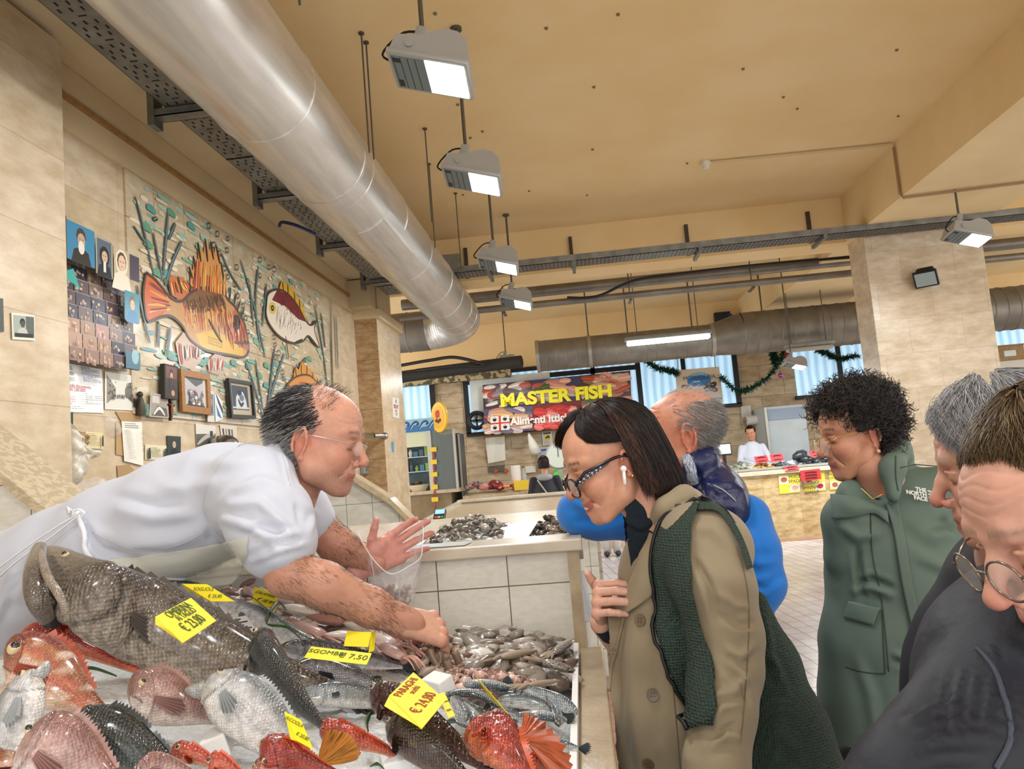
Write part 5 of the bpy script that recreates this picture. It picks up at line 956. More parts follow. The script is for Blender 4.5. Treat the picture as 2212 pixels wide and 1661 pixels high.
board('notice', [(1600, 878), (1621, 876), (1623, 900), (1602, 902)], BY-.03, 'white paper notice on the far wall above the man in white', 'notice', 'dad8d0', lambda p: textlines(p, .1, .15, .9, .9, 6, '8a8a88', .01))
p = P(1563, 972, 14.45); t = thing('till_screen', 'small till screen with black frame left of the man in white', 'screen', p); MB().box(p+Vector((-.14, -.02, -.1)), p+Vector((.14, .02, .12)), bev=.01).build('screen_frame', m_blk, t); MB().box(p+Vector((-.12, -.025, -.07)), p+Vector((.12, -.02, .1))).build('display', mat('display_glow', 'c9ced0', .3, emit=.5), t); MB().box((p.x-.03, p.y-.01, zt), (p.x+.03, p.y+.03, p.z-.1)).build('stand', m_blk, t); 
# boxes at the far right
p = P(2175, 760, 14.5); t = thing('cardboard_box', 'open brown cardboard box on top of the white cupboard at the right edge', 'box', (p.x, 14.5, p.z)); MB().box(p+Vector((-.22, 0, -.15)), p+Vector((.3, .4, .12)), bev=.01).build('carton', m_card, t); MB().box(p+Vector((-.22, -.12, .1)), p+Vector((.3, .0, .115))).build('flap', m_card, t); MB().box(p+Vector((-.05, -.005, -.08)), p+Vector((.15, 0, .02))).build('label', mat('white_board'), t)
solo(MB().box((p.x-.35, 14.5, 0), (p.x+1.2, 15.1, p.z-.15), bev=.02), 'cupboard', mat('cupboard_white', 'd5d0c4', .5), 'tall white cupboard carrying the open cardboard box at the right edge', 'cupboard')# ================================================================ NEAR COUNTER, FISH
PY = 2.17
zc_ = P(1245, 1162, PY).z; zb = zc_-.032
t = thing('stall_partition', 'near white tiled partition with stone cap where the man in blue leans', 'partition', (-.6, PY, 0))
a0, a1 = P(2, 1000, PY), P(150, 1120, PY); sl = (a0.z-a1.z)/(a1.x-a0.x); xe = P(1257, 1280, PY).x; xk = a1.x+(a1.z-zc_)/sl
pr = [(WX, a1.z+sl*(a1.x-WX)-.032), (xk, zb), (xe-.03, zb)]
vs = []
for yy in (PY, PY+.13): vs += [(WX, yy, 0), (xe-.03, yy, 0)]+[(x, yy, z) for x, z in reversed(pr)]
m_wtN = tilemat('white_tiles_near', 'XZ', .195, .195, c1='eae9e2', c2='e4e2da', mortar='6f6a5c', rough=.2, noise_c='f2f0ea', ms=.0016, org=(-P(1101, 1290, PY).x+.195*20, -zb+.083+.195*10), ns=30)
MB().add(vs, [tuple(range(5)), tuple(range(9, 4, -1))]+[(i, 5+i, 5+(i+1) % 5, (i+1) % 5) for i in range(5)]).build('tiled_wall', m_wtN, t)
MB().box((xe-.03, PY-.01, 0), (xe, PY+.14, zb)).build('corner_post', m_marble, t)
MB().box((xk-.01, PY-.025, zb), (xe+.012, PY+.16, zc_), bev=.004).build('stone_cap', m_marbleL, t)
(x0, z0), (x1, z1) = (WX, pr[0][1]), (xk, zb)
MB().add([(x0, PY-.05, z0), (x1, PY-.05, z1), (x1, PY+.2, z1), (x0, PY+.2, z0), (x0, PY-.05, z0+.035), (x1, PY-.05, z1+.035), (x1, PY+.2, z1+.035), (x0, PY+.2, z0+.035)], [(0, 3, 2, 1), (4, 5, 6, 7), (0, 1, 5, 4), (1, 2, 6, 5), (2, 3, 7, 6), (3, 0, 4, 7)]).build('sloping_cap', mat('fossil_stone', 'b0a084', .35, col2='c4b596', vs=38, sharp=True, stretch=(1, 1, 2)), t)
# second stall with langoustine trays
t = thing('marble_stall', 'stone stall behind the near partition carrying trays of langoustines', 'stall', (-.6, 3, 0)); MB().box((-1.3, PY+.21, 0), (xe, 4.3, 1.305)).build('tiled_base', m_wtileF, t); MB().box((-1.32, PY+.205, 1.305), (xe+.012, 4.35, 1.335), bev=.004).build('marble_top', m_marbleL, t)
m_foam = mat('styrofoam', 'eef0f0', .7, bump=.15, bs=260, bd=.003)
def tray(x0, y0, x1, y1, z, h, label, th=.02, name='styrofoam_tray', lin_=True):
    t = thing(name, label, 'tray', ((x0+x1)/2, y0, z)); MB().box((x0, y0, z), (x1, y1, z+.012)).build('base', m_foam, t)
    w = MB(); [w.box(*q) for q in (((x0, y0, z+.012), (x1, y0+th, z+h)), ((x0, y1-th, z+.012), (x1, y1, z+h)), ((x0, y0+th, z+.012), (x0+th, y1-th, z+h)), ((x1-th, y0+th, z+.012), (x1, y1-th, z+h)))]; w.build('rim', m_foam, t); return t
m_wet = lambda: mat('wet_seafood', attr=True)
def pile(name, label, cat, x0, y0, x1, y1, z, h, cols, n, size, shape=(1, .6, .5), seed=1, zf=None, curl=0, parent=None, kind='stuff'):
    rr = random.Random(seed); mb = MB()
    for i in range(n):
        u, v = rr.random(), rr.random(); x, y = x0+(x1-x0)*u, y0+(y1-y0)*v; e = (math.sin(PI*min(max(u, .1), .9))*math.sin(PI*min(max(v, .1), .9)))**.6
        zz = (zf(x) if zf else z)+h*e*rr.uniform(.5, 1); s = size*rr.uniform(.6, 1.3); col = shade(rr.choice(cols), rr.uniform(.75, 1.2))
        if curl and rr.random() < curl:
            a = rr.uniform(0, 6.28); r0 = s*rr.uniform(.5, .9); pts = [(x+r0*math.cos(a+k*.7), y+r0*math.sin(a+k*.7), zz+.006*math.sin(k)) for k in range(5)]; mb.tube(spline(pts, 9), [s*f for f in (.12, .17, .19, .19, .17, .14, .11, .08, .04)], 7, col=col)
        else: mb.ball((x, y, zz), (s*shape[0], s*shape[1], s*shape[2]), seg=8, rot=Euler((rr.uniform(-.4, .4), rr.uniform(-.4, .4), rr.uniform(0, 6.28))).to_matrix(), col=col)
    o = mb.build(name, mat('wet_seafood', attr=True), smooth=True, color=True, parent=parent); return tag(o, label, cat, kind=kind)
tray(-.55, 2.45, -.3, 2.95, 1.337, .035, 'white tray of langoustines behind the hand with the plastic bag'); pile('langoustines', 'grey langoustines heaped in the tray behind the hand with the plastic bag', 'seafood', -.52, 2.5, -.28, 3.0, 1.36, .07, ['6a6258', '8c8478', '4a443e', 'a09a90', 'b5aca0'], 220, .022, curl=.6, seed=2)
pile('langoustines', 'dark langoustines heaped beside the blue elbow', 'seafood', -.2, 2.55, .0, 3.0, 1.345, .06, ['5a5248', '7c7468', '3f3a36', '8a7a6c'], 170, .022, curl=.6, seed=3)
solo(MB().poly([(-.33, 2.46, 1.35), (-.2, 2.46, 1.35), (-.17, 2.75, 1.39), (-.28, 2.75, 1.395)], (0, 0, 1), .004), 'paper', mat('receipt_white', 'e9eaf0', .5), 'white paper sheet lying between the two langoustine heaps', 'paper')
solo(MB().poly([(-.5, PY+.02, zc_+.002), (-.34, PY+.015, zc_+.002), (-.33, PY+.1, zc_+.002), (-.48, PY+.12, zc_+.002)], (0, 0, 1), .002), 'paper', mat('wet_paper', 'd3dde4', .2), 'wet bluish paper stuck on the stone cap behind the plastic bag', 'paper')
p = P(950, 1122, 5.97); t = thing('card_terminal', 'small black card payment terminal with blue screen on the far stall edge', 'card terminal', p); T = Matrix.Translation(p)@Matrix.Rotation(R(35), 4, 'X')
MB().box((-.045, -.07, 0), (.045, .09, .03), M4=T, bev=.006).build('body', m_blk, t); MB().box((-.036, .03, .03), (.036, .08, .033), M4=T).build('screen', mat('blue_screen', '6f9ae8', .2, emit=1.2), t)
for i, c in enumerate(('c44a44', 'd8a83c', '3f9a5a')): MB().box((-.034+i*.024, -.02, .03), (-.015+i*.024, -.002, .034), M4=T).build('key', mat('key_'+c, c, .4), t)
# near display counter
t = thing('display_counter', 'near stone fish counter sloping up from the aisle to the seller', 'counter', (-.6, 1.2, 0))
pz = lambda x: 1.1-TS*x
y0c = .35
MB().box((-.05, y0c, 1.06), (.012, PY-.002, 1.1), bev=.004).build('stone_edge', m_marble, t); MB().box((-.03, y0c, 0), (0, PY-.002, 1.06)).build('side_wall', m_wtileF, t)
MB().box((-.9, PY-.06, 1.06), (-.05, PY-.002, 1.098)).build('end_ledge', m_marble, t)
xs = -1.12; MB().add([(xs, y0c, 1.0), (-.05, y0c, 1.0), (-.05, PY-.06, 1.0), (xs, PY-.06, 1.0), (xs, y0c, pz(xs)-.035), (-.05, y0c, pz(-.05)-.035), (-.05, PY-.06, pz(-.05)-.035), (xs, PY-.06, pz(xs)-.035)], [(0, 3, 2, 1), (4, 5, 6, 7), (0, 1, 5, 4), (1, 2, 6, 5), (2, 3, 7, 6), (3, 0, 4, 7)]).build('display_bed', m_marble, t)
MB().box((xs, y0c, 0), (xs+.04, PY-.06, 1.0)).build('rear_panel', m_wtileF, t)
# ice: bumpy white crushed ice (stuff)
nx, ny = 170, 250; X, Y_ = np.meshgrid(np.linspace(xs+.02, -.065, nx), np.linspace(y0c+.02, PY-.1, ny)); V = np.stack([X.ravel(), Y_.ravel(), np.zeros(X.size)], 1)
b1 = sn(V, 14, 1); b2 = np.abs(sn(V, 75, 2)); b3 = np.abs(sn(V, 170, 3)); edge = np.clip(np.minimum(V[:, 0]-xs-.02, -.065-V[:, 0])/.05, 0, 1)
V[:, 2] = 1.1-TS*V[:, 0]-.035+edge*(.012+.006*b1+.004*b2+.004*b3)+.002
F = [(j*nx+i, j*nx+i+1, (j+1)*nx+i+1, (j+1)*nx+i) for j in range(ny-1) for i in range(nx-1)]
ice = link('crushed_ice', nmesh('crushed_ice', V, F), mat('ice', 'f6fafc', .15, trans=.1, bump=.9, bs=170, bd=.006, spec=.9)); tag(ice, 'bed of crushed white ice under the fish on the near counter', 'ice', kind='stuff')
# foam chunk rims along aisle side
m_scale = {}
t = thing('styrofoam_box', 'white styrofoam box rim along the aisle edge of the fish display', 'box', (-.07, 1.2, 1.08)); MB().box((-.062, y0c+.02, 1.101), (-.05, PY-.07, 1.128)).build('long_rim', m_foam, t)
a = D(985, 1384, .0); b = D(1241, 1384, .0); MB().add([(a.x, PY-.085, pz(a.x)-.02), (-.062, PY-.085, 1.09), (-.062, PY-.068, 1.09), (a.x, PY-.068, pz(a.x)-.02), (a.x, PY-.085, pz(a.x)+.012), (-.062, PY-.085, 1.128), (-.062, PY-.068, 1.128), (a.x, PY-.068, pz(a.x)+.012)], [(0, 3, 2, 1), (4, 5, 6, 7), (0, 1, 5, 4), (1, 2, 6, 5), (2, 3, 7, 6), (3, 0, 4, 7)]).build('end_rim', m_foam, t)
yd = D(1150, 1450).y; a = D(1040, 1455); MB().add([(a.x, yd-.012, pz(a.x)-.02), (-.062, yd-.012, 1.09), (-.062, yd+.004, 1.09), (a.x, yd+.004, pz(a.x)-.02), (a.x, yd-.012, pz(a.x)+.01), (-.062, yd-.012, 1.126), (-.062, yd+.004, 1.126), (a.x, yd+.004, pz(a.x)+.01)], [(0, 3, 2, 1), (4, 5, 6, 7), (0, 1, 5, 4), (1, 2, 6, 5), (2, 3, 7, 6), (3, 0, 4, 7)]).build('divider', m_foam, t)
# ---------------- fish builder
PROF = {'long': [(0, .06), (.04, .28), (.1, .5), (.18, .74), (.3, .96), (.42, 1), (.58, .9), (.72, .66), (.84, .4), (.93, .24), (1, .2)],
        'bream': [(0, .08), (.03, .32), (.08, .58), (.15, .84), (.26, 1.02), (.4, 1), (.55, .86), (.7, .58), (.82, .32), (.92, .2), (1, .2)],
        'gurnard': [(0, .2), (.03, .45), (.1, .8), (.2, 1), (.3, .9), (.45, .7), (.6, .5), (.75, .34), (.9, .2), (1, .16)],
        'slim': [(0, .12), (.05, .5), (.15, .8), (.3, 1), (.5, 1), (.7, .8), (.85, .5), (.95, .25), (1, .2)]}
KIND = {  # back, side, belly, mottle, head, fin, mottle scale
 'croaker': ('5e544b', '8c8073', 'b5aa9c', '5a5048', '6a6058', '4a433c', 60), 'bass': ('2c3134', '50585a', '8a8f8e', '23282a', '1f2528', '2e3234', 90), 'darkbass': ('1c2226', '33403f', '6f7c78', '151b1e', '141a1d', '23292b', 90),
 'white': ('7c8588', 'd8dade', 'eeeeec', 'b5babc', 'c9cacc', 'a8adb0', 60), 'pinkbream': ('9a6f68', 'c4a29c', 'e2d6d0', '94706a', '8c6860', 'a5807a', 50), 'redbream': ('8c3f38', 'c87060', 'dfc0ac', 'b88a4a', '6f3c34', 'a05040', 30),
 'orange': ('b8402a', 'd0603c', 'e0a080', '8c2a1c', 'b03c28', 'c85030', 70), 'scorpion': ('9c2a1c', 'b53a24', 'd07048', '5c1810', '98281c', 'c4552c', 60), 'maroon': ('44201c', '5f2e27', '8a5a48', '331614', '4a2420', '3a1c18', 70), 'brown': ('241a18', '3d2b26', '6a5248', '1a1210', '2a2018', '2a1e1a', 80),
 'silver': ('3c4c58', 'a9b2b8', 'e2e4e4', '7c8a92', '8a9499', '6a747a', 80), 'mackerel': ('23303a', '6a8088', 'd5d9d8', '1a242c', '2f3a40', '4a555a', 40), 'hake': ('3a3a3e', '9a98a0', 'dcd8dc', '5c585c', '5a5658', '55555a', 50)}
mat('fish_skin', attr=True, rough=.24, coat=.6, bump=.8, bs=260, bd=.003, vor=True, spec=.7, col2='cdc9c6', vs=110, det=6)
def fin_mesh(base, tip_dir, L, n, nrm, ripple=.002, curve=0., ragged=.12, seed=0, col='7a3020', col2=None):
    """rayed fin: base = polyline, tips along tip_dir (a vector or a pair fanned between)"""
    mb = MB(); rr = random.Random(seed); d0, d1 = tip_dir if isinstance(tip_dir, tuple) else (tip_dir, tip_dir); rows = 4; vs = []; cs = []
    for i in range(2*n+1):
        u = i/(2*n); b = base[0].lerp(base[-1], u); d = (d0.lerp(d1, u)).normalized(); l = L*(.55+.45*math.sin(PI*(.15+.75*u)))*(1-(ragged*(i % 2)))*rr.uniform(.94, 1.04)
        for k in range(rows+1):
            s = k/rows; vs.append(b+d*l*s+nrm*(ripple*(1 if i % 2 else -1)*(.3+s)+curve*s*s)); c = shade(col, 1.0 if i % 2 else .78)
            if col2 and (rr.random() < .25): c = shade(col2, 1)
            cs.append(c)
    n0 = len(mb.v); mb.v += [tuple(v) for v in vs]; mb.c += cs; f = [(i*(rows+1)+k, (i+1)*(rows+1)+k, (i+1)*(rows+1)+k+1, i*(rows+1)+k+1) for i in range(2*n) for k in range(rows)]; mb.f += f; mb.mi += [0]*len(f); return mb
def fish(name, label, pts, hw, kind, prof='long', side=1, roll=20, flat=.55, mouth=0, cat='fish', eye=.1, eyer=.09, tail=.22, dors=1, pec=1, res=1., group=None, fan=None, jaw=None, top=None, gill=.24, curvetail=0, eyec='c9b58a'):
    kc = KIND[kind]; rr = random.Random(len(label)*7+int(pts[0][0])); P3 = [D(*p) if len(p) == 3 else Vector(p[:3]) for p in pts]
    n = int(64*res)+6; m = int(30*res)+6; S = spline(P3, n); Tn = np.gradient(S, axis=0); Tn /= np.linalg.norm(Tn, axis=1)[:, None]
    L = np.linalg.norm(np.diff(S, axis=0), axis=1).sum(); mid = S[n//3]; hwm = hw/FOC*np.linalg.norm(mid-np.array(EYE)); Vw = np.array(EYE)-S; Vw /= np.linalg.norm(Vw, axis=1)[:, None]
    Vw = Vw*.75+np.array([.1, 0, .66]); sd = np.cross(Vw, Tn); sd /= np.linalg.norm(sd, axis=1)[:, None]; vv = np.cross(Tn, sd); ro = R(roll)
    dz = sd*side*math.cos(ro)+vv*math.sin(ro); fl = np.cross(Tn, dz)*side; t = np.linspace(0, 1, n); pf = np.array(PROF[prof]); h = np.interp(t, pf[:, 0], pf[:, 1])*hwm; h = np.convolve(np.pad(h, 2, 'edge'), np.ones(5)/5, 'valid'); h[0] = hwm*.06
    ph = np.linspace(0, 2*PI, m, endpoint=False); cph, sph = np.cos(ph), np.sin(ph); wf = flat*(1-.25*t)
    A = np.sign(sph)*np.abs(sph)**.9; V = S[:, None, :]+dz[:, None, :]*(cph[None, :, None]*h[:, None, None])+fl[:, None, :]*(A[None, :, None]*(h*wf)[:, None, None])
    tt = np.repeat(t[:, None], m, 1); pp = np.repeat(cph[None, :], n, 0)
    g = gill+.05*np.cos(ph*1.0)[None, :]*-1+0*tt; g = gill-.05*(pp**2); st = 1/(1+np.exp(-(tt-g)*220)); bump = (1-st)*np.exp(-((g-tt)/.05)**2)*.05*hwm; crease = -np.exp(-((tt-g-.008)/.008)**2)*.05*hwm
    rad = V-S[:, None, :]; rn = rad/(np.linalg.norm(rad, axis=2)[:, :, None]+1e-9); V = V+rn*(bump+crease+((sn(V.reshape(-1, 3), 110, 4)+.7*sn(V.reshape(-1, 3), 230, 6)).reshape(n, m)*hwm*.07*(tt < .5) if kind == 'scorpion' else 0))[:, :, None]
    Vf = V.reshape(-1, 3); T_ = tt.ravel(); C_ = pp.ravel()
    col = np.tile(np.array(lin(kc[1])[:3]), (len(Vf), 1)); col = mixc(col, np.clip((C_-.15)*2.2, 0, 1), kc[0]); col = mixc(col, np.clip((-C_-.35)*2.5, 0, 1), kc[2])
    nz = sn(Vf, kc[6], 3); nz2 = sn(Vf, kc[6]*3.1, 5); col = mixc(col, np.clip(nz*1.3, 0, 1)*.5*np.clip(C_+.75, 0, 1), kc[3]); col *= (1+.12*nz2[:, None]); col = mixc(col, np.clip((g.ravel()-T_)*14, 0, .7)*np.clip(C_+.5, 0, 1), kc[4])
    col = mixc(col, np.exp(-((T_-g.ravel()-.006)/.007)**2)*.8, shade(kc[4], .45)); 
    if kind == 'redbream': col = mixc(col, np.clip(sn(Vf, 70, 9)*1.6, 0, .8)*(T_ > .3), 'e8d0c0'); col = mixc(col, np.clip(np.sin(C_*14)*.5, 0, 1)*(T_ > .25)*.7, 'c99a3c')
    if kind in ('mackerel', 'hake') : col = mixc(col, np.clip(np.sin(T_*90+sn(Vf, 60)*2)*1.2, 0, 1)*np.clip(C_*3-.6, 0, 1)*.7, '12181c')
    if kind == 'bass' and top: col = mixc(col, np.exp(-((T_-.13)/.012)**2)*(C_ > .2)*.8, 'b59a3c')
    if kind == 'brown': col = mixc(col, np.clip(nz-.2, 0, .6)*(T_ < .5)*(C_ > 0), '8a7a34')
    ml = (T_ < .1)*np.exp(-((C_+.25+T_*4)/.09)**2)*(np.abs(C_) < .98); col = mixc(col, ml*.9, '241414')
    F = [(i*m+j, i*m+(j+1) % m, (i+1)*m+(j+1) % m, (i+1)*m+j) for i in range(n-1) for j in range(m)]; V2 = np.concatenate([Vf, [S[0]-Tn[0]*h[0]*.4], [S[-1]]]); k = len(Vf); F += [(k, (j+1) % m, j, k) for j in range(m)]+[(k+1, (n-1)*m+j, (n-1)*m+(j+1) % m, k+1) for j in range(m)]
    F3 = [f if len(set(f)) == 4 else f[:3] for f in F]; col = np.concatenate([col, [lin(kc[4])[:3]], [lin(kc[5])[:3]]]); t_ = thing(name, label, cat, S[n//2], group)
    me = bpy.data.meshes.new('body'); me.from_pydata([tuple(v) for v in V2], [], F3); a = me.color_attributes.new('Col', 'FLOAT_COLOR', 'POINT'); cc = np.ones((len(V2), 4), 'f'); cc[:, :3] = np.clip(col, 0, 1); a.data.foreach_set('color', cc.ravel()); me.shade_smooth()
    link('body', me, mat('fish_skin_scaly', attr=True, rough=.26, coat=.5, bump=.9, bs=150, bd=.0045, vor=True, spec=.7, col2='9c9690', vs=90, det=6) if kind in ('croaker', 'maroon') else mat('fish_skin'), t_); m_f = mat('fish_fin', attr=True, rough=.3, coat=.4)
    at = lambda s: min(n-1, max(0, int(s*(n-1)))); Vc = lambda q: Vector(q)
    for sg in ((1, -1) if roll > 40 else (1,)):
        i = at(eye); q = Vc(S[i]+dz[i]*h[i]*.42+fl[i]*h[i]*wf[i]*.84*sg); r = hwm*eyer*1.6; nn = Vc(fl[i]*sg+dz[i]*.35).normalized()
        e = MB().ball(q, (r, r, r), seg=14).build('eye', mat('fish_eye_'+eyec, eyec, .08, coat=1), t_, True); MB().ball(q+nn*r*.42, (r*.74,)*3, seg=12).build('pupil', mat('fish_pupil', '0c0f1a', .04, coat=1), e, True)
    if tail:
        b0, b1 = Vc(S[-1]+dz[-1]*h[-1]), Vc(S[-1]-dz[-1]*h[-1]); td = Vc(Tn[-1])+Vector((0, 0, curvetail)); d = Vc(dz[-1])
        fin_mesh([b0, b1], (td+d*.55, td-d*.55), L*tail, 9, Vc(fl[-1]), col=kc[5], seed=1).build('tail_fin', m_f, t_, color=True)
    if dors:
        i0, i1 = at(.3), at(.78); base = [Vc(S[i0]+dz[i0]*h[i0]*.96), Vc(S[i1]+dz[i1]*h[i1]*.96)]; mb = MB()
        for k in range(16): 
            i = at(.3+.48*k/16); j = at(.3+.48*(k+1)/16); hh = hwm*.34*dors*(1-.5*k/16); p0 = Vc(S[i]+dz[i]*h[i]*.94); p1 = Vc(S[j]+dz[j]*h[j]*.94); up = Vc(dz[i]+Tn[i]*.7).normalized(); mb.add([p0, p1, p1+up*hh*.55, p0+up*hh], [(0, 1, 2, 3)], col=shade(kc[5], rr.uniform(.8, 1.2)))
        mb.build('dorsal_fin', m_f, t_, color=True)
    if pec:
        i = at(gill+.05); q = Vc(S[i]+fl[i]*h[i]*wf[i]*1.02-dz[i]*h[i]*.25); d = Vc(Tn[i]); nn = Vc(fl[i]); u = Vc(dz[i])
        fin_mesh([q+u*hwm*.12, q-u*hwm*.16], (d+nn*.25-u*.1, d+nn*.2-u*.6), hwm*1.15*pec, 6, nn, col=kc[5], curve=.004, seed=2).build('pectoral_fin', m_f, t_, color=True)
    if mouth:
        i = at(.1); hp = Vc(S[i]-dz[i]*h[i]*.7); u = -Vc(dz[i]); f = -Vc(Tn[i]); d = (f*math.cos(R(mouth))+u*math.sin(R(mouth))).normalized(); nn = Vc(fl[i]); l = L*.13; up = d.cross(nn).normalized()
        mb = MB(); k = 9
        for a in range(k):
            s = a/(k-1); w_ = h[i]*wf[i]*1.05*(1-s**2.2)+.002; mb_c = hp+d*l*s+u*(.12*l*math.sin(s*PI)); ring = [mb_c+nn*math.cos(b)*w_+up*math.sin(b)*w_*.55 for b in np.linspace(0, 2*PI, 13)[:-1]]; mb.v += [tuple(x) for x in ring]; mb.c += [shade(kc[4] if kind not in ('white',) else 'c9cccc', 1.0)]*12
        mb.f += [(a*12+b, a*12+(b+1) % 12, (a+1)*12+(b+1) % 12, (a+1)*12+b) for a in range(k-1) for b in range(12)]+[tuple(range(11, -1, -1)), tuple((k-1)*12+b for b in range(12))]; mb.mi += [0]*len(mb.f)
        mb.build('lower_jaw', mat('fish_skin'), t_, True, color=True)
        c = Vc(S[at(.045)]-dz[at(.045)]*h[at(.045)]*.55); w_ = h[i]*wf[i]*.8; c2 = hp+d*l*.45; mm = MB().add([hp+nn*w_, hp-nn*w_, Vc(S[1])-nn*w_*.4, Vc(S[1])+nn*w_*.4], [(0, 1, 2, 3)]).add([hp+nn*w_, hp-nn*w_, hp+d*l*.9-nn*w_*.3, hp+d*l*.9+nn*w_*.3], [(3, 2, 1, 0)]).ball(hp+(f+u*.6)*l*.12, (w_*.9, w_*.9, w_*.9), seg=10)
        mm.build('mouth_lining', mat('mouth_red' if kind == 'white' else 'mouth_dark', '7a2420' if kind == 'white' else '1c1614', .2), t_)
    if jaw:
        q = [Vector(v) for v in spline([D(*p) for p in jaw], 14)]; MB().tube(q, [.008+.01*math.sin(PI*(k+1)/15)**.7 for k in range(14)], 14, col=shade(kc[0], 1.1), flat=.75).build('lower_jaw', mat('fish_skin'), t_, True, color=True); o = Vector((.0, -.012, .0))
        MB().tube([D(88, 1240, .165), D(100, 1290, .14), D(122, 1335, .1)], [.006, .016, .024], 12).build('mouth_lining', mat('mouth_dark', '1c1614', .2), t_, True); MB().tube(spline([D(88, 1190, .2), D(100, 1240, .185), D(130, 1290, .16), D(150, 1345, .12)], 12), [.004, .006, .007, .007, .007, .007, .007, .007, .006, .006, .005, .003], 8, col=shade(kc[1], 1.2)).build('upper_lip', mat('fish_skin'), t_, True, color=True)
    if fan:
        c, d, d2, l, cc = fan; c = D(*c); d = D(*d)-c; d2 = D(*d2)-c; nn = d.cross(d2).normalized(); nb = MB(); o = d.normalized().cross(nn)*.004
        fin_mesh([c+d.normalized()*.01+o, c+d2.normalized()*.01-o], (d.normalized(), d2.normalized()), l, 17, nn, ripple=.0014, ragged=.07, col=cc, col2=shade(cc, .45), curve=.01).build('fan_fin', m_f, t_, color=True, label='spread fan shaped side fin')
    return t_
fish('croaker', 'huge grey brown fish with gaping mouth rearing over the ice at the left', [(92, 1185, .17), (185, 1275, .15), (300, 1335, .10), (440, 1400, .065), (600, 1465, .04), (745, 1495, .02)], 78, 'croaker', 'long', side=1, roll=28, flat=.62, jaw=((86, 1180, .19), (76, 1230, .18), (80, 1290, .15), (102, 1340, .11)), eye=.12, eyer=.07, tail=.1, res=1.8, pec=1.2, gill=.27, dors=.8)
fish('gurnard', 'orange scorpionfish with a frilled fin lying left below the huge grey fish', [(48, 1392, .05), (110, 1375, .05), (200, 1410, .03), (345, 1466, .012)], 30, 'orange', 'gurnard', side=1, roll=50, tail=.12, fan=((105, 1350, .06), (160, 1315, .12), (205, 1395, .09), .065, 'c45a34'), flat=.8)
fish('red_bream', 'big red and yellow blotched sea bream at the left edge', [(8, 1440, .07), (60, 1440, .07), (140, 1490, .055), (245, 1560, .02)], 62, 'redbream', 'bream', side=1, roll=12, flat=.5, tail=.12, res=1.4, eyer=.12, eye=.15)
fish('pale_fish', 'pale silver fish rearing mouth up at the left edge in front of the blotched bream', [(72, 1445, .12), (45, 1520, .08), (20, 1620, .03), (0, 1720, .0)], 46, 'white', 'long', side=-1, roll=-35, flat=.6, tail=0, mouth=22, dors=0)
fish('pink_bream', 'pinkish grey sea bream with closed mouth in the middle of the ice', [(282, 1503, .055), (330, 1502, .05), (400, 1530, .035), (500, 1560, .015)], 50, 'pinkbream', 'bream', side=1, roll=22, flat=.6, tail=.15, res=1.3, eye=.13)
fish('white_fish', 'big white silver fish with open red mouth in the middle foreground', [(452, 1462, .09), (510, 1510, .075), (590, 1585, .04), (690, 1680, .01)], 58, 'white', 'long', side=1, roll=10, flat=.62, mouth=40, tail=.12, res=1.5, eye=.13)
fish('dark_bass', 'dark grey bass with a yellow band on the head lying head up', [(560, 1362, .10), (575, 1420, .08), (625, 1490, .05), (705, 1575, .02)], 42, 'bass', 'long', side=1, roll=70, flat=.75, tail=.12, res=1.4, top=1, dors=.3)
fish('black_bass', 'nearly black shiny bass in the bottom left foreground', [(138, 1562, .07), (210, 1585, .065), (300, 1630, .05), (420, 1700, .02)], 52, 'darkbass', 'long', side=1, roll=30, flat=.62, tail=.1, res=1.4, eye=.13)
fish('pink_bream', 'large rosy sea bream head at the bottom left corner', [(52, 1600, .08), (110, 1620, .075), (190, 1665, .05), (300, 1740, .02)], 62, 'pinkbream', 'bream', side=1, roll=25, flat=.6, tail=0, res=1.3)
fish('red_mullet', 'pink and white striped small fish cut by the bottom left corner', [(60, 1650, .02), (20, 1655, .02), (-40, 1650, .02), (-100, 1650, .02)], 26, 'redbream', 'long', side=-1, roll=20, tail=0)
fish('red_mullet', 'small orange fish with a red eye right of the black bass tail', [(368, 1622, .04), (410, 1628, .04), (460, 1650, .03), (520, 1690, .01)], 20, 'orange', 'gurnard', side=1, roll=35, eye=.16, eyer=.16)
fish('red_mullet', 'small orange fish facing left at the bottom edge under the white fish', [(452, 1650, .05), (485, 1655, .05), (540, 1690, .03)], 24, 'orange', 'gurnard', side=1, roll=40, tail=0, eyer=.14)
fish('red_mullet', 'small rosy fish at the bottom edge beside the red scorpionfish back', [(545, 1655, .045), (575, 1665, .04), (620, 1710, .03)], 20, 'redbream', 'long', side=1, roll=30, tail=0)
fish('pink_bream', 'pale brown sea bream back at the bottom edge left of the small orange fish', [(292, 1665, .05), (340, 1650, .05), (430, 1675, .03)], 20, 'pinkbream', 'long', side=1, roll=60, tail=0)
fish('scorpionfish', 'red mottled scorpionfish back at the bottom centre edge', [(560, 1640, .05), (610, 1630, .055), (680, 1655, .04), (760, 1690, .02)], 42, 'scorpion', 'gurnard', side=1, roll=75, tail=0, flat=.8, fan=((690, 1650, .05), (700, 1610, .08), (780, 1650, .06), .05, 'c98a44'))
fish('gurnard', 'orange fish with yellow jaw, behind its twin near the centre', [(690, 1578, .045), (730, 1580, .045), (790, 1600, .03), (835, 1625, .015)], 24, 'orange', 'gurnard', side=1, roll=50, tail=0, flat=.8)
fish('gurnard', 'orange red fish lying in front of its twin near the centre', [(722, 1592, .055), (760, 1596, .055), (820, 1616, .04), (870, 1640, .015)], 25, 'orange', 'gurnard', side=1, roll=55, tail=0, flat=.8)
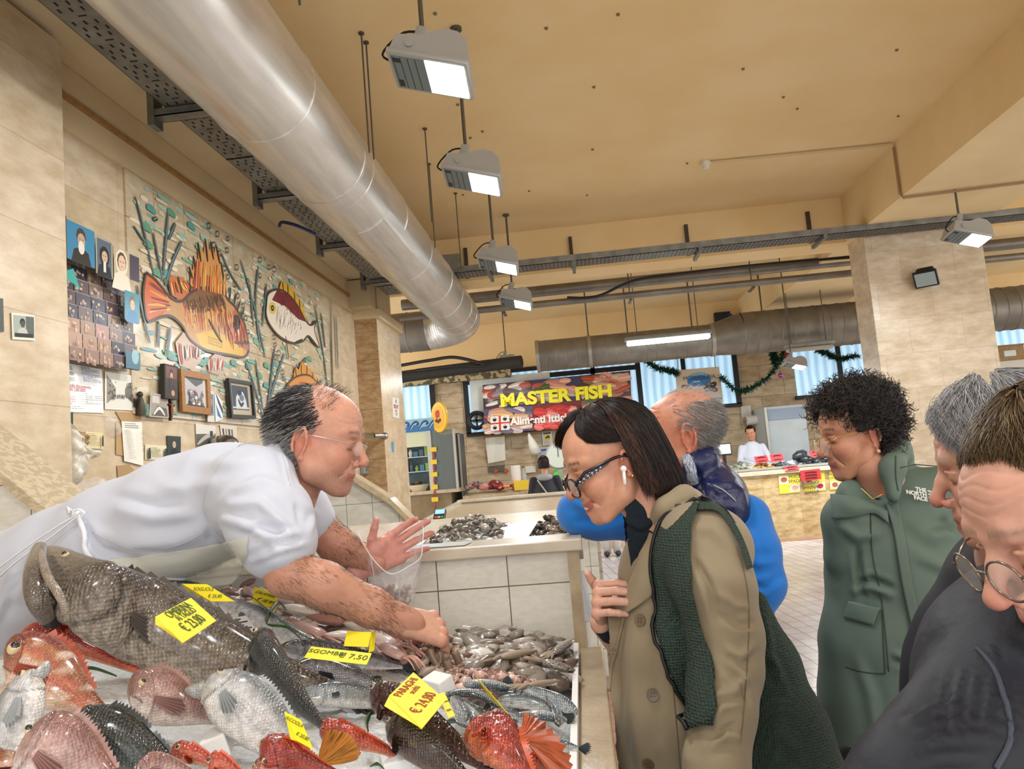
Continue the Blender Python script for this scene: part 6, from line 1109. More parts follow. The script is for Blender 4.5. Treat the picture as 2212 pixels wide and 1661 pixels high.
fish('brown_wrasse', 'long maroon brown fish under the biggest yellow price card', [(803, 1490, .05), (850, 1520, .05), (940, 1580, .04), (1060, 1665, .02)], 40, 'maroon', 'long', side=1, roll=48, flat=.7, tail=.1, res=1.4, dors=.4)
fish('brown_wrasse', 'dark brown fish with a greenish head in front of the maroon one', [(838, 1560, .06), (880, 1590, .06), (950, 1640, .045), (1050, 1725, .02)], 38, 'brown', 'long', side=1, roll=48, flat=.7, tail=0, res=1.4, dors=.5)
fish('scorpionfish', 'bright red scorpionfish with a spread spotted fan fin at the lower right', [(1045, 1570, .07), (1075, 1605, .08), (1120, 1665, .06), (1170, 1750, .03)], 54, 'scorpion', 'gurnard', side=1, roll=15, tail=0, flat=.8, res=1.6, eye=.16, eyer=.12, eyec='5a3040', fan=((1128, 1600, .085), (1145, 1500, .12), (1185, 1660, .06), .085, 'c8643c'), dors=1.3)
fish('scorpionfish', 'orange back of a fish at the bottom edge under the fan fin', [(1110, 1655, .05), (1150, 1650, .055), (1200, 1680, .03)], 30, 'orange', 'gurnard', side=1, roll=70, tail=0)
# slim fishes of the middle row
fish('mackerel', 'dark striped slim fish under the pair of yellow cards', [(605, 1398, .05), (680, 1408, .045), (780, 1425, .035), (870, 1440, .02)], 22, 'hake', 'slim', side=1, roll=45, tail=.1)
fish('hake', 'silver grey hake lying below the striped slim fish', [(632, 1442, .045), (700, 1450, .04), (790, 1480, .03), (880, 1505, .012)], 30, 'hake', 'long', side=1, roll=22, tail=.1, res=1.2)
fish('silver_fish', 'long silver fish belly behind the dark bass', [(640, 1508, .03), (720, 1500, .03), (800, 1508, .02), (860, 1520, .01)], 26, 'silver', 'slim', side=1, roll=10, tail=.1, pec=.5)
fish('silver_fish', 'silver fish lying back by the seller apron', [(330, 1272, .07), (400, 1276, .06), (480, 1300, .04), (545, 1335, .02)], 20, 'silver', 'slim', side=1, roll=10)
fish('hake', 'white bellied fish beside the printed white label', [(470, 1300, .055), (540, 1330, .05), (640, 1385, .03), (720, 1420, .01)], 24, 'white', 'slim', side=1, roll=20)
sard = [((960, 1500), (1030, 1500), (1110, 1545), 'mackerel'), ((975, 1505), (1040, 1545), (1120, 1560), 'mackerel'), ((1005, 1560), (990, 1530), (975, 1505), 'silver'), ((1040, 1580), (1025, 1545), (1000, 1515), 'silver'), ((1062, 1490), (1140, 1500), (1205, 1530), 'silver'), ((1075, 1512), (1150, 1518), (1215, 1545), 'silver'), ((1246, 1545), (1200, 1510), (1110, 1480), 'silver'), ((1208, 1570), (1198, 1530), (1180, 1500), 'mackerel'), ((1150, 1560), (1120, 1555), (1060, 1530), 'silver'), ((1090, 1590), (1040, 1575), (985, 1560), 'silver'), ((1000, 1478), (1060, 1478), (1120, 1490), 'silver'), ((1225, 1555), (1170, 1545), (1120, 1540), 'silver'), ((1085, 1620), (1070, 1585), (1030, 1560), 'silver')]
for i, (a, b, c, kd) in enumerate(sard):
    h = .02+.004*(i % 4); fish('sardine', 'small silver blue fish in the pile right of the big yellow card' if kd == 'silver' else 'small dark backed fish in the pile right of the big yellow card', [(*a, h), (*b, h+.006), (*c, h)], 14 if kd == 'silver' else 13, kd, 'slim', side=1 if i % 2 else -1, roll=25, tail=.2, pec=0, dors=0, res=.6, group='sardines right of the big card' if kd == 'silver' else 'dark backed sardines right of the big card', eye=.07, eyer=.12)
fish('sardine', 'lone silver fish with its tail over the stone edge near the fan fin', [(1180, 1600, .02), (1215, 1612, .015), (1250, 1616, .022)], 12, 'silver', 'slim', tail=.4, pec=0, dors=0, res=.6)
# squid, cuttlefish, octopus
zt_ = lambda x: pz(x)-.005
def region(px0, py0, px1, py1): a, b, c, d = D(px0, py0), D(px1, py0), D(px1, py1), D(px0, py1); return min(a.x, d.x), min(c.y, d.y), max(b.x, c.x), max(a.y, b.y)
SQ = ['e3dcd6', 'd8c8c0', 'efeae6', 'c9a8a0', 'b58a84', 'e8dcd4']
def squid(px, py, qx, qy, hw, col, label, g):
    a, b = D(px, py, .035), D(qx, qy, .03); t = thing('squid', label, 'squid', a, g); s = hw/FOC*a.y; d = (b-a).normalized()
    nn = Vector((0, 0, 1)); S_ = [a+(b-a)*k for k in np.linspace(0, 1, 9)]; MB().tube(S_, [s*f for f in (.1, .45, .75, .95, 1, 1, .95, .85, .6)], 14, col=shade(col, 1), flat=.6).build('mantle', mat('wet_seafood', attr=True), t, True, color=True)
    w = d.cross(nn).normalized(); MB().add([a, a+d*s*3.4+w*s*1.7, a+d*s*4, a+d*s*3.4-w*s*1.7], [(0, 1, 2), (0, 2, 3)], col=shade(col, .8)).build('fins', mat('wet_seafood', attr=True), t, color=True)
    te = MB(); r = random.Random(int(px))
    for k in range(6): o = w*s*r.uniform(-.6, .6); te.tube(spline([b+o*.5, b+d*s*2+o*1.6+nn*r.uniform(0, .01), b+d*s*3.6+o*2.6-nn*.004], 8), [s*f for f in (.2, .19, .17, .15, .13, .1, .07, .03)], 6, col=shade('c9988c', r.uniform(.7, 1.1)))
    te.build('tentacles', mat('wet_seafood', attr=True), t, True, color=True)
for i, (a, b, c, d, hw) in enumerate(((520, 1300, 600, 1345, 20), (560, 1275, 640, 1300, 18), (600, 1310, 690, 1325, 20), (620, 1345, 700, 1372, 20), (660, 1330, 740, 1345, 18), (700, 1370, 790, 1378, 20), (740, 1345, 820, 1370, 18), (780, 1355, 850, 1395, 20), (570, 1340, 650, 1370, 16), (810, 1385, 870, 1420, 16))):
    squid(a, b, c, d, hw, SQ[i % 6], 'glistening white and pink squid in the pile under the seller forearm', 'squid under the seller forearm')
pile('squid_pile', 'wet pinkish squid pile filling the back of the display under the forearm', 'seafood', *region(520, 1262, 850, 1400), 0, .03, SQ+['a07c74', '9a8078'], 260, .03, (1.4, .5, .35), 5, zt_, .35)
pile('cuttlefish', 'grey brown cuttlefish and octopus heaped in the white tray by the partition', 'seafood', *region(985, 1395, 1225, 1440), 0, .03, ['8a8278', 'b5aea6', '5a4e44', 'd0cac2', '9c9288', '6a5c50'], 170, .03, (1.4, .8, .4), 6, zt_, .15)
pile('baby_octopus', 'pink grey baby octopuses heaped in the front tray', 'seafood', *region(965, 1462, 1150, 1500), 0, .022, ['b08c80', 'c9a498', '9a7468', 'd8bcb0', '8c6c60'], 240, .014, (1, .8, .6), 7, zt_, .5)
pile('octopus', 'pale brown octopus tentacles heaped under the reaching hand', 'seafood', *region(862, 1395, 990, 1450), 0, .03, ['a08878', '8a7264', 'b8a496', '75604f', 'c0ac9c'], 150, .028, (1, .5, .4), 8, zt_, .75)
for i, (x, y, x2, y2, lb) in enumerate(((1170, 1428, 1238, 1446, 'dark speckled cuttlefish at the right corner of the white tray'), (1195, 1412, 1240, 1380, 'brown cuttlefish climbing the tray corner by the partition'), (1080, 1420, 1160, 1405, 'glossy cuttlefish with a brown head in the middle of the tray'), (1140, 1480, 1210, 1470, 'single translucent octopus lying on the foam tray'))):
    t = thing('cuttlefish_single', lb, 'cuttlefish', D(x, y, .03)); a, b = D(x, y, .035), D(x2, y2, .045 if i == 1 else .03); S_ = [a.lerp(b, k) for k in np.linspace(0, 1, 8)]; r = (14 if i < 3 else 10)/FOC*a.y
    me = MB().tube(S_, [r*f for f in (.3, .8, 1, 1.05, 1, .85, .6, .2)], 12, flat=.6).build('mantle', mat('speckled_mantle' if i < 2 else 'pale_mantle', '2c221c' if i < 2 else '9c8c78', .15, col2='b5aaa0' if i < 2 else '6a5846', vs=240, coat=.8), t, True)
    te = MB(); rr = random.Random(i)
    for k in range(5): o = Vector((rr.uniform(-.01, .01), rr.uniform(-.012, .012), 0)); te.tube(spline([a, a+(a-b).normalized()*.02+o, a+(a-b).normalized()*.04+o*2], 6), [.004, .004, .0035, .003, .002, .001], 6)
    te.build('tentacles', mat('pale_mantle', '9c8c78'), t, True)
# yellow cards
m_card_y = mat('yellow_card', 'f2dc18', .6); m_ink = mat('green_ink', '3a5a28', .7); m_ink2 = mat('red_brown_ink', '9a3420', .7)
def ycard(q, h, label, lines, flap=None, k=None, backflap=None):
    P4 = [D(*p[:2], h+(p[2] if len(p) > 2 else 0)) for p in q]; t = thing('price_card', label, 'price card', P4[3]); P4[2] = P4[1]+P4[3]-P4[0]; n = (P4[1]-P4[0]).cross(P4[3]-P4[0]).normalized(); n = n if n.dot(EYE-P4[0]) > 0 else -n
    MB().poly(P4, n, .0008).build('card', m_card_y, t)
    if flap: F4 = [D(*p[:2], h+(p[2] if len(p) > 2 else 0)) for p in flap]; MB().poly(F4, None, .0008).build('folded_flap', m_card_y, t)
    W = (P4[1]-P4[0]).length
    for (s, u, v, sz, m) in lines:
        o = P4[0].lerp(P4[1], u).lerp(P4[3].lerp(P4[2], u), v)+n*.0016; text(s, sz*W, frame(o, P4[1]-P4[0], P4[0]-P4[3]), m, t, name='handwriting', ext=.0002, shear=.25, sx=.9)
    return t
ycard([(335, 1333), (412, 1292), (465, 1342, -.01), (394, 1390, -.02)], .19, 'yellow price card reading OMBRINA standing on the huge grey fish', [("OMBRINA", .5, .16, .155, m_ink), ("Al TAGLIO", .55, .38, .12, m_ink), ("€ 23,80", .5, .7, .2, m_ink)], [(335, 1333), (394, 1390, -.02), (392, 1372, -.02), (335, 1350)])
ycard([(393, 1261, .02), (447, 1262, .02), (481, 1293), (455, 1299, -.01)], .13, 'small yellow price card behind the OMBRINA card', [("SOGLIOLE", .5, .3, .2, m_ink), ("€ 25,80", .5, .7, .2, m_ink)], [(393, 1261, .02), (455, 1299, -.01), (448, 1297, -.01), (392, 1276)])
ycard([(549, 1268, .02), (600, 1283, .02), (607, 1320), (545, 1302)], .06, 'yellow price card on the squid behind the green leaf', [("CALAMARI", .5, .28, .19, m_ink), ("€ 18,90", .5, .68, .22, m_ink)])
ycard([(750, 1364, .02), (802, 1366, .025), (797, 1410), (742, 1396)], .06, 'blank folded yellow card standing among the squid', [], [(802, 1366, .025), (812, 1362, .02), (808, 1405), (797, 1410)])
ycard([(672, 1397, .01), (803, 1412, .01), (790, 1438), (657, 1421)], .085, 'long yellow price card lying across the striped slim fish', [("SGOMBRI", .3, .4, .16, m_ink), ("€ 7,50", .72, .5, .2, m_ink)])
ycard([(840, 1504), (893, 1453, .01), (947, 1534), (911, 1575)], .1, 'biggest yellow price card reading PARAGHI on the maroon fish', [("PARAGHI", .5, .15, .2, m_ink2), ("scelti", .6, .33, .16, m_ink2), ("€ 24,80", .5, .68, .26, m_ink2)], [(840, 1504), (911, 1575), (903, 1568), (830, 1524)])
ycard([(946, 1500), (960, 1496), (985, 1540), (968, 1552)], .09, 'small yellow card half hidden behind the PARAGHI card', [("SUGHERELLI", .5, .4, .22, m_ink), ("8,90", .5, .75, .4, m_ink)])
ycard([(1028, 1462, .03), (1040, 1475, .02), (1112, 1545), (1095, 1540)], .05, 'narrow yellow card seen nearly edge on over the small dark fish', [], [(1028, 1462, .03), (1095, 1540), (1062, 1512, -.02), (1042, 1484)])
ycard([(614, 1537, .03), (650, 1556, .02), (709, 1623), (640, 1600)], .08, 'yellow price card between the white fish and the orange twins', [("RICCIOLA", .4, .25, .25, m_ink), ("€ 20,80", .55, .7, .26, m_ink)], [(614, 1537, .03), (640, 1600), (628, 1597), (621, 1560, .01)])
# label, leaves, foam chunks
q4 = [D(490, 1338, .07), D(532, 1330, .07), D(572, 1385, .045), D(515, 1392, .05)]; t = thing('printed_label', 'white printed catch label laid on the fish beside the OMBRINA card', 'label', q4[3]); MB().poly(q4, (0, -.4, 1), .0008).build('paper', mat('receipt_white'), t)
for i in range(7): a = q4[0].lerp(q4[3], .12+i*.12); b = q4[1].lerp(q4[2], .12+i*.12); MB().tube([a.lerp(b, .1)+Vector((0, 0, .002)), a.lerp(b, .85 if i % 2 else .6)+Vector((0, 0, .002))], .0012, 4).build('printed_line', m_blk, t)
m_leaf = mat('seagrass_leaf', '2f5a24', .35, col2='1f4018', vs=60)
for i, (pl, lb) in enumerate((([(518, 1290), (545, 1290), (600, 1335), (660, 1375), (720, 1390)], 'long green leaf curling over the squid under the forearm'), ([(660, 1390), (620, 1355), (575, 1345), (600, 1300), (618, 1318)], 'looped green leaf crossing the long leaf beside the squid card'), ([(160, 1448), (200, 1443), (252, 1460)], 'thin green leaf on the ice below the orange scorpionfish'), ([(275, 1535), (282, 1548), (300, 1550)], 'small green leaf tip at the pink bream mouth'), ([(795, 1580), (792, 1560), (800, 1540)], 'thin dark green stem standing on the ice left of the brown fish'), ([(800, 1655), (815, 1650), (830, 1661)], 'dark green leaf tip at the bottom edge below the orange twins'))):
    c = spline([D(x, y, .075 if i < 2 else .04) for x, y in pl], 24); mb = MB().tube([Vector(q) for q in c], [.0045*math.sin(PI*(k+1)/26)**.5 for k in range(24)], 6, flat=.25, up=(0, 1, .3)); solo(mb, 'seagrass_leaf', m_leaf, lb, 'leaf', smooth=True)
for px, py, s, lb in ((300, 1555, .025, 'white foam chunk under the pink bream chin'), (470, 1608, .03, 'white foam chunk in front of the open mouthed white fish'), (948, 1480, .03, 'white foam lump behind the biggest yellow card'), (855, 1650, .022, 'white foam stick at the bottom edge right of the orange twins'), (600, 1255, .05, 'white foam box corner behind the squid card')):
    p = D(px, py, .012); solo(MB().box((-s, -s*.6, -s*.5), (s, s*.6, s*.6), M4=Matrix.Translation(p)@Matrix.Rotation(px, 4, 'Z')@Matrix.Rotation(.3, 4, 'X'), bev=.003), 'foam_chunk', m_foam, lb, 'foam')
solo(MB().poly([P(1256, 1235, 2.24), P(1262, 1232, 2.4), P(1284, 1345, 2.4), P(1259, 1340, 2.24)], None, .003), 'hanging_paper', mat('receipt_white'), 'white paper sheet hanging beside the corner post of the near partition', 'paper')
p = P(1562, 690, 16.3); t = thing('junction_box', 'dark blue and black electrical box high on the far yellow wall', 'junction box', p); MB().box(p-Vector((.16, 0, .16)), p+Vector((.16, .15, .16)), bev=.01).build('box', mat('black_box', '20242c', .5), t); MB().tube(spline([p+Vector((.1, -.03, .1)), p+Vector((.22, -.05, 0)), p+Vector((.1, -.05, -.16)), p+Vector((-.1, -.03, -.1))], 14), .03, 7).build('cables', mat('blue_cable', '1b2c66', .5), t)
# ================================================================ PEOPLE: builders
m_skin = mat('skin', attr=True, rough=.42, sss=.12, bump=.12, bs=420, bd=.0015, spec=.45)
def head(s=1., nose=1., nosew=1., jaww=1., chin=1., smile=0., full=1., lid=.5, teeth=0, brow='3a2e28', skin='c99a80', lip='a8605a', stub=0., wr=0., cheek=1., ear=1., bald=False, blush=1.):
    g = SDF((-.105, -.125, -.245), (.105, .142, .135), .0026)
    g.ell((0, -.014, .032), (.075*full, .099, .086), 0).ell((0, .042, .034), (.062, .046, .05), .03).ell((0, .04, -.03), (.06*jaww, .05, .07), .03)
    g.ell((0, .045, -.072), (.042, .04, .035), .025)
    for x in (-1, 1):
        g.chain([(x*.058*jaww, -.005, -.04), (x*.052*jaww, .018, -.078), (x*.022, .066, -.108)], [.022, .02, .018], .025)
        g.ell((x*.04, .063, -.04), (.024, .024*cheek, .024*cheek), .02)
        g.chain([(x*.05, .066, .02), (x*.03, .084, .022), (x*.01, .088, .016)], [.008, .009, .008], .012)
        g.ell((x*.032, .094, -.006), (.019, .013, .014), .012, mode='sub')
        g.ell((x*.031, .0745, -.006), .0148, .003); g.cone((x*.02, .0885, -.012-.004*lid), (x*.043, .0835, -.011-.003*lid), .0016, .0014, .0015, 'sub')
        g.chain([(x*.018, .088, -.001), (x*.03, .0905, .0035), (x*.045, .081, -.001)], .0022, .003)
    g.chain([(0, .086, .012), (0, .098, -.012), (0, .094+.018*nose, -.036)], [.008, .0088, .0105], .01).ell((0, .094+.017*nose, -.041), (.0115*nosew, .0105, .0098), .006)
    for x in (-1, 1):
        g.ell((x*.0125*nosew, .093+.004*nose, -.047), (.0075, .0105, .0075), .006); g.cone((x*.0065, .1, -.053), (x*.0062, .103, -.049), .003, .0035, .002, 'sub')
    w = .024+.006*smile; zc = -.076; up = .008*smile
    g.ell((0, .072, -.074), (.033, .026, .024), .014)
    g.chain([(-w, .0745-.004*smile, zc+up), (-.01, .092, zc+.004), (0, .0945, zc+.003), (.01, .092, zc+.004), (w, .0745-.004*smile, zc+up)], [.0025, .0048, .0045, .0048, .0025], .005)
    g.chain([(-w*.9, .075-.004*smile, zc-.006+up), (0, .0925, zc-.012), (w*.9, .075-.004*smile, zc-.006+up)], [.0025, .0062, .0025], .005)
    if teeth: g.chain([(-w*.75, .083, zc+up*.5), (0, .1, zc-.004), (w*.75, .083, zc+up*.5)], [.002, .0045, .002], .001, 'sub')
    else: g.chain([(-w, .079, zc-.002+up), (-.01, .0965, zc-.0035), (0, .0985, zc-.0045), (.01, .0965, zc-.0035), (w, .079, zc-.002+up)], .0013, .0015, 'sub')
    for x in (-1, 1):
        if smile or wr: g.chain([(x*.018, .0935, -.046), (x*.03, .085, -.062), (x*.037, .073, -.08)], [.001, .002+.001*smile, .001], .006, 'sub')
        g.cone((x*.0045, .098, -.058), (x*.0045, .0975, -.068), .0008, .0012, .003)
        # ear
        E = (x*.078*full, -.012, -.02)
        g.ell((E[0]-x*.004, E[1], E[2]), (.008*ear, .017*ear, .03*ear), .006, (0, x*12, 0)); ring = [(E[0]+x*.007, E[1]+.016*ear*math.cos(a)*(1 if math.cos(a) < 0 else .7), E[2]+.003+.029*ear*math.sin(a)) for a in np.linspace(-.9, 3.9, 12)]; g.chain(ring, .0034, .003)
        g.ell((E[0]+x*.008, E[1]+.002, E[2]+.002), (.007, .0085, .014), .003, mode='sub'); g.ell((E[0]+x*.004, E[1]+.006, E[2]-.028*ear), (.005, .007, .007), .004)
    g.ell((0, .078*chin, -.108), (.021, .018, .017), .014)
    g.cone((0, -.018, -.05), (0, -.045, -.235), .052*(.9+.1*full), .056, .02)
    V, F = g.mesh(); V = relax(V, F, 1, .3); N = normals(V, F); x, y, z = V.T; ax = np.abs(x)
    if wr:
        d = np.zeros(len(V))
        for k in range(4): d -= np.exp(-((z-.045-.011*k-.004*np.sin(x*90+k))/.0016)**2)*(y > .05)*.0011*wr
        for k in range(3): d -= np.exp(-((z+.006-.006*(k-1)*(ax-.045)/.02)/.0012)**2)*(ax > .046)*(ax < .066)*(y > .03)*.0011*wr
        V = V+N*d[:, None]
    C = np.tile(np.array(lin(skin)[:3]), (len(V), 1)); C *= (1+.07*sn(V, 60, 2)+.05*sn(V, 170, 3))[:, None]
    pink = lambda cx, cy, cz, r, a: a*np.exp(-(((ax-cx)**2+(y-cy)**2+(z-cz)**2)/r**2))
    C = mixc(C, np.clip(pink(0, .11, -.042, .016, .55*blush)+pink(.045, .07, -.038, .022, .35*blush)+pink(.08, -.01, -.02, .03, .45*blush), 0, .7), 'b8584a')
    C = mixc(C, (np.abs(z-zc+.003-up*(ax/w)**2) < .0095)*(ax < w+.002)*(y > .07)*(y+ax*.75 > .0905)*.75, lip)
    bl = [np.array([(sx*.012), .09, .017]) for sx in (-1, 1)]; bz = .0215+.004*np.sin(np.clip((ax-.01)/.042, 0, 1)*PI); C = mixc(C, np.exp(-((z-bz)/.0042)**2)*(ax > .009)*(ax < .052)*(y > .055)*(.7+.3*sn(V, 500, 1)), brow)
    C = mixc(C, np.exp(-((z+.0135+.003*lid)/.002)**2)*(ax > .018)*(ax < .046)*(y > .07)*.75, '2a1c18')
    C = mixc(C, pink(.032, .088, -.014, .011, .3), '8a5648')
    if stub: C = mixc(C, np.clip((-.058-z)/.02, 0, 1)*np.clip((y-.0)/.03, 0, 1)*(z > -.14)*stub*(.6+.4*sn(V, 600, 7)), '6e5c54')
    return V*s, F, C
def hand(curl, spread=0., thumb=(50, 20), s=1., right=True, skin='cf9f88', red=.4):
    """wrist at 0, fingers along +y, thumb on +x (mirrored for the other hand), back of hand +z"""
    g = SDF((-.09, -.06, -.125), (.125, .205, .06), .0019); K = [(-.034, .082), (-.012, .09), (.011, .09), (.032, .083)]; Lf = [(.031, .02, .017), (.042, .026, .019), (.045, .028, .02), (.04, .024, .018)]
    g.cone((0, -.055, 0), (0, .0, 0), .026, .025, .01, flat=(0, 0, 1), fs=.75)
    for i, (kx, ky) in enumerate(K): g.cone((kx*.5, .005, 0), (kx, ky-.006, 0), .0165, .0125, .012, flat=(0, 0, 1), fs=.85)
    g.ell((.028, .032, -.008), (.017, .032, .014), .012, (0, 0, -25)); nails = []; tips = []
    for i in range(4):
        p = np.array([K[i][0], K[i][1], 0.]); a = 0; c = curl[i] if hasattr(curl[0], '__len__') else curl; sp = R(spread*(i-1.5)*.6); rr_ = [.0103, .0093, .0086, .0072] if i else [.0088, .008, .0074, .0062]
        g.ell(p+np.array([0, -.002, .003]), .0112, .006)
        for j in range(3):
            a += R(c[j]); d = np.array([math.sin(sp)*math.cos(a), math.cos(a)*math.cos(sp), -math.sin(a)]); q = p+d*Lf[i][j]; g.cone(p, q, rr_[j], rr_[j+1], .0025); p = q
        tips.append((p, d)); nrm = np.array([0, math.sin(a), math.cos(a)]); nails.append((p+nrm*.0055-d*.001, d, nrm))
    a, b = R(thumb[0]), R(thumb[1]); p = np.array([.024, .018, -.004]); d = np.array([math.sin(a)*math.cos(b), math.cos(a)*math.cos(b), -math.sin(b)]); q = p+d*.034; g.cone(p, q, .0155, .0115, .01); d2 = (d+np.array([-.12, .25, -.05])); d2 /= np.linalg.norm(d2); r = q+d2*.03; g.cone(q, r, .0112, .0098, .003); e = r+d2*.02; g.cone(r, e, .01, .008, .003)
    nails.append((e+np.array([0, 0, .0065]), d2, np.array([0, 0, 1.])))
    V, F = g.mesh(); C = np.tile(np.array(lin(skin)[:3]), (len(V), 1)); C *= (1+.07*sn(V, 130, 2)+.04*sn(V, 300, 1))[:, None]
    for p, d in tips: C = mixc(C, red*np.exp(-((V-p)**2).sum(1)/.014**2), 'bf6a5a')
    for k in K: C = mixc(C, red*np.exp(-((V-np.array([k[0], k[1], .006]))**2).sum(1)/.012**2), 'bf6a5a')
    for p, d, n in nails: q = V-p; C = mixc(C, .55*np.exp(-((q@d/.006)**2+(np.linalg.norm(q-np.outer(q@d, d), axis=1)/.0055)**2)**2), 'e8c4b8')
    if right: V = V*np.array([-1, 1, 1]); F = F[:, ::-1]
    return V*s, F, C
def basis(o, y, z):
    y = Vector(y).normalized(); x = y.cross(Vector(z)).normalized(); z = x.cross(y); m = Matrix((x, y, z)).transposed().to_4x4(); m.translation = Vector(o); return m
def facing(az, pitch, roll=0):
    """az = compass direction of the face in the floor plan (degrees from +X), pitch up positive"""
    a, p = R(az), R(pitch); y = Vector((math.cos(a)*math.cos(p), math.sin(a)*math.cos(p), math.sin(p))); z = Vector((-math.cos(a)*math.sin(p), -math.sin(a)*math.sin(p), math.cos(p))); return Matrix.Rotation(R(roll), 4, y).to_3x3() @ z, y
def place_head(anchor_local, world, az, pitch, roll=0):
    z, y = facing(az, pitch, roll); m = basis((0, 0, 0), y, z); m.translation = Vector(world)-(m.to_3x3()@Vector(anchor_local)); return m
def strands(paths, r, cols, name, m, parent, taper=.35):
    """paths (N,K,3) -> hair mesh of thin three sided tubes"""
    P_ = np.asarray(paths, float); N, K = P_.shape[:2]; T = np.gradient(P_, axis=1); T /= np.linalg.norm(T, axis=2)[:, :, None]+1e-9; u = np.cross(T, np.array([.3, .5, .8])); u /= np.linalg.norm(u, axis=2)[:, :, None]+1e-9; v = np.cross(T, u)
    tp = (1-(1-taper)*np.linspace(0, 1, K)**2)[None, :, None]*np.asarray(r).reshape(-1, 1, 1); ring = np.stack([P_+(u*math.cos(a)+v*math.sin(a))*tp for a in (0, 2.09, 4.19)], 2); V = ring.reshape(-1, 3)
    i = np.arange(N)[:, None, None]*K*3; k = np.arange(K-1)[None, :, None]*3; j = np.arange(3)[None, None, :]; j2 = (j+1) % 3; F = np.stack(np.broadcast_arrays(i+k+j, i+k+j2, i+k+3+j2, i+k+3+j), -1).reshape(-1, 4)
    C = np.repeat(np.asarray(cols, float), K*3, 0); return link(name, nmesh(name, V, F, C), m, parent)
m_hair = mat('hair', attr=True, rough=.38, spec=.4)
def dome(M, c, rad, N, phi, th0, drop, cols, r=.0007, flare=0., wave=0., seed=0, K=14, lay=(.86, 1.), part=0., tuck=0., jit=.04, sweep=0., base=None, parent=None, bs=.93, name='hair'):
    """hair combed from a parting over a dome and falling; phi range (degrees, 0 = front, +90 = left), drop(phi) = length below the equator"""
    rr = np.random.RandomState(seed); c = np.array(c, float); rad = np.array(rad, float)
    def path(ph, sc, ln, w1, w2, K):
        t = np.linspace(0, 1, K)[None, :]; arc = PI/2*rad[2]*.9; tot = arc*(1-th0/90)+ln[:, None]; d = t*tot; th = np.minimum(R(th0)+d/(rad[2]*.9), PI/2); fall = np.maximum(d-arc*(1-th0/90), 0)
        ff = fall/np.maximum(ln[:, None], .02); shr = 1+flare*np.minimum(ff, 1)-tuck*np.minimum(ff, 1)**3; p = ph[:, None]+R(sweep)*t**1.3+wave*np.sin(t*9+w1[:, None])*(t**.7)
        X = c[0]+part*(1-np.sin(th))+rad[0]*sc[:, None]*np.sin(th)*np.sin(p)*-1*shr; Y = c[1]+rad[1]*sc[:, None]*np.sin(th)*np.cos(p)*shr; Z = c[2]+rad[2]*sc[:, None]*np.cos(th)-fall+w2[:, None]*wave*.03*np.sin(t*7+w1[:, None]*2)
        return np.stack([X, Y, Z], -1)
    ph = R(1)*rr.uniform(phi[0], phi[1], N); sc = rr.uniform(lay[0], lay[1], N)**.7; sc = lay[0]+(lay[1]-lay[0])*rr.rand(N)**.6; ln = np.array([drop(math.degrees(a)) for a in ph])*rr.uniform(1-jit*4, 1+jit, N)
    Pp = path(ph, sc, ln, rr.uniform(0, 6, N), rr.randn(N), K)+rr.randn(N, 1, 3)*.0012; col = np.array([lin(q)[:3] for q in cols])[rr.randint(0, len(cols), N)]*rr.uniform(.75, 1.25, (N, 1))
    o = strands(xf(Pp.reshape(-1, 3), M).reshape(Pp.shape), r, col, name, m_hair, parent)
    if base:
        nb = 60; a = R(1)*np.linspace(phi[0], phi[1], nb); B = path(a, np.full(nb, bs), np.array([drop(math.degrees(q)) for q in a])*.93, np.zeros(nb), np.zeros(nb), 16); V = xf(B.reshape(-1, 3), M); F = [(i*16+j, i*16+j+1, (i+1)*16+j+1, (i+1)*16+j) for i in range(nb-1) for j in range(15)]
        link('hair_mass', nmesh('hair_mass', V, F), mat('hair_base_'+base, base, .6, wave=.0), parent)
    return o
def tuft(M, roots, dirs, ln, cols, r, parent, seed=0, K=5, bend=(0, 0, 0), name='hair'):
    rr = np.random.RandomState(seed); N = len(roots); t = np.linspace(0, 1, K)[None, :, None]; L = (np.asarray(ln)*rr.uniform(.7, 1.15, N))[:, None, None]; d = dirs+rr.randn(N, 3)*.18; d /= np.linalg.norm(d, axis=1)[:, None]
    Pp = roots[:, None]+d[:, None]*t*L+np.array(bend)*t*t*L; return strands(xf(Pp.reshape(-1, 3), M).reshape(Pp.shape), r, cols, name, m_hair, parent)
def scalp(V, F, mask, N, seed=0):
    n = normals(V, F); i = np.where(mask)[0]; rr = np.random.RandomState(seed); k = i[rr.randint(0, len(i), N)]; return V[k]+rr.randn(N, 3)*.0012, n[k]
def bvh_of(V, F): return BVHTree.FromPolygons([tuple(v) for v in V], [tuple(int(i) for i in f) for f in F])
def hit(bvh, px, py, off, fb=None):
    d = ray(px, py).normalized(); h = bvh.ray_cast(EYE, d)
    if h[0] is None: return fb
    n = h[1] if h[1].dot(d) < 0 else -h[1]; return h[0]+n*off
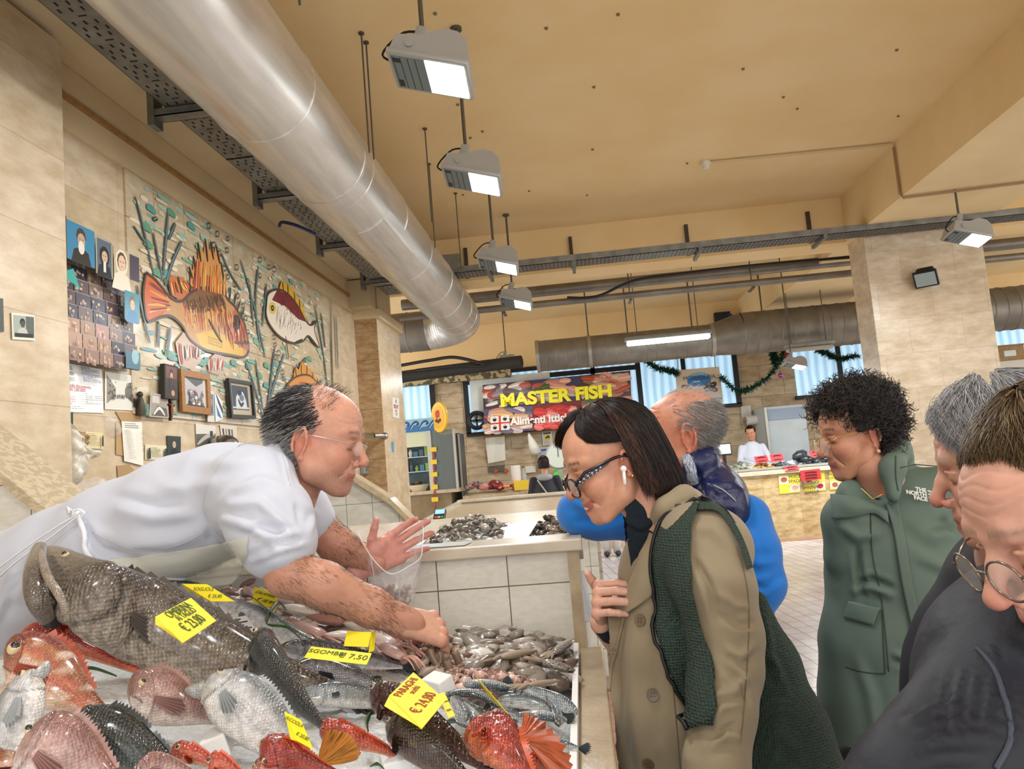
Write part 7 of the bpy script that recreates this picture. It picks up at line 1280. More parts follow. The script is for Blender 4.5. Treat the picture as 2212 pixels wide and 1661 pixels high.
def drape(name, bvh, edgeA, edgeB, off, m, parent, nu=14, nv=14, th=.002, bulge=0.):
    """cloth piece lying on a body between two edges seen from the aisle"""
    A, B = spline(edgeA, nv), spline(edgeB, nv); G = []; last = None
    for i in range(nv):
        row = []
        for j in range(nu):
            u = j/(nu-1); q = A[i]*(1-u)+B[i]*u; o = off+bulge*math.sin(PI*u)*math.sin(PI*i/(nv-1)); h = hit(bvh, q[0], q[1], o)
            if h is None: h = P(q[0], q[1], last.y) if last else None
            row.append(h); last = h or last
        G.append(row)
    f0 = next(h for r_ in G for h in r_ if h); G = [[h or f0 for h in r_] for r_ in G]; V = [h for r_ in G for h in r_]; k = len(V); F = [(i*nu+j, i*nu+j+1, (i+1)*nu+j+1, (i+1)*nu+j) for i in range(nv-1) for j in range(nu-1)]
    bk = [h+(h-EYE).normalized()*th for h in V]; rim = [i for i in range(nu)]+[i*nu+nu-1 for i in range(1, nv)]+[(nv-1)*nu+j for j in range(nu-2, -1, -1)]+[i*nu for i in range(nv-2, 0, -1)]
    mb = MB().add(V+bk, F+[tuple(q+k for q in f[::-1]) for f in F]+[(rim[i], rim[(i+1) % len(rim)], rim[(i+1) % len(rim)]+k, rim[i]+k) for i in range(len(rim))]); return mb.build(name, m, parent, True)
def seam(name, bvh, pts, r, m, parent, off=.001, n=30, seg=6):
    q = []
    for x, y in spline(pts, n):
        h = hit(bvh, x, y, off)
        if h: q.append(h)
    return MB().tube(q, r, seg).build(name, m, parent, True) if len(q) > 2 else None
def cloth(name, g, fl, m, parent, it=2, noise_=(.0, 20)):
    V, F = g.mesh(); V = relax(V, F, it, .5); V = folds(V, F, fl)
    if noise_[0]: V = V+normals(V, F)*(sn(V, noise_[1], 3)*noise_[0])[:, None]
    o = link(name, nmesh(name, V, F), m, parent); return o, V, F, bvh_of(V, F)
def pt3(*a): return np.array(P(*a))
def glasses(M, parent, kind, m_f, m_l, dz=0, dy=0, w=.034, rx=.025, rz=.02, r=.0013, arms=True, tilt=0):
    t = MB(); L = MB()
    for x in (-1, 1):
        n = 26; e = 2.6 if kind == 'square' else 2
        ring = [(x*w+rx*np.sign(math.cos(a))*abs(math.cos(a))**(2/e), .104+dy-abs(x*w+rx*math.cos(a)-0)*.12-.02*tilt*math.sin(a), -.008+dz+rz*np.sign(math.sin(a))*abs(math.sin(a))**(2/e)) for a in np.linspace(0, 2*PI, n, endpoint=False)]
        if kind != 'rimless': t.tube([M@Vector(q) for q in ring], r, 8, closed=True)
        L.add([M@Vector((q[0], q[1]+.0004*s_, q[2])) for s_ in (-1, 1) for q in ring], [tuple(range(n)), tuple(range(2*n-1, n-1, -1))])
        if arms: t.tube([M@Vector(q) for q in ((x*(w+rx), .099+dy, -.002+dz), (x*.072, .08, -.0), (x*.081, .01, .002), (x*.081, -.012, -.002), (x*.079, -.03, -.02))], [r*(1 if kind != 'square' else 1.6)]*5, 6, flat=1)
    t.tube([M@Vector(q) for q in ((-w+rx*.93, .102+dy, -.002+dz), (0, .106+dy, .001+dz), (w-rx*.93, .102+dy, -.002+dz))], r, 6); o = t.build('glasses_frame', m_f, parent, True); L.build('lenses', m_l, o); return o
m_lensg = mat('spectacle_lens', 'f0f4f4', .03, alpha=.16, spec=1.)
# ================================================================ FISHMONGER
m_coat_w = mat('white_cotton', 'c3c8d6', .75, bump=.15, bs=700, bd=.001, sheen=.2)
def person(label, loc): return thing('person', label, 'person', loc)
def skin_mesh(parts, parent): V, F, C = joinVF(parts); return link('body', nmesh('body', V, F, np.clip(C, 0, 1)), m_skin, parent)
def limb(chains, lo, hi, h=.004, col='c4917a', hair_=0):
    g = SDF(lo, hi, h); [g.chain([pt3(*p[:3]) for p in c], [p[3] for p in c], .02) for c in chains]; V, F = g.mesh(); C = np.tile(np.array(lin(col)[:3]), (len(V), 1)); C *= (1+.07*sn(V, 40, 2)+.05*sn(V, 150, 5))[:, None]
    if hair_: C = mixc(C, np.clip(sn(V, 260, 8)*sn(V, 90, 3)*2-.2, 0, 1)*hair_, '5a4238')
    return V, F, C
def bounds(pts, pad): q = np.array([pt3(*p[:3]) for p in pts]); return q.min(0)-pad, q.max(0)+pad
t = person('fishmonger in a white coat leaning over the fish, holding a plastic bag', (-1.3, 1.9, 0))
V, F, C = head(nose=1.15, jaww=1.1, full=1.04, lid=.9, stub=.6, wr=.8, skin='c4907a', lip='b0665e', brow='5a4a42', smile=.3, cheek=1.05, ear=1.1, nosew=1.15)
M = place_head((.082, -.012, -.02), P(650, 958, 1.69), 2, -15)
arm = [(598, 1150, 1.62, .055), (625, 1238, 1.585, .047), (700, 1264, 1.60, .045), (803, 1312, 1.64, .038), (868, 1342, 1.68, .031), (890, 1350, 1.69, .029)]; far = [(668, 1120, 1.95, .048), (730, 1180, 1.97, .043), (785, 1208, 2.0, .033), (812, 1216, 2.01, .028)]
h1 = hand([(48, 55, 35), (52, 55, 38), (56, 58, 38), (60, 55, 35)], 10, (40, 35), 1.12, True, red=.5); M1 = basis(P(868, 1342, 1.68), P(962, 1362, 1.75)-P(868, 1342, 1.68), (-.05, -.62, .75))
h2 = hand([(6, 14, 10), (4, 10, 8), (8, 12, 8), (20, 22, 14)], 12, (66, 8), 1.0, False, red=.7, skin='d3968a'); M2 = basis(P(800, 1218, 2.0), P(880, 1165, 2.05)-P(800, 1218, 2.0), (.0, .95, .3))
parts = [(xf(V, M), F, C), limb([arm], *bounds(arm, .08), .004, 'bf8c75'), limb([far], *bounds(far, .07), .004, 'c18c76'), (xf(h1[0], M1), h1[1], h1[2]), (xf(h2[0], M2), h2[1], h2[2]),
         limb([[(650, 1020, 1.8, .055), (600, 1040, 1.8, .062), (540, 1070, 1.8, .085), (400, 1130, 1.84, .11), (200, 1190, 1.88, .11)]], *bounds([(650, 1000, 1.8), (150, 1250, 1.9)], .17), .009)]
skin_mesh(parts, t)
for k_, (a, b, n_) in enumerate((((625, 1238, 1.585), (885, 1348, 1.69), 2600), ((700, 1160, 1.97), (800, 1212, 2.0), 1300))):
    Va, Fa = parts[1+k_][:2]; A, B = pt3(*a), pt3(*b); ax_ = B-A; u = ((Va-A)@ax_)/(ax_@ax_); r0, n0 = scalp(Va, Fa, (u > -.1) & (u < .93) & (sn(Va, 30, 4) > -.35), n_, k_); tuft(Matrix.Identity(4), r0, n0*.35+ax_/np.linalg.norm(ax_)+np.array([0, 0, -.3]), .011, np.tile([.05, .03, .022], (n_, 1)), .00022, t, 7, K=4, name='arm_hair')
x, y, z = V.T; ax = np.abs(x); roots, nn = scalp(V, F, (z > -.075) & (y < .045-np.clip(z, 0, 1)*.62) & ~((ax > .066) & (z < .012) & (y > -.034)) & (y < .03) & ~((z < .03) & (y > .012)), 6500, 3)
up = np.array([0, -.75, -.55]); d = nn*.35+up; gy = np.clip((.035-roots[:, 2])/.05, 0, 1)[:, None]*.75+.12; rr = np.random.RandomState(1); cols = np.where(rr.rand(len(roots), 1) < gy, np.array([[.42, .41, .42]]), np.array([[.03, .028, .03]]))*rr.uniform(.6, 1.3, (len(roots), 1))
tuft(M, roots, d, .026, cols, .00065, t, 5, bend=(0, -.1, -.25))
r2, n2 = scalp(V, F, (z > .06) & (y > -.03) & (y < .035), 260, 9); tuft(M, r2, n2*.7+np.array([0, .3, .5]), .022, np.tile([.12, .09, .08], (260, 1)), .0004, t, 6, bend=(0, .3, -.2), name='wispy_hair')
glasses(M, t, 'rimless', mat('thin_silver', 'b9bcc4', .2, .9), m_lensg, dz=-.003, dy=.004, r=.0008, w=.033, rx=.024, rz=.017)
# coat
g = SDF(P(-160, 1700, 1.7)*1, (-.33, 2.16, 1.86), .0065) if False else SDF((-1.62, 1.44, .92), (-.36, 2.14, 1.84), .0062)
g.chain([pt3(*p) for p in ((20, 1290, 1.9), (150, 1212, 1.88), (270, 1160, 1.86), (400, 1112, 1.84), (500, 1072, 1.82), (555, 1050, 1.81))], [.155, .128, .13, .135, .122, .085], .05, flat=(0, 1, 0), fs=1.3)
g.ell(pt3(540, 1060, 1.68), (.095, .08, .1), .05).ell(pt3(590, 1050, 1.95), (.08, .07, .09), .05)
g.chain([pt3(*p) for p in ((548, 1065, 1.66), (580, 1120, 1.62), (602, 1172, 1.6))], [.088, .086, .078], .03).chain([pt3(*p) for p in ((560, 1205, 1.58), (600, 1190, 1.55), (650, 1165, 1.6))], [.022, .026, .022], .025)
g.chain([pt3(*p) for p in ((600, 1060, 1.94), (650, 1105, 1.95), (672, 1128, 1.95))], [.085, .068, .06], .03)
g.chain([pt3(*p) for p in ((578, 950, 1.78), (598, 975, 1.72), (614, 1010, 1.69), (622, 1045, 1.70), (618, 1075, 1.76))], [.014, .014, .014, .014, .014], .02)
g.chain([pt3(20, 1290, 1.86), pt3(-40, 1420, 1.85), np.array([-1.42, 1.85, .95])], [.15, .12, .11], .04).chain([pt3(20, 1290, 2.0), np.array([-1.4, 2.02, .95])], [.12, .11], .04)
W = 9; fl = [([(470, 1090), (500, 1060), (560, 1035), (600, 1045)], 9, .006), ([(440, 1105), (455, 1160), (500, 1190)], 8, -.007), ([(470, 1120), (520, 1130), (580, 1160), (600, 1185)], 10, .009), ([(490, 1090), (560, 1085), (610, 1130), (630, 1160)], 10, .008), ([(520, 1160), (560, 1140), (620, 1145)], 8, -.008), ([(530, 1190), (580, 1165), (650, 1150)], 7, .008), ([(540, 1215), (600, 1190), (660, 1175)], 6, .008),
      ([(250, 1100), (330, 1120), (420, 1110)], 14, .008), ([(200, 1150), (280, 1175), (380, 1165), (450, 1140)], 14, .009), ([(190, 1180), (240, 1215), (340, 1240)], 12, .009), ([(330, 1040), (400, 1060), (470, 1040)], 16, .006), ([(240, 1070), (340, 1090), (430, 1060)], 12, -.006), ([(180, 1130), (215, 1190), (300, 1215)], 8, -.009), ([(420, 1000), (500, 1000), (560, 990)], 12, .005), ([(80, 1190), (60, 1250), (30, 1300)], 12, .01), ([(110, 1200), (100, 1260), (70, 1320)], 10, -.009), ([(30, 1230), (10, 1290), (-10, 1340)], 10, .009), ([(300, 1190), (360, 1200), (440, 1180)], 10, -.007), ([(650, 1075), (680, 1110), (670, 1150)], 8, .007), ([(640, 1090), (650, 1130)], 6, -.006), ([(600, 960), (618, 1000), (630, 1050)], 5, .005)]
cc, Vc_, Fc_, BV = cloth('white_coat', g, fl, m_coat_w, t, 2, (.0012, 26))
for i, p in enumerate((((575, 950), (520, 960), (470, 1010), (440, 1080), (452, 1130), (490, 1170)), ((600, 955), (612, 990), (628, 1050)), ((200, 1150), (300, 1190), (390, 1175), (440, 1150)))): seam('seam', BV, p, .0012, mat('seam_grey', 'b9bccb', .8), cc, 0)
m_str = mat('apron_string', 'eceef4', .4, alpha=.9)
ap = seam('apron', BV, [(168, 1108), (182, 1150), (190, 1190), (225, 1222), (300, 1240), (400, 1246)], .006, m_str, t, .004, 50)
for p in (((172, 1108), (120, 1140), (60, 1180), (-20, 1240)), ((168, 1115), (110, 1160), (40, 1210), (-20, 1262)), ((160, 1105), (170, 1100), (182, 1108), (176, 1118))):
    q = [P(a, b, 1.66+.0*i) for a, b in spline(p, 20)]; MB().tube(q, .004, 6, flat=.5).build('apron_string', m_str, ap, True)
drape('apron_sheet', BV, [(200, 1215), (230, 1240), (330, 1262), (400, 1275)], [(540, 1160), (535, 1200), (520, 1240), (500, 1262)], .006, mat('apron_film', 'eeeede', .25, alpha=.38, spec=.8, bump=.4, bs=14, bd=.02), ap, 24, 16, .001)
# knot at the back
MB().ball(P(166, 1110, 1.7), .012).tube([P(160, 1108, 1.7), P(145, 1098, 1.69), P(150, 1110, 1.69)], .005, 6).build('apron_knot', m_str, ap, True)
# plastic bag held open by the far hand
t = thing('plastic_bag', 'clear plastic bag with octopus in the bottom, held open by the fishmonger', 'bag', P(850, 1330, 1.95)); bagm = mat('thin_bag_film', 'f2f4f8', .1, alpha=.34, spec=1., bump=.7, bs=26, bd=.03)
rim = [(772, 1148), (790, 1143), (840, 1135), (900, 1125), (914, 1140), (912, 1180), (908, 1205), (880, 1225), (845, 1240), (812, 1215), (788, 1180)]; low = [(800, 1250), (815, 1250), (850, 1250), (890, 1250), (903, 1255), (902, 1262), (900, 1268), (880, 1270), (850, 1272), (822, 1270), (806, 1262)]; bot = [(812, 1320), (830, 1325), (850, 1325), (870, 1325), (888, 1322), (888, 1326), (884, 1330), (870, 1335), (850, 1338), (830, 1335), (815, 1328)]
yy = [1.99, 2.02, 2.06, 2.07, 2.04, 2.0, 1.95, 1.92, 1.9, 1.91, 1.95]; k = len(rim); G = []
for s in np.linspace(0, 1, 16):
    row = []
    for i in range(k):
        a, b, c = np.array(rim[i]), np.array(low[i]), np.array(bot[i]); q = a*(1-s)**2+2*b*s*(1-s)*1.0+c*s*s; row.append(P(q[0], q[1], yy[i]*(1-s)+(1.985+.25*(yy[i]-1.985))*s))
    G.append([Vector(v) for v in spline(row+row[:1], 45)[:-1]])
m2 = len(G[0]); MB().add([v for r_ in G for v in r_], [(i*m2+j, i*m2+(j+1) % m2, (i+1)*m2+(j+1) % m2, (i+1)*m2+j) for i in range(15) for j in range(m2)]).build('film', bagm, t, True); MB().tube(G[0], .0012, 6, closed=True).tube([G[i][6] for i in range(0, 12)], .0012, 4).tube([G[i][30] for i in range(0, 15)], .0014, 4).tube([G[i][38] for i in range(0, 14)], .0014, 4).build('rolled_rim', mat('film_rim', 'f6f8ff', .1, alpha=.6, spec=1.), t, True)
mb = MB(); rr = random.Random(4)
for i in range(46):
    p = P(rr.uniform(828, 880), rr.uniform(1268, 1322), rr.uniform(1.96, 2.0)); mb.ball(p, (.012, .009, .008), seg=8, rot=Euler((rr.random()*3, rr.random()*3, 0)).to_matrix(), col=shade(rr.choice(['b08c80', 'd8c8c0', '8c7064', 'e0d4cc', '9a8478']), 1))
tag(mb.build('octopus_pieces', mat('wet_seafood', attr=True), smooth=True, color=True), 'pinkish octopus pieces at the bottom of the clear plastic bag', 'seafood', kind='stuff')
mb = MB()
for i in range(26): a = P(rr.uniform(880, 982), rr.uniform(1398, 1422), rr.uniform(1.69, 1.78)); b = a+Vector((rr.uniform(-.03, .03), rr.uniform(-.02, .02), -.05)); mb.tube(spline([a, a.lerp(b, .4)+Vector((rr.uniform(-.02, .02), 0, 0)), b, b+Vector((rr.uniform(-.02, .02), 0, -.012))], 10), [.008, .009, .009, .0085, .008, .007, .006, .005, .004, .003], 7, col=shade(rr.choice(['9a8270', '85705e', 'a89482']), 1))
tag(mb.build('octopus_handful', mat('wet_seafood', attr=True), smooth=True, color=True), 'brown octopus tentacles gripped in the fishmonger fist', 'seafood', kind='stuff')
# ================================================================ WOMAN IN THE TRENCH COAT
m_trench = mat('beige_gabardine', '93866e', .8, bump=.12, bs=900, bd=.001, sheen=.15); m_navy = mat('navy_knit', '12202c', .9, bump=.4, bs=500)
t = person('smiling woman in beige trench coat and jewelled glasses, hand on her chest', (.42, 1.75, 0)); tw = t
V, F, C = head(nose=1.1, jaww=.92, full=.96, s=.98, lid=1., smile=1.1, teeth=1, skin='cf9a80', lip='a4524c', brow='2a1e1a', cheek=1.12, ear=.85, blush=1.1)
M = place_head((-.076, -.012, -.02), P(1356, 1000, 1.665), 193, -20)
tooth = MB().tube([M@Vector(q) for q in ((-.021, .083, -.0725), (-.01, .0915, -.0765), (0, .0935, -.0775), (.01, .0915, -.0765), (.021, .083, -.0725))], .0044, 8)
h1 = hand([(68, 30, 12), (72, 28, 12), (74, 28, 12), (78, 26, 12)], 4, (30, -25), .95, True, skin='d6a894', red=.35); o = P(1302, 1322, 1.77); M1 = basis(o, P(1290, 1286, 1.69)-o, (-.95, .12, .1))
f1 = [(1300, 1345, 1.77, .026), (1350, 1400, 1.86, .036)]
skin_mesh([(xf(V, M), F, C), (xf(h1[0], M1), h1[1], h1[2]), limb([f1], *bounds(f1, .05), .004, 'd6a894'), limb([[(1395, 1080, 1.73, .05), (1440, 1150, 1.74, .07), (1480, 1300, 1.75, .1)]], *bounds([(1380, 1060, 1.7), (1500, 1330, 1.8)], .12), .008)], t)
tooth.build('teeth', mat('teeth', 'e8e2d6', .25), t, True)
HC = ['17110f', '1f1615', '2a1c1a', '1a1414', '3c2822']; cs = (0, -.018, .022)
dome(M, cs, (.09, .112, .1), 5200, (99, 262), 8, lambda a: .15+.012*math.sin(R(a*3)), HC, .0008, flare=.1, wave=.03, seed=1, base='191211', parent=t, part=.0, tuck=.12)
dome(M, cs, (.087, .109, .098), 3400, (6, 66), 4, lambda a: -.03+.03*min(1, max(0, (a-6)/50)), HC, .0008, wave=.04, sweep=46, jit=.02, seed=2, base='191211', parent=t, bs=.95)
dome(M, (0, .004, .026), (.09, .112, .096), 2200, (-70, 8), 6, lambda a: -.045+.05*min(1, max(0, (-a-0)/50)), HC, .0008, wave=.08, sweep=-36, seed=3, base='191211', parent=t, bs=.95)
dome(M, cs, (.0865, .108, .0985), 1200, (50, 104), 2, lambda a: -.07, HC, .0008, seed=9, base='191211', parent=t, bs=.96)
dome(M, cs, (.093, .11, .1), 360, (92, 104), 20, lambda a: .12, ['3c2822', '2a1c1a', '5a3a2c'], .0009, flare=.02, wave=.1, seed=5, parent=t, tuck=.0, name='loose_lock')
gf = glasses(M, t, 'square', mat('dark_acetate', '1c1216', .2), mat('tinted_lens', 'c9b8ae', .05, alpha=.35, spec=1), dz=-.016, dy=.008, r=.0022, w=.036, rx=.029, rz=.021)
ar = MB(); A, B = Vector((-.066, .104, -.014)), Vector((-.0785, .026, .0)); ar.add([M@(A+Vector((-.001, 0, s*.0065))) for s in (-1, 1)]+[M@(B+Vector((-.001, 0, s*.0045))) for s in (1, -1)]+[M@(A+Vector((.002, 0, s*.0065))) for s in (-1, 1)]+[M@(B+Vector((.002, 0, s*.0045))) for s in (1, -1)], [(0, 1, 2, 3), (7, 6, 5, 4), (0, 4, 5, 1), (1, 5, 6, 2), (2, 6, 7, 3), (3, 7, 4, 0)]); ar.build('temple_arm', mat('dark_acetate'), gf)
jw = MB()
for i in range(6): jw.ball(M@(A.lerp(B, .1+i*.13)+Vector((-.002, 0, 0))), .0024, seg=8)
for i in range(14): jw.ball(M@(A.lerp(B, .05+i*.055)+Vector((-.002, 0, .0045 if i % 2 else -.0045))), .0011, seg=6)
jw.build('jewels', mat('crystal', 'e8ecf4', .08, .3), gf)
e = M@Vector((-.085, .004, -.026)); MB().ball(e, .007).tube([e, e+(M.to_3x3()@Vector((-.004, .012, -.03)))], .0036, 8).build('earphone', mat('white_gloss', 'f2f4f6', .15), t, True, label='white wireless earphone'); MB().ball(M@Vector((-.086, -.006, -.047)), .0032, seg=8).build('earring', mat('gold', 'd8a850', .2, 1), t)
g = SDF((.02, 1.35, .55), (.72, 2.1, 1.62), .0062)
g.chain([pt3(*p) for p in ((1465, 1130, 1.76), (1468, 1230, 1.77), (1460, 1380, 1.77), (1460, 1530, 1.77), (1466, 1700, 1.78))]+[np.array([.38, 1.78, .6])], [.08, .122, .132, .136, .142, .155], .04, flat=(0, 1, 0), fs=1.15)
g.ell(pt3(1530, 1185, 1.63), (.09, .08, .085), .05).ell(pt3(1500, 1170, 1.93), (.08, .07, .08), .05)
g.chain([pt3(*p) for p in ((1528, 1190, 1.61), (1548, 1270, 1.575), (1572, 1370, 1.56), (1574, 1450, 1.54), (1562, 1540, 1.5), (1548, 1660, 1.46), (1540, 1720, 1.45))], [.076, .073, .066, .062, .058, .056, .055], .015)
g.chain([pt3(*p) for p in ((1480, 1240, 1.95), (1420, 1400, 1.93), (1350, 1395, 1.84), (1302, 1355, 1.765))], [.08, .07, .062, .052], .02)
g.chain([pt3(*p) for p in ((1408, 1128, 1.7), (1440, 1098, 1.665), (1478, 1075, 1.67), (1492, 1080, 1.74))], [.016, .022, .024, .022], .02)
g.cone(pt3(1285, 1330, 1.75), pt3(1322, 1360, 1.79), .03, .032, .002, 'sub')
fl = [([(1555, 1280), (1590, 1310), (1620, 1310)], 9, .008), ([(1560, 1330), (1600, 1350), (1632, 1345)], 8, -.008), ([(1570, 1400), (1600, 1420), (1630, 1390)], 9, .009), ([(1565, 1440), (1600, 1470), (1620, 1520)], 8, -.008), ([(1540, 1500), (1580, 1500), (1615, 1460)], 10, .009), ([(1540, 1560), (1560, 1530), (1600, 1520)], 8, .008), ([(1530, 1620), (1570, 1590), (1600, 1600)], 9, .009), ([(1545, 1590), (1590, 1560)], 6, -.008), ([(1500, 1210), (1530, 1260), (1550, 1340)], 8, -.012), ([(1380, 1300), (1370, 1420), (1375, 1560), (1385, 1661)], 16, .01), ([(1420, 1250), (1415, 1400), (1425, 1600)], 12, -.008), ([(1450, 1420), (1470, 1540), (1480, 1650)], 14, .009), ([(1310, 1420), (1330, 1540), (1340, 1660)], 10, .008), ([(1500, 1140), (1540, 1140), (1590, 1200)], 12, .006), ([(1345, 1340), (1330, 1450), (1335, 1600)], 7, -.01), ([(1400, 1150), (1395, 1230)], 8, .006)]
co, Vt, Ft, BT = cloth('trench_coat', g, fl, m_trench, t, 2, (.001, 24))
drape('collar', BT, [(1420, 1128), (1455, 1095), (1500, 1072)], [(1452, 1165), (1480, 1130), (1512, 1098)], .012, m_trench, co, 14, 14, .004, .006)
drape('lapel', BT, [(1410, 1150), (1385, 1210), (1355, 1290), (1345, 1330)], [(1450, 1180), (1440, 1240), (1395, 1300), (1350, 1335)], .01, m_trench, co, 12, 16, .004, .004)
seam('front_edge', BT, [(1350, 1330), (1322, 1450), (1318, 1560), (1330, 1661)], .0035, m_trench, co, .002, 40)
for i, p in enumerate((((1590, 1180), (1612, 1260), (1618, 1340), (1612, 1460), (1600, 1600)), ((1448, 1300), (1452, 1450), (1465, 1600), (1470, 1661)))): seam('seam', BT, p, .0012, mat('seam_beige', '6f6450', .8), co, .0005, 40)
def button(px, py, bvh, r, m, parent):
    a = hit(bvh, px, py, .003); b = hit(bvh, px+6, py, .003); c = hit(bvh, px, py-6, .003)
    if a is None or b is None or c is None: return
    T = frame(a, b-a, c-a); o = MB().lathe([(0, -.002), (r*.9, -.002), (r, 0), (r, .003), (r*.75, .0025), (0, .0015)], 18, T).build('button', m, parent, 'auto'); MB().add([T@Vector((x+s, y+u, .0032)) for x, y in ((-.003, .003), (.003, .003), (.003, -.003), (-.003, -.003)) for s, u in ((-.001, -.001), (.001, -.001), (.001, .001), (-.001, .001))], [(i*4, i*4+1, i*4+2, i*4+3) for i in range(4)]).build('holes', m_blk, o)
m_but = mat('horn_button', '6a5c48', .3)
button(1384, 1340, BT, .012, m_but, co); button(1410, 1500, BT, .012, m_but, co); button(1330, 1405, BT, .006, mat('button_pale', '9a8c74', .4), co); button(1402, 1650, BT, .012, m_but, co)
g = SDF((.08, 1.55, 1.25), (.45, 1.95, 1.62), .005); g.chain([pt3(*p) for p in ((1372, 1105, 1.73), (1400, 1150, 1.74), (1400, 1250, 1.76))], [.052, .062, .075], .02); cloth('rollneck', g, [([(1350, 1120), (1380, 1140), (1420, 1120)], 6, .006), ([(1350, 1135), (1385, 1152), (1420, 1140)], 4, -.005)], m_navy, t, 1)
MB().tube([P(1308, 1345, 1.765), P(1322, 1362, 1.79)], .031, 18).build('sweater_cuff', m_navy, t, True)
# tote bag
m_mesh = mat('green_mesh_fabric', '33453d', .75, bump=1., bs=190, bd=.006, vor=True); m_tr = mat('black_piping', '14171a', .4)
b = thing('tote_bag', 'large dark green mesh tote bag hanging from the trench coat shoulder', 'bag', P(1720, 1640, 1.72)); g = SDF((.2, 1.5, .6), (1.0, 1.98, 1.42), .0065)
g.chain([pt3(*p) for p in ((1632, 1300, 1.68), (1655, 1440, 1.68), (1678, 1590, 1.68), (1695, 1720, 1.68), (1705, 1850, 1.68))], [.024, .066, .105, .13, .14], .02, flat=(0, 1, 0), fs=.75)
bo, _, _, BB = cloth('bag_body', g, [([(1650, 1330), (1670, 1420), (1700, 1500)], 8, .008), ([(1640, 1400), (1680, 1440)], 8, .006), ([(1660, 1560), (1720, 1620)], 16, .006)], m_mesh, b, 1)
drape('strap_panel', BT, [(1494, 1092), (1450, 1125), (1424, 1200), (1422, 1330), (1455, 1470), (1500, 1580)], [(1512, 1100), (1500, 1150), (1498, 1230), (1522, 1350), (1548, 1440), (1545, 1560)], .014, m_mesh, b, 12, 26, .004)
seam('piping', BT, [(1530, 1095), (1494, 1090), (1450, 1122), (1423, 1200), (1420, 1330), (1454, 1470), (1500, 1582)], .004, m_tr, b, .018, 50)
q = [hit(BT, 1500, 1092, .012), P(1532, 1088, 1.63), P(1562, 1102, 1.6), P(1592, 1150, 1.585), P(1612, 1220, 1.6), P(1632, 1300, 1.7)]; MB().tube(spline([v for v in q if v], 30), .007, 8).build('handle', m_tr, b, True)
drape('strap_back', BT, [(1500, 1090), (1545, 1096), (1590, 1150), (1618, 1230)], [(1510, 1110), (1550, 1115), (1582, 1165), (1606, 1235)], .01, m_mesh, b, 8, 20, .004)
# ================================================================ MAN IN BLUE
m_blue = mat('blue_fleece', '1b74cf', .95, bump=.3, bs=260, bd=.002, sheen=.3); m_vest = mat('navy_quilted_nylon', '1c2552', .32, bump=.35, bs=38, bd=.01, spec=.6)
t = person('bald elderly man in navy vest and blue fleece leaning on the near partition', (.42, 2.3, 0))
V, F, C = head(nose=1.1, full=1.04, skin='c98a70', wr=1.6, lid=.8, ear=1.25, brow='8a8078', lip='a8685a', blush=1.3, jaww=1.05)
C = mixc(C, np.clip(sn(V, 120, 11)-.55, 0, 1)*1.2*(V[:, 2] > -.04), '8a5038'); M = place_head((-.082, -.012, -.02), P(1487, 946, 2.16), 172, -6)
h1 = hand([(30, 30, 20)]*4, 6, (40, 20), 1, True, skin='c98a74'); o = P(1310, 1040, 2.3); M1 = basis(o, P(1345, 985, 2.3)-o, (.2, .9, .2))
skin_mesh([(xf(V, M), F, C), (xf(h1[0], M1), h1[1], h1[2]), limb([[(1470, 1020, 2.24, .062), (1510, 1090, 2.27, .08)]], *bounds([(1470, 990, 2.24), (1510, 1100, 2.27)], .1), .008, 'c08068')], t)
x, y, z = V.T; ax = np.abs(x); roots, nn = scalp(V, F, (z > -.075) & (z < .075) & (y < .012) & ~((ax > .066) & (z < .01) & (y > -.034)) & ((ax > .045) | (y < -.05)), 4200, 3)
rr = np.random.RandomState(1); tuft(M, roots, nn*.12+np.array([0, -.9, -.6]), .02, np.array([[.36, .35, .34]])*rr.uniform(.5, 1.5, (4200, 1)), .0006, t, 5, bend=(0, -.1, -.2))
r2, n2 = scalp(V, F, (z > .07) & (y < .04), 380, 4); tuft(M, r2, n2*.2+np.array([0, -1, .1]), .03, np.tile([.5, .48, .46], (380, 1)), .0004, t, 6, name='thin_top_hair')
g = SDF((-.12, 1.95, .75), (.72, 2.5, 1.66), .0075)
g.chain([pt3(*p) for p in ((1490, 1105, 2.34), (1380, 1112, 2.36), (1290, 1112, 2.33), (1252, 1108, 2.3))], [.085, .078, .07, .062], .02).chain([pt3(*p) for p in ((1252, 1108, 2.3), (1275, 1078, 2.28), (1318, 1036, 2.3))], [.062, .056, .045], .02)
g.chain([pt3(*p) for p in ((1618, 1115, 2.22), (1634, 1190, 2.17), (1645, 1262, 2.15), (1618, 1330, 2.14), (1570, 1360, 2.12))], [.058, .062, .06, .052, .046], .02); g.chain([pt3(1540, 1120, 2.3), pt3(1545, 1330, 2.3)], [.12, .14], .03)
fl = [([(1230, 1080), (1270, 1100), (1330, 1090)], 9, .009), ([(1240, 1125), (1300, 1130), (1360, 1110)], 8, -.009), ([(1260, 1060), (1310, 1070), (1350, 1060)], 8, .008), ([(1600, 1200), (1640, 1220), (1680, 1210)], 10, .008), ([(1600, 1260), (1650, 1270), (1690, 1240)], 9, -.009), ([(1590, 1310), (1640, 1300)], 8, .008), ([(1600, 1120), (1620, 1160), (1640, 1220)], 10, .006)]
cloth('blue_fleece', g, fl, m_blue, t, 2, (.002, 20))
g = SDF((.2, 2.0, .75), (.72, 2.5, 1.72), .0075); g.chain([pt3(*p) for p in ((1520, 1085, 2.27), (1530, 1180, 2.29), (1535, 1300, 2.3), (1540, 1480, 2.3))], [.125, .15, .155, .16], .04); g.ell(pt3(1560, 1090, 2.17), (.07, .06, .075), .04)
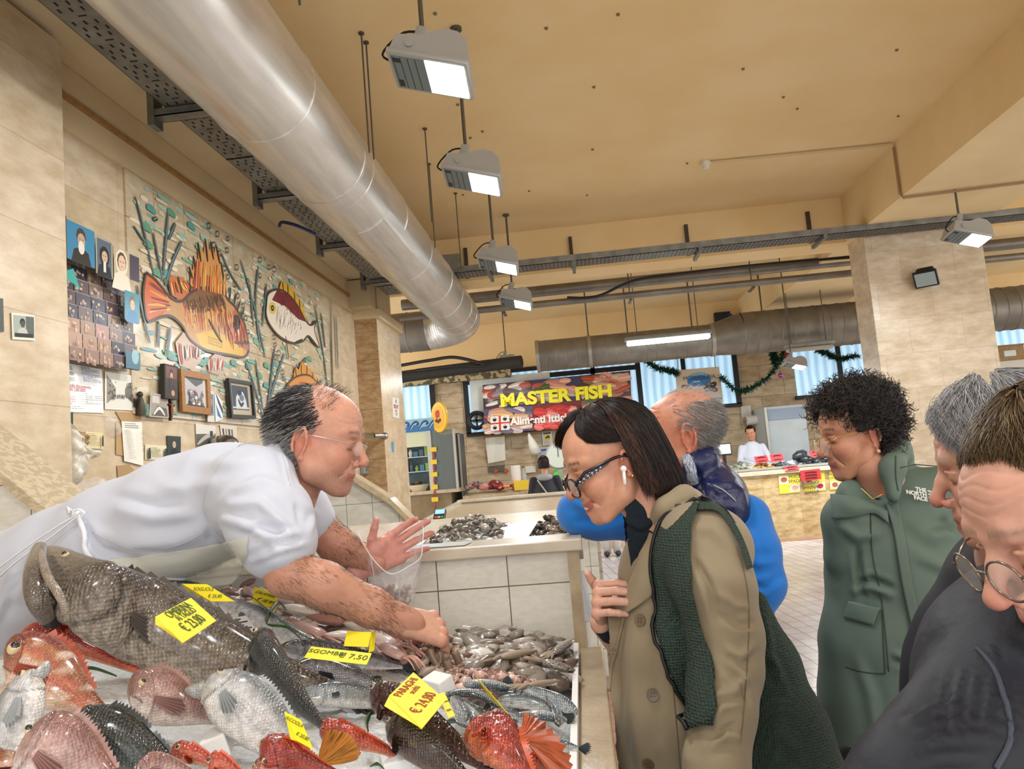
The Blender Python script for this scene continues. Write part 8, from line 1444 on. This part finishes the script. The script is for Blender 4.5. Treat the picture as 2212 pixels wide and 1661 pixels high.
g.chain([pt3(*p) for p in ((1478, 1030, 2.2), (1500, 1000, 2.17), (1525, 990, 2.2), (1530, 990, 2.28))], [.018, .024, .028, .026], .025); fl = [([(1500+40*(i % 2), 1040+i*26), (1540+10*(i % 3), 1050+i*24), (1590, 1040+i*27)], 6, (-1)**i*.006) for i in range(10)]+[([(1500, 1010), (1520, 1060), (1525, 1130)], 6, -.007)]
ve, _, _, BV2 = cloth('navy_vest', g, fl, m_vest, t, 1, (.002, 45)); seam('piping', BV2, [(1542, 1048), (1566, 1062), (1588, 1082)], .0025, mat('silver_piping', '9aa0b0', .4), ve, .002)
MB().tube([P(1480, 985, 2.15), P(1492, 1010, 2.14), P(1498, 1045, 2.15)], .014, 10).build('shirt_collar', mat('striped_shirt', 'c4ccd8', .8, col2='5f7086', vs=90, stretch=(9, 1, 1), sharp=True), t, True)
def legs(name, cx, cy, ztop, m, parent, sp=.09, r=(.085, .06), az=0):
    for s in (-1, 1): MB().tube([(cx+s*sp*math.cos(az), cy+s*sp*math.sin(az), ztop), (cx+s*sp*math.cos(az), cy+s*sp*math.sin(az), ztop*.5), (cx+s*sp*.9*math.cos(az), cy+s*sp*.9*math.sin(az), .04)], [r[0], (r[0]+r[1])/2, r[1]], 14).build('trouser_leg', m, parent, True); MB().ball((cx+s*sp*math.cos(az), cy+s*sp*math.sin(az)-.04, .045), (.05, .13, .045)).build('shoe', mat('shoe_dark', '2a2626', .5), parent, True)
m_trs = mat('dark_trousers', '2a2c34', .9); legs('l', P(1540, 1500, 2.3).x, 2.3, .85, m_trs, t); legs('l', .38, 1.78, .7, m_trs, tw, .08, (.075, .05), 1.5)
# ================================================================ WOMAN WITH CURLY HAIR
m_parka = mat('sage_green_parka', '5c6e64', .7, bump=.15, bs=500, bd=.001)
t = person('curly dark haired woman in a long sage green parka, hands behind her back', (1.1, 2.3, 0))
V, F, C = head(nose=1.15, full=.97, s=.97, skin='c48c70', wr=.5, lid=.7, smile=.35, lip='a05a50', brow='3a2c28', cheek=1.05, ear=.9); M = place_head((-.076, -.012, -.02), P(1889, 942, 2.16), 183, -9)
skin_mesh([(xf(V, M), F, C), limb([[(1885, 1010, 2.2, .05), (1905, 1060, 2.25, .07), (1915, 1120, 2.28, .1)]], *bounds([(1885, 1000, 2.2), (1915, 1130, 2.28)], .11), .006, 'c08a72')], t)
x, y, z = V.T; N_ = 2600; roots, nn = scalp(V, F, ((z > .045) | (y < .005) | ((np.abs(x) > .05) & (z > .02) & (y < .05))) & (z > -.085) & (y < .075) & ~((y > -.03) & (z < .015) & (np.abs(x) > .06)), N_, 3)
rr = np.random.RandomState(2); K = 22; tt = np.linspace(0, 1, K)[None, :, None]; L = rr.uniform(.03, .062, N_)[:, None, None]; d = nn+rr.randn(N_, 3)*.35+np.array([0, .0, .1]); d /= np.linalg.norm(d, axis=1)[:, None]; u = np.cross(d, rr.randn(N_, 3)); u /= np.linalg.norm(u, axis=1)[:, None]; v = np.cross(d, u); a = tt*rr.uniform(9, 17, N_)[:, None, None]+rr.uniform(0, 6, N_)[:, None, None]; q = rr.uniform(.004, .009, N_)[:, None, None]*np.minimum(1, tt*3)
Pp = roots[:, None]+d[:, None]*tt*L+(u[:, None]*np.cos(a)+v[:, None]*np.sin(a))*q; strands(xf(Pp.reshape(-1, 3), M).reshape(Pp.shape), .0012, np.array([[.022, .018, .017]])*rr.uniform(.6, 2.6, (N_, 1)), 'curly_hair', m_hair, t, .6)
g = SDF((-.12, -.15, -.1), (.12, .1, .17), .006); g.ell((0, -.02, .045), (.098, .115, .098), 0); Vb, Fb = g.mesh(); k_ = ~((Vb[Fb].mean(1)[:, 1] > .03) & (Vb[Fb].mean(1)[:, 2] < .075)) & ~((Vb[Fb].mean(1)[:, 2] < .0) & (Vb[Fb].mean(1)[:, 1] > -.04)); Vb = Vb+normals(Vb, Fb)*(sn(Vb, 120, 3)*.007)[:, None]; link('hair_mass', nmesh('hair_mass', xf(Vb, M), Fb[k_]), mat('hair_base_curly', '120e0d', .8), t)
glasses(M, t, 'round', mat('gold', 'd8a850', .2, 1), m_lensg, dz=-.012, dy=.008, r=.001, w=.034, rx=.027, rz=.023); e = M@Vector((-.083, -.008, -.06)); MB().ball(e, .0055, seg=10).tube([e, M@Vector((-.082, -.008, -.045))], .001, 5).build('earring', mat('pearl_pink', 'd8a898', .2), t, True)
g = SDF((.5, 1.9, P(1900, 1612, 2.2).z), (1.75, 2.55, 1.68), .0085)
g.chain([pt3(*p) for p in ((1930, 1110, 2.28), (1948, 1210, 2.28), (1955, 1290, 2.28), (1955, 1390, 2.28), (1950, 1500, 2.28), (1945, 1720, 2.28))], [.128, .15, .152, .168, .163, .16], .04, flat=(1, 0, 0), fs=1.28)
g.ell(pt3(2050, 1090, 2.27), (.11, .08, .1), .06).ell(pt3(1836, 1125, 2.22), (.068, .07, .07), .04)
g.chain([pt3(*p) for p in ((1828, 1120, 2.22), (1826, 1200, 2.24), (1850, 1290, 2.36))], [.062, .052, .046], .02).chain([pt3(*p) for p in ((2070, 1090, 2.27), (2130, 1220, 2.25), (2140, 1350, 2.3))], [.085, .075, .065], .03)
g.chain([pt3(*p) for p in ((1925, 1070, 2.12), (1928, 1010, 2.14), (1940, 975, 2.2), (1950, 985, 2.3))], [.022, .028, .03, .03], .03).chain([pt3(*p) for p in ((1850, 1075, 2.16), (1835, 1060, 2.2), (1850, 1045, 2.3))], [.026, .022, .03], .03)
g.chain([pt3(1845, 1040, 2.1), pt3(1872, 1060, 2.12), pt3(1896, 1085, 2.12)], [.05, .048, .022], .015, 'sub')
fl = [([(1812, 1130), (1850, 1160), (1900, 1150)], 10, .008), ([(1850, 1262), (1885, 1252), (1930, 1272)], 7, -.013), ([(1850, 1180), (1856, 1240), (1862, 1290)], 7, -.014), ([(1840, 1278), (1880, 1268), (1930, 1286)], 8, .01), ([(1960, 1130), (2020, 1160), (2080, 1150)], 14, .008), ([(1980, 1200), (2050, 1230), (2110, 1210)], 12, .008), ([(2030, 1120), (2060, 1150)], 8, -.01), ([(1930, 1410), (1960, 1425), (1990, 1400)], 7, .01), ([(1935, 1430), (1975, 1440)], 6, -.01), ([(1850, 1420), (1880, 1500), (1890, 1580)], 12, .007), ([(2000, 1430), (1990, 1500), (2000, 1580)], 14, .008), ([(1990, 1150), (2060, 1120), (2110, 1090)], 10, -.006)]
pk, _, _, BP = cloth('parka', g, fl, m_parka, t, 2, (.0015, 22)); m_seam = mat('parka_seam', '39463f', .8)
drape('storm_flap', BP, [(1912, 1088), (1928, 1150), (1945, 1250), (1972, 1380), (1992, 1540)], [(1938, 1080), (1952, 1150), (1968, 1250), (1992, 1380), (2008, 1540)], .006, m_parka, pk, 8, 30, .004); seam('zip_edge', BP, [(1912, 1092), (1930, 1150), (1946, 1250), (1972, 1380), (1992, 1545)], .0022, m_seam, pk, .007, 50)
drape('collar_flap', BP, [(1800, 1068), (1840, 1074), (1880, 1088), (1915, 1104)], [(1802, 1122), (1840, 1118), (1880, 1110), (1918, 1132)], .012, m_parka, pk, 10, 14, .004, .01); drape('pocket_flap', BP, [(1838, 1298), (1902, 1312)], [(1826, 1334), (1888, 1352)], .01, m_parka, pk, 8, 10, .004, .004)
for p in (((1905, 1316), (1908, 1380), (1912, 1455)), ((1826, 1440), (1870, 1452), (1912, 1455)), ((1992, 1322), (2060, 1316), (2130, 1300)), ((1994, 1330), (2004, 1400), (2012, 1450)), ((1935, 985), (1935, 1030), (1940, 1060)), ((1945, 1010), (2010, 1000), (2060, 1020)), ((1880, 1110), (1885, 1200), (1905, 1300), (1920, 1450))): seam('seam', BP, p, .0016, m_seam, pk, .0008, 24)
m_logo = mat('logo_white', 'dcdedc', .6); a = hit(BP, 1989, 1072, .012); b_ = hit(BP, 2005, 1074, .012); c_ = hit(BP, 1988, 1060, .012)
if a and b_ and c_:
    T = frame(a+(EYE-a).normalized()*.012, b_-a, c_-a)
    for s, yy in (("THE", .0125), ("NORTH", 0), ("FACE", -.0125)): text(s, .0155, T@Matrix.Translation((.010, yy, 0)), m_logo, pk, name='logo_lettering', ext=.0004, align='RIGHT', bold=.0006)
    for k in range(3): MB().tube([T@Vector((.014+(.009+k*.007)*math.sin(a_)*1.0, -.017+(.012+k*.009)*math.cos(a_), 0)) for a_ in np.linspace(0, PI/2, 10)], .0022, 6).build('logo_arc', m_logo, pk)
MB().tube([P(1860, 1055, 2.14), P(1885, 1078, 2.13), P(1905, 1068, 2.13)], .0015, 5).build('necklace', mat('gold'), t); MB().ball(P(1905, 1090, 2.2), (.055, .03, .035)).build('dark_top', m_navy, t, True)
legs('l', P(1940, 1600, 2.28).x, 2.3, .75, m_trs, t)
# ================================================================ GREY HAIRED WOMAN, WOMAN AT THE RIGHT EDGE
t = person('grey haired woman in profile behind the woman at the right edge', (1.05, 1.5, 0))
V, F, C = head(nose=1.1, full=.97, s=.98, skin='cf9f8c', wr=1.3, lid=.95, lip='b0706a', brow='a89a90', blush=1.5, smile=.2, chin=.97); M = place_head((-.076, -.012, -.02), P(2226, 1020, 1.19), 160, -10)
skin_mesh([(xf(V, M), F, C), limb([[(2190, 1110, 1.22, .05), (2230, 1200, 1.3, .08)]], *bounds([(2190, 1090, 1.22), (2230, 1220, 1.3)], .1), .008, 'c89a88')], t)
GC = ['a8a8aa', '8c8c90', 'c4c4c6', '77777c', 'b5b5b8']
dome(M, (0, -.016, .028), (.096, .118, .1), 4200, (84, 264), 5, lambda a: .05, GC, .0006, wave=.12, seed=1, base='6a6a6e', parent=t, flare=.1); dome(M, (0, .0, .03), (.094, .114, .1), 2600, (24, 90), 5, lambda a: -.062+.095*min(1, max(0, (a-24)/50)), GC, .0006, wave=.15, seed=2, base='6a6a6e', parent=t, bs=.9); dome(M, (0, .0, .03), (.09, .112, .098), 1800, (-90, 26), 5, lambda a: -.06, GC, .0006, wave=.15, seed=3, base='6a6a6e', parent=t, bs=.9)
g = SDF((.5, 1.05, .6), (1.35, 1.75, 1.5), .011); g.chain([np.array(M@Vector((0, -.05, -.215))), pt3(2240, 1290, 1.38)], [.065, .12], .05).chain([pt3(2240, 1290, 1.38), pt3(2230, 1450, 1.4), pt3(2220, 1700, 1.4)], [.13, .17, .19], .03, flat=(1, 0, 0), fs=1.1); cloth('dark_jacket', g, [], mat('black_jacket', '22242c', .7), t, 1, (.002, 20)); legs('l', .95, 1.42, .75, m_trs, t)
t = person('brown haired woman in glasses and quilted navy jacket cut by the right edge', (.7, .9, 0))
V, F, C = head(nose=1.2, nosew=1.2, full=1., skin='d0a08e', wr=1.0, lid=.9, lip='b87068', brow='8a7668', blush=1.7, cheek=1.08); M = place_head((0, .111, -.041), P(2162, 1294, .84), 185, -22, 0)
skin_mesh([(xf(V, M), F, C)], t); BC = ['4a3824', '5c4830', '3a2a1a', '6f5a3c', '806a48']
dome(M, (0, -.014, .03), (.09, .108, .1), 5200, (-82, 82), 4, lambda a: -.066+.06*min(1, max(0, (abs(a)-30)/50)), BC, .0005, wave=.06, seed=4, base='4a3826', parent=t, bs=.92); dome(M, (0, -.01, .03), (.098, .12, .105), 3000, (78, 282), 4, lambda a: .03, BC, .0005, wave=.06, seed=5, base='4a3826', parent=t)
glasses(M, t, 'round', mat('pewter', '8f867c', .25, .9), m_lensg, dz=-.008, dy=.012, r=.0014, w=.032, rx=.024, rz=.021)
m_quilt = mat('quilted_navy', '141925', .6, bump=.35, bs=60, bd=.004); g = SDF((.2, .55, .7), (.95, 1.15, 1.46), .006)
g.chain([pt3(2330, 1500, .95), pt3(2230, 1535, .92), pt3(2110, 1635, .88), pt3(1990, 1730, .84), pt3(1900, 1800, .82)], [.12, .098, .078, .064, .055], .04).chain([pt3(2300, 1500, .98), pt3(2300, 1800, 1.)], [.15, .18], .04)
nb = np.array(M@Vector((0, -.05, -.235))); g.chain([pt3(2160, 1372, .93), pt3(2200, 1345, .95), pt3(2260, 1335, .97)], [.02, .024, .026], .025).chain([nb, pt3(2300, 1500, .98)], [.07, .14], .05)
fl = [([(2060+i*34, 1440+i*8), (2040+i*36, 1520+i*10), (2050+i*34, 1620)], 6, -.004) for i in range(5)]+[([(1980, 1600-i*10+i*40), (2040, 1570+i*38), (2120, 1575+i*36)], 6, -.004) for i in range(4)]+[([(1960, 1560), (2020, 1530), (2070, 1520)], 9, .007), ([(2140, 1400), (2150, 1430)], 6, .006)]
qo, _, _, BQ = cloth('quilted_jacket', g, fl, m_quilt, t, 1, (.0015, 40)); seam('zip_seam', BQ, [(2112, 1402), (2150, 1450), (2175, 1530), (2180, 1600), (2150, 1661)], .003, mat('stitch_grey', '39404e', .6), qo, .001, 60); legs('l', .66, .98, .75, m_trs, t)
# ================================================================ PEOPLE FAR AWAY
def far_person(label, px, py, Y, az, hair, top, skin, arms, zt=0, extra=None, hairlen=0, trs='2a2c34'):
    hd = P(px, py, Y); t = person(label, (hd.x, Y, 0)); V, F, C = head(skin=skin); V = V[:]; M = place_head((0, 0, 0), hd, az, -18 if hairlen == 0 else 0); g = SDF((hd.x-.5, Y-.55, hd.z-.95), (hd.x+.5, Y+.4, hd.z-.06), .02); c = np.array(hd)
    g.chain([c+(0, 0, -.27), c+(0, .0, -.5), c+(0, 0, -.8)], [.11, .14, .15], .05, flat=(1, 0, 0), fs=1.3); [g.chain([c+np.array(q) for q in a], [.065, .055, .04], .03) for a in arms]; hs = [xf(hand([(25, 25, 15)]*4, 4, (40, 20), 1, i == 0)[0], basis(c+np.array(a[-1]), (0, -1, -.3), (0, 0, 1))) for i, a in enumerate(arms)]; Fh_ = hand([(25, 25, 15)]*4)[1]
    skin_mesh([(xf(V, M), F, C)]+([(h_, Fh_, np.tile(np.array(lin(skin)[:3]), (len(h_), 1))) for h_ in hs] if hairlen == 0 else []), t); V2, F2 = g.mesh(); link('top', nmesh('top', relax(V2, F2, 1), F2), top, t)
    dome(M, (0, -.012, .03), (.09, .11, .095), 900, (-80, 80), 5, lambda a: -.07, hair, .0022, seed=1, base=hair[0], parent=t, bs=.97); dome(M, (0, -.012, .03), (.092, .112, .098), 1500, (75, 285), 5, lambda a: hairlen or .02, hair, .0022, seed=2, base=hair[0], parent=t); legs('l', hd.x, Y, hd.z-.78, mat('trs_'+trs, trs, .9), t); return t, hd
far_person('dark haired man in a white long sleeved top working behind the far right stall', 1621, 934, 15.1, 250, ['17120f', '221a16'], mat('white_cotton'), 'c08a6c', [((-.19, 0, -.28), (-.27, -.12, -.52), (-.1, -.38, -.58)), ((.19, 0, -.28), (.27, -.12, -.52), (.12, -.38, -.6))])
t, hd = far_person('woman in a dark jacket seen from behind at the stall under the sign', 1174, 1000, 13.5, 100, ['2a1414', '1c1010', '3c1c18'], mat('black_jacket'), 'c08a6c', [((-.2, 0, -.28), (-.26, .05, -.52), (-.2, .2, -.7)), ((.2, 0, -.28), (.26, .05, -.52), (.2, .2, -.7))], hairlen=.12)
MB().ball(hd+Vector((0, -.06, -.24)), (.14, .1, .07)).build('grey_hood', mat('grey_jersey', '9a9a98', .9), t, True); MB().tube([hd+Vector((-.12, -.14, -.28)), hd+Vector((.02, -.2, -.5)), hd+Vector((.16, -.2, -.75))], .012, 6).build('bag_strap', mat('strap_grey', 'a5a09a', .7), t)
t, hd = far_person('far person in white trousers, mostly hidden behind the blue elbow', 1300, 950, 13.0, 80, ['2a2220', '3c3028'], mat('grey_jersey', '9a9a98', .9), 'c08a6c', [((-.2, 0, -.28), (-.26, .05, -.52), (-.2, .1, -.7)), ((.2, 0, -.28), (.26, .05, -.52), (.2, .1, -.7))], hairlen=.05, trs='d8d4cc')
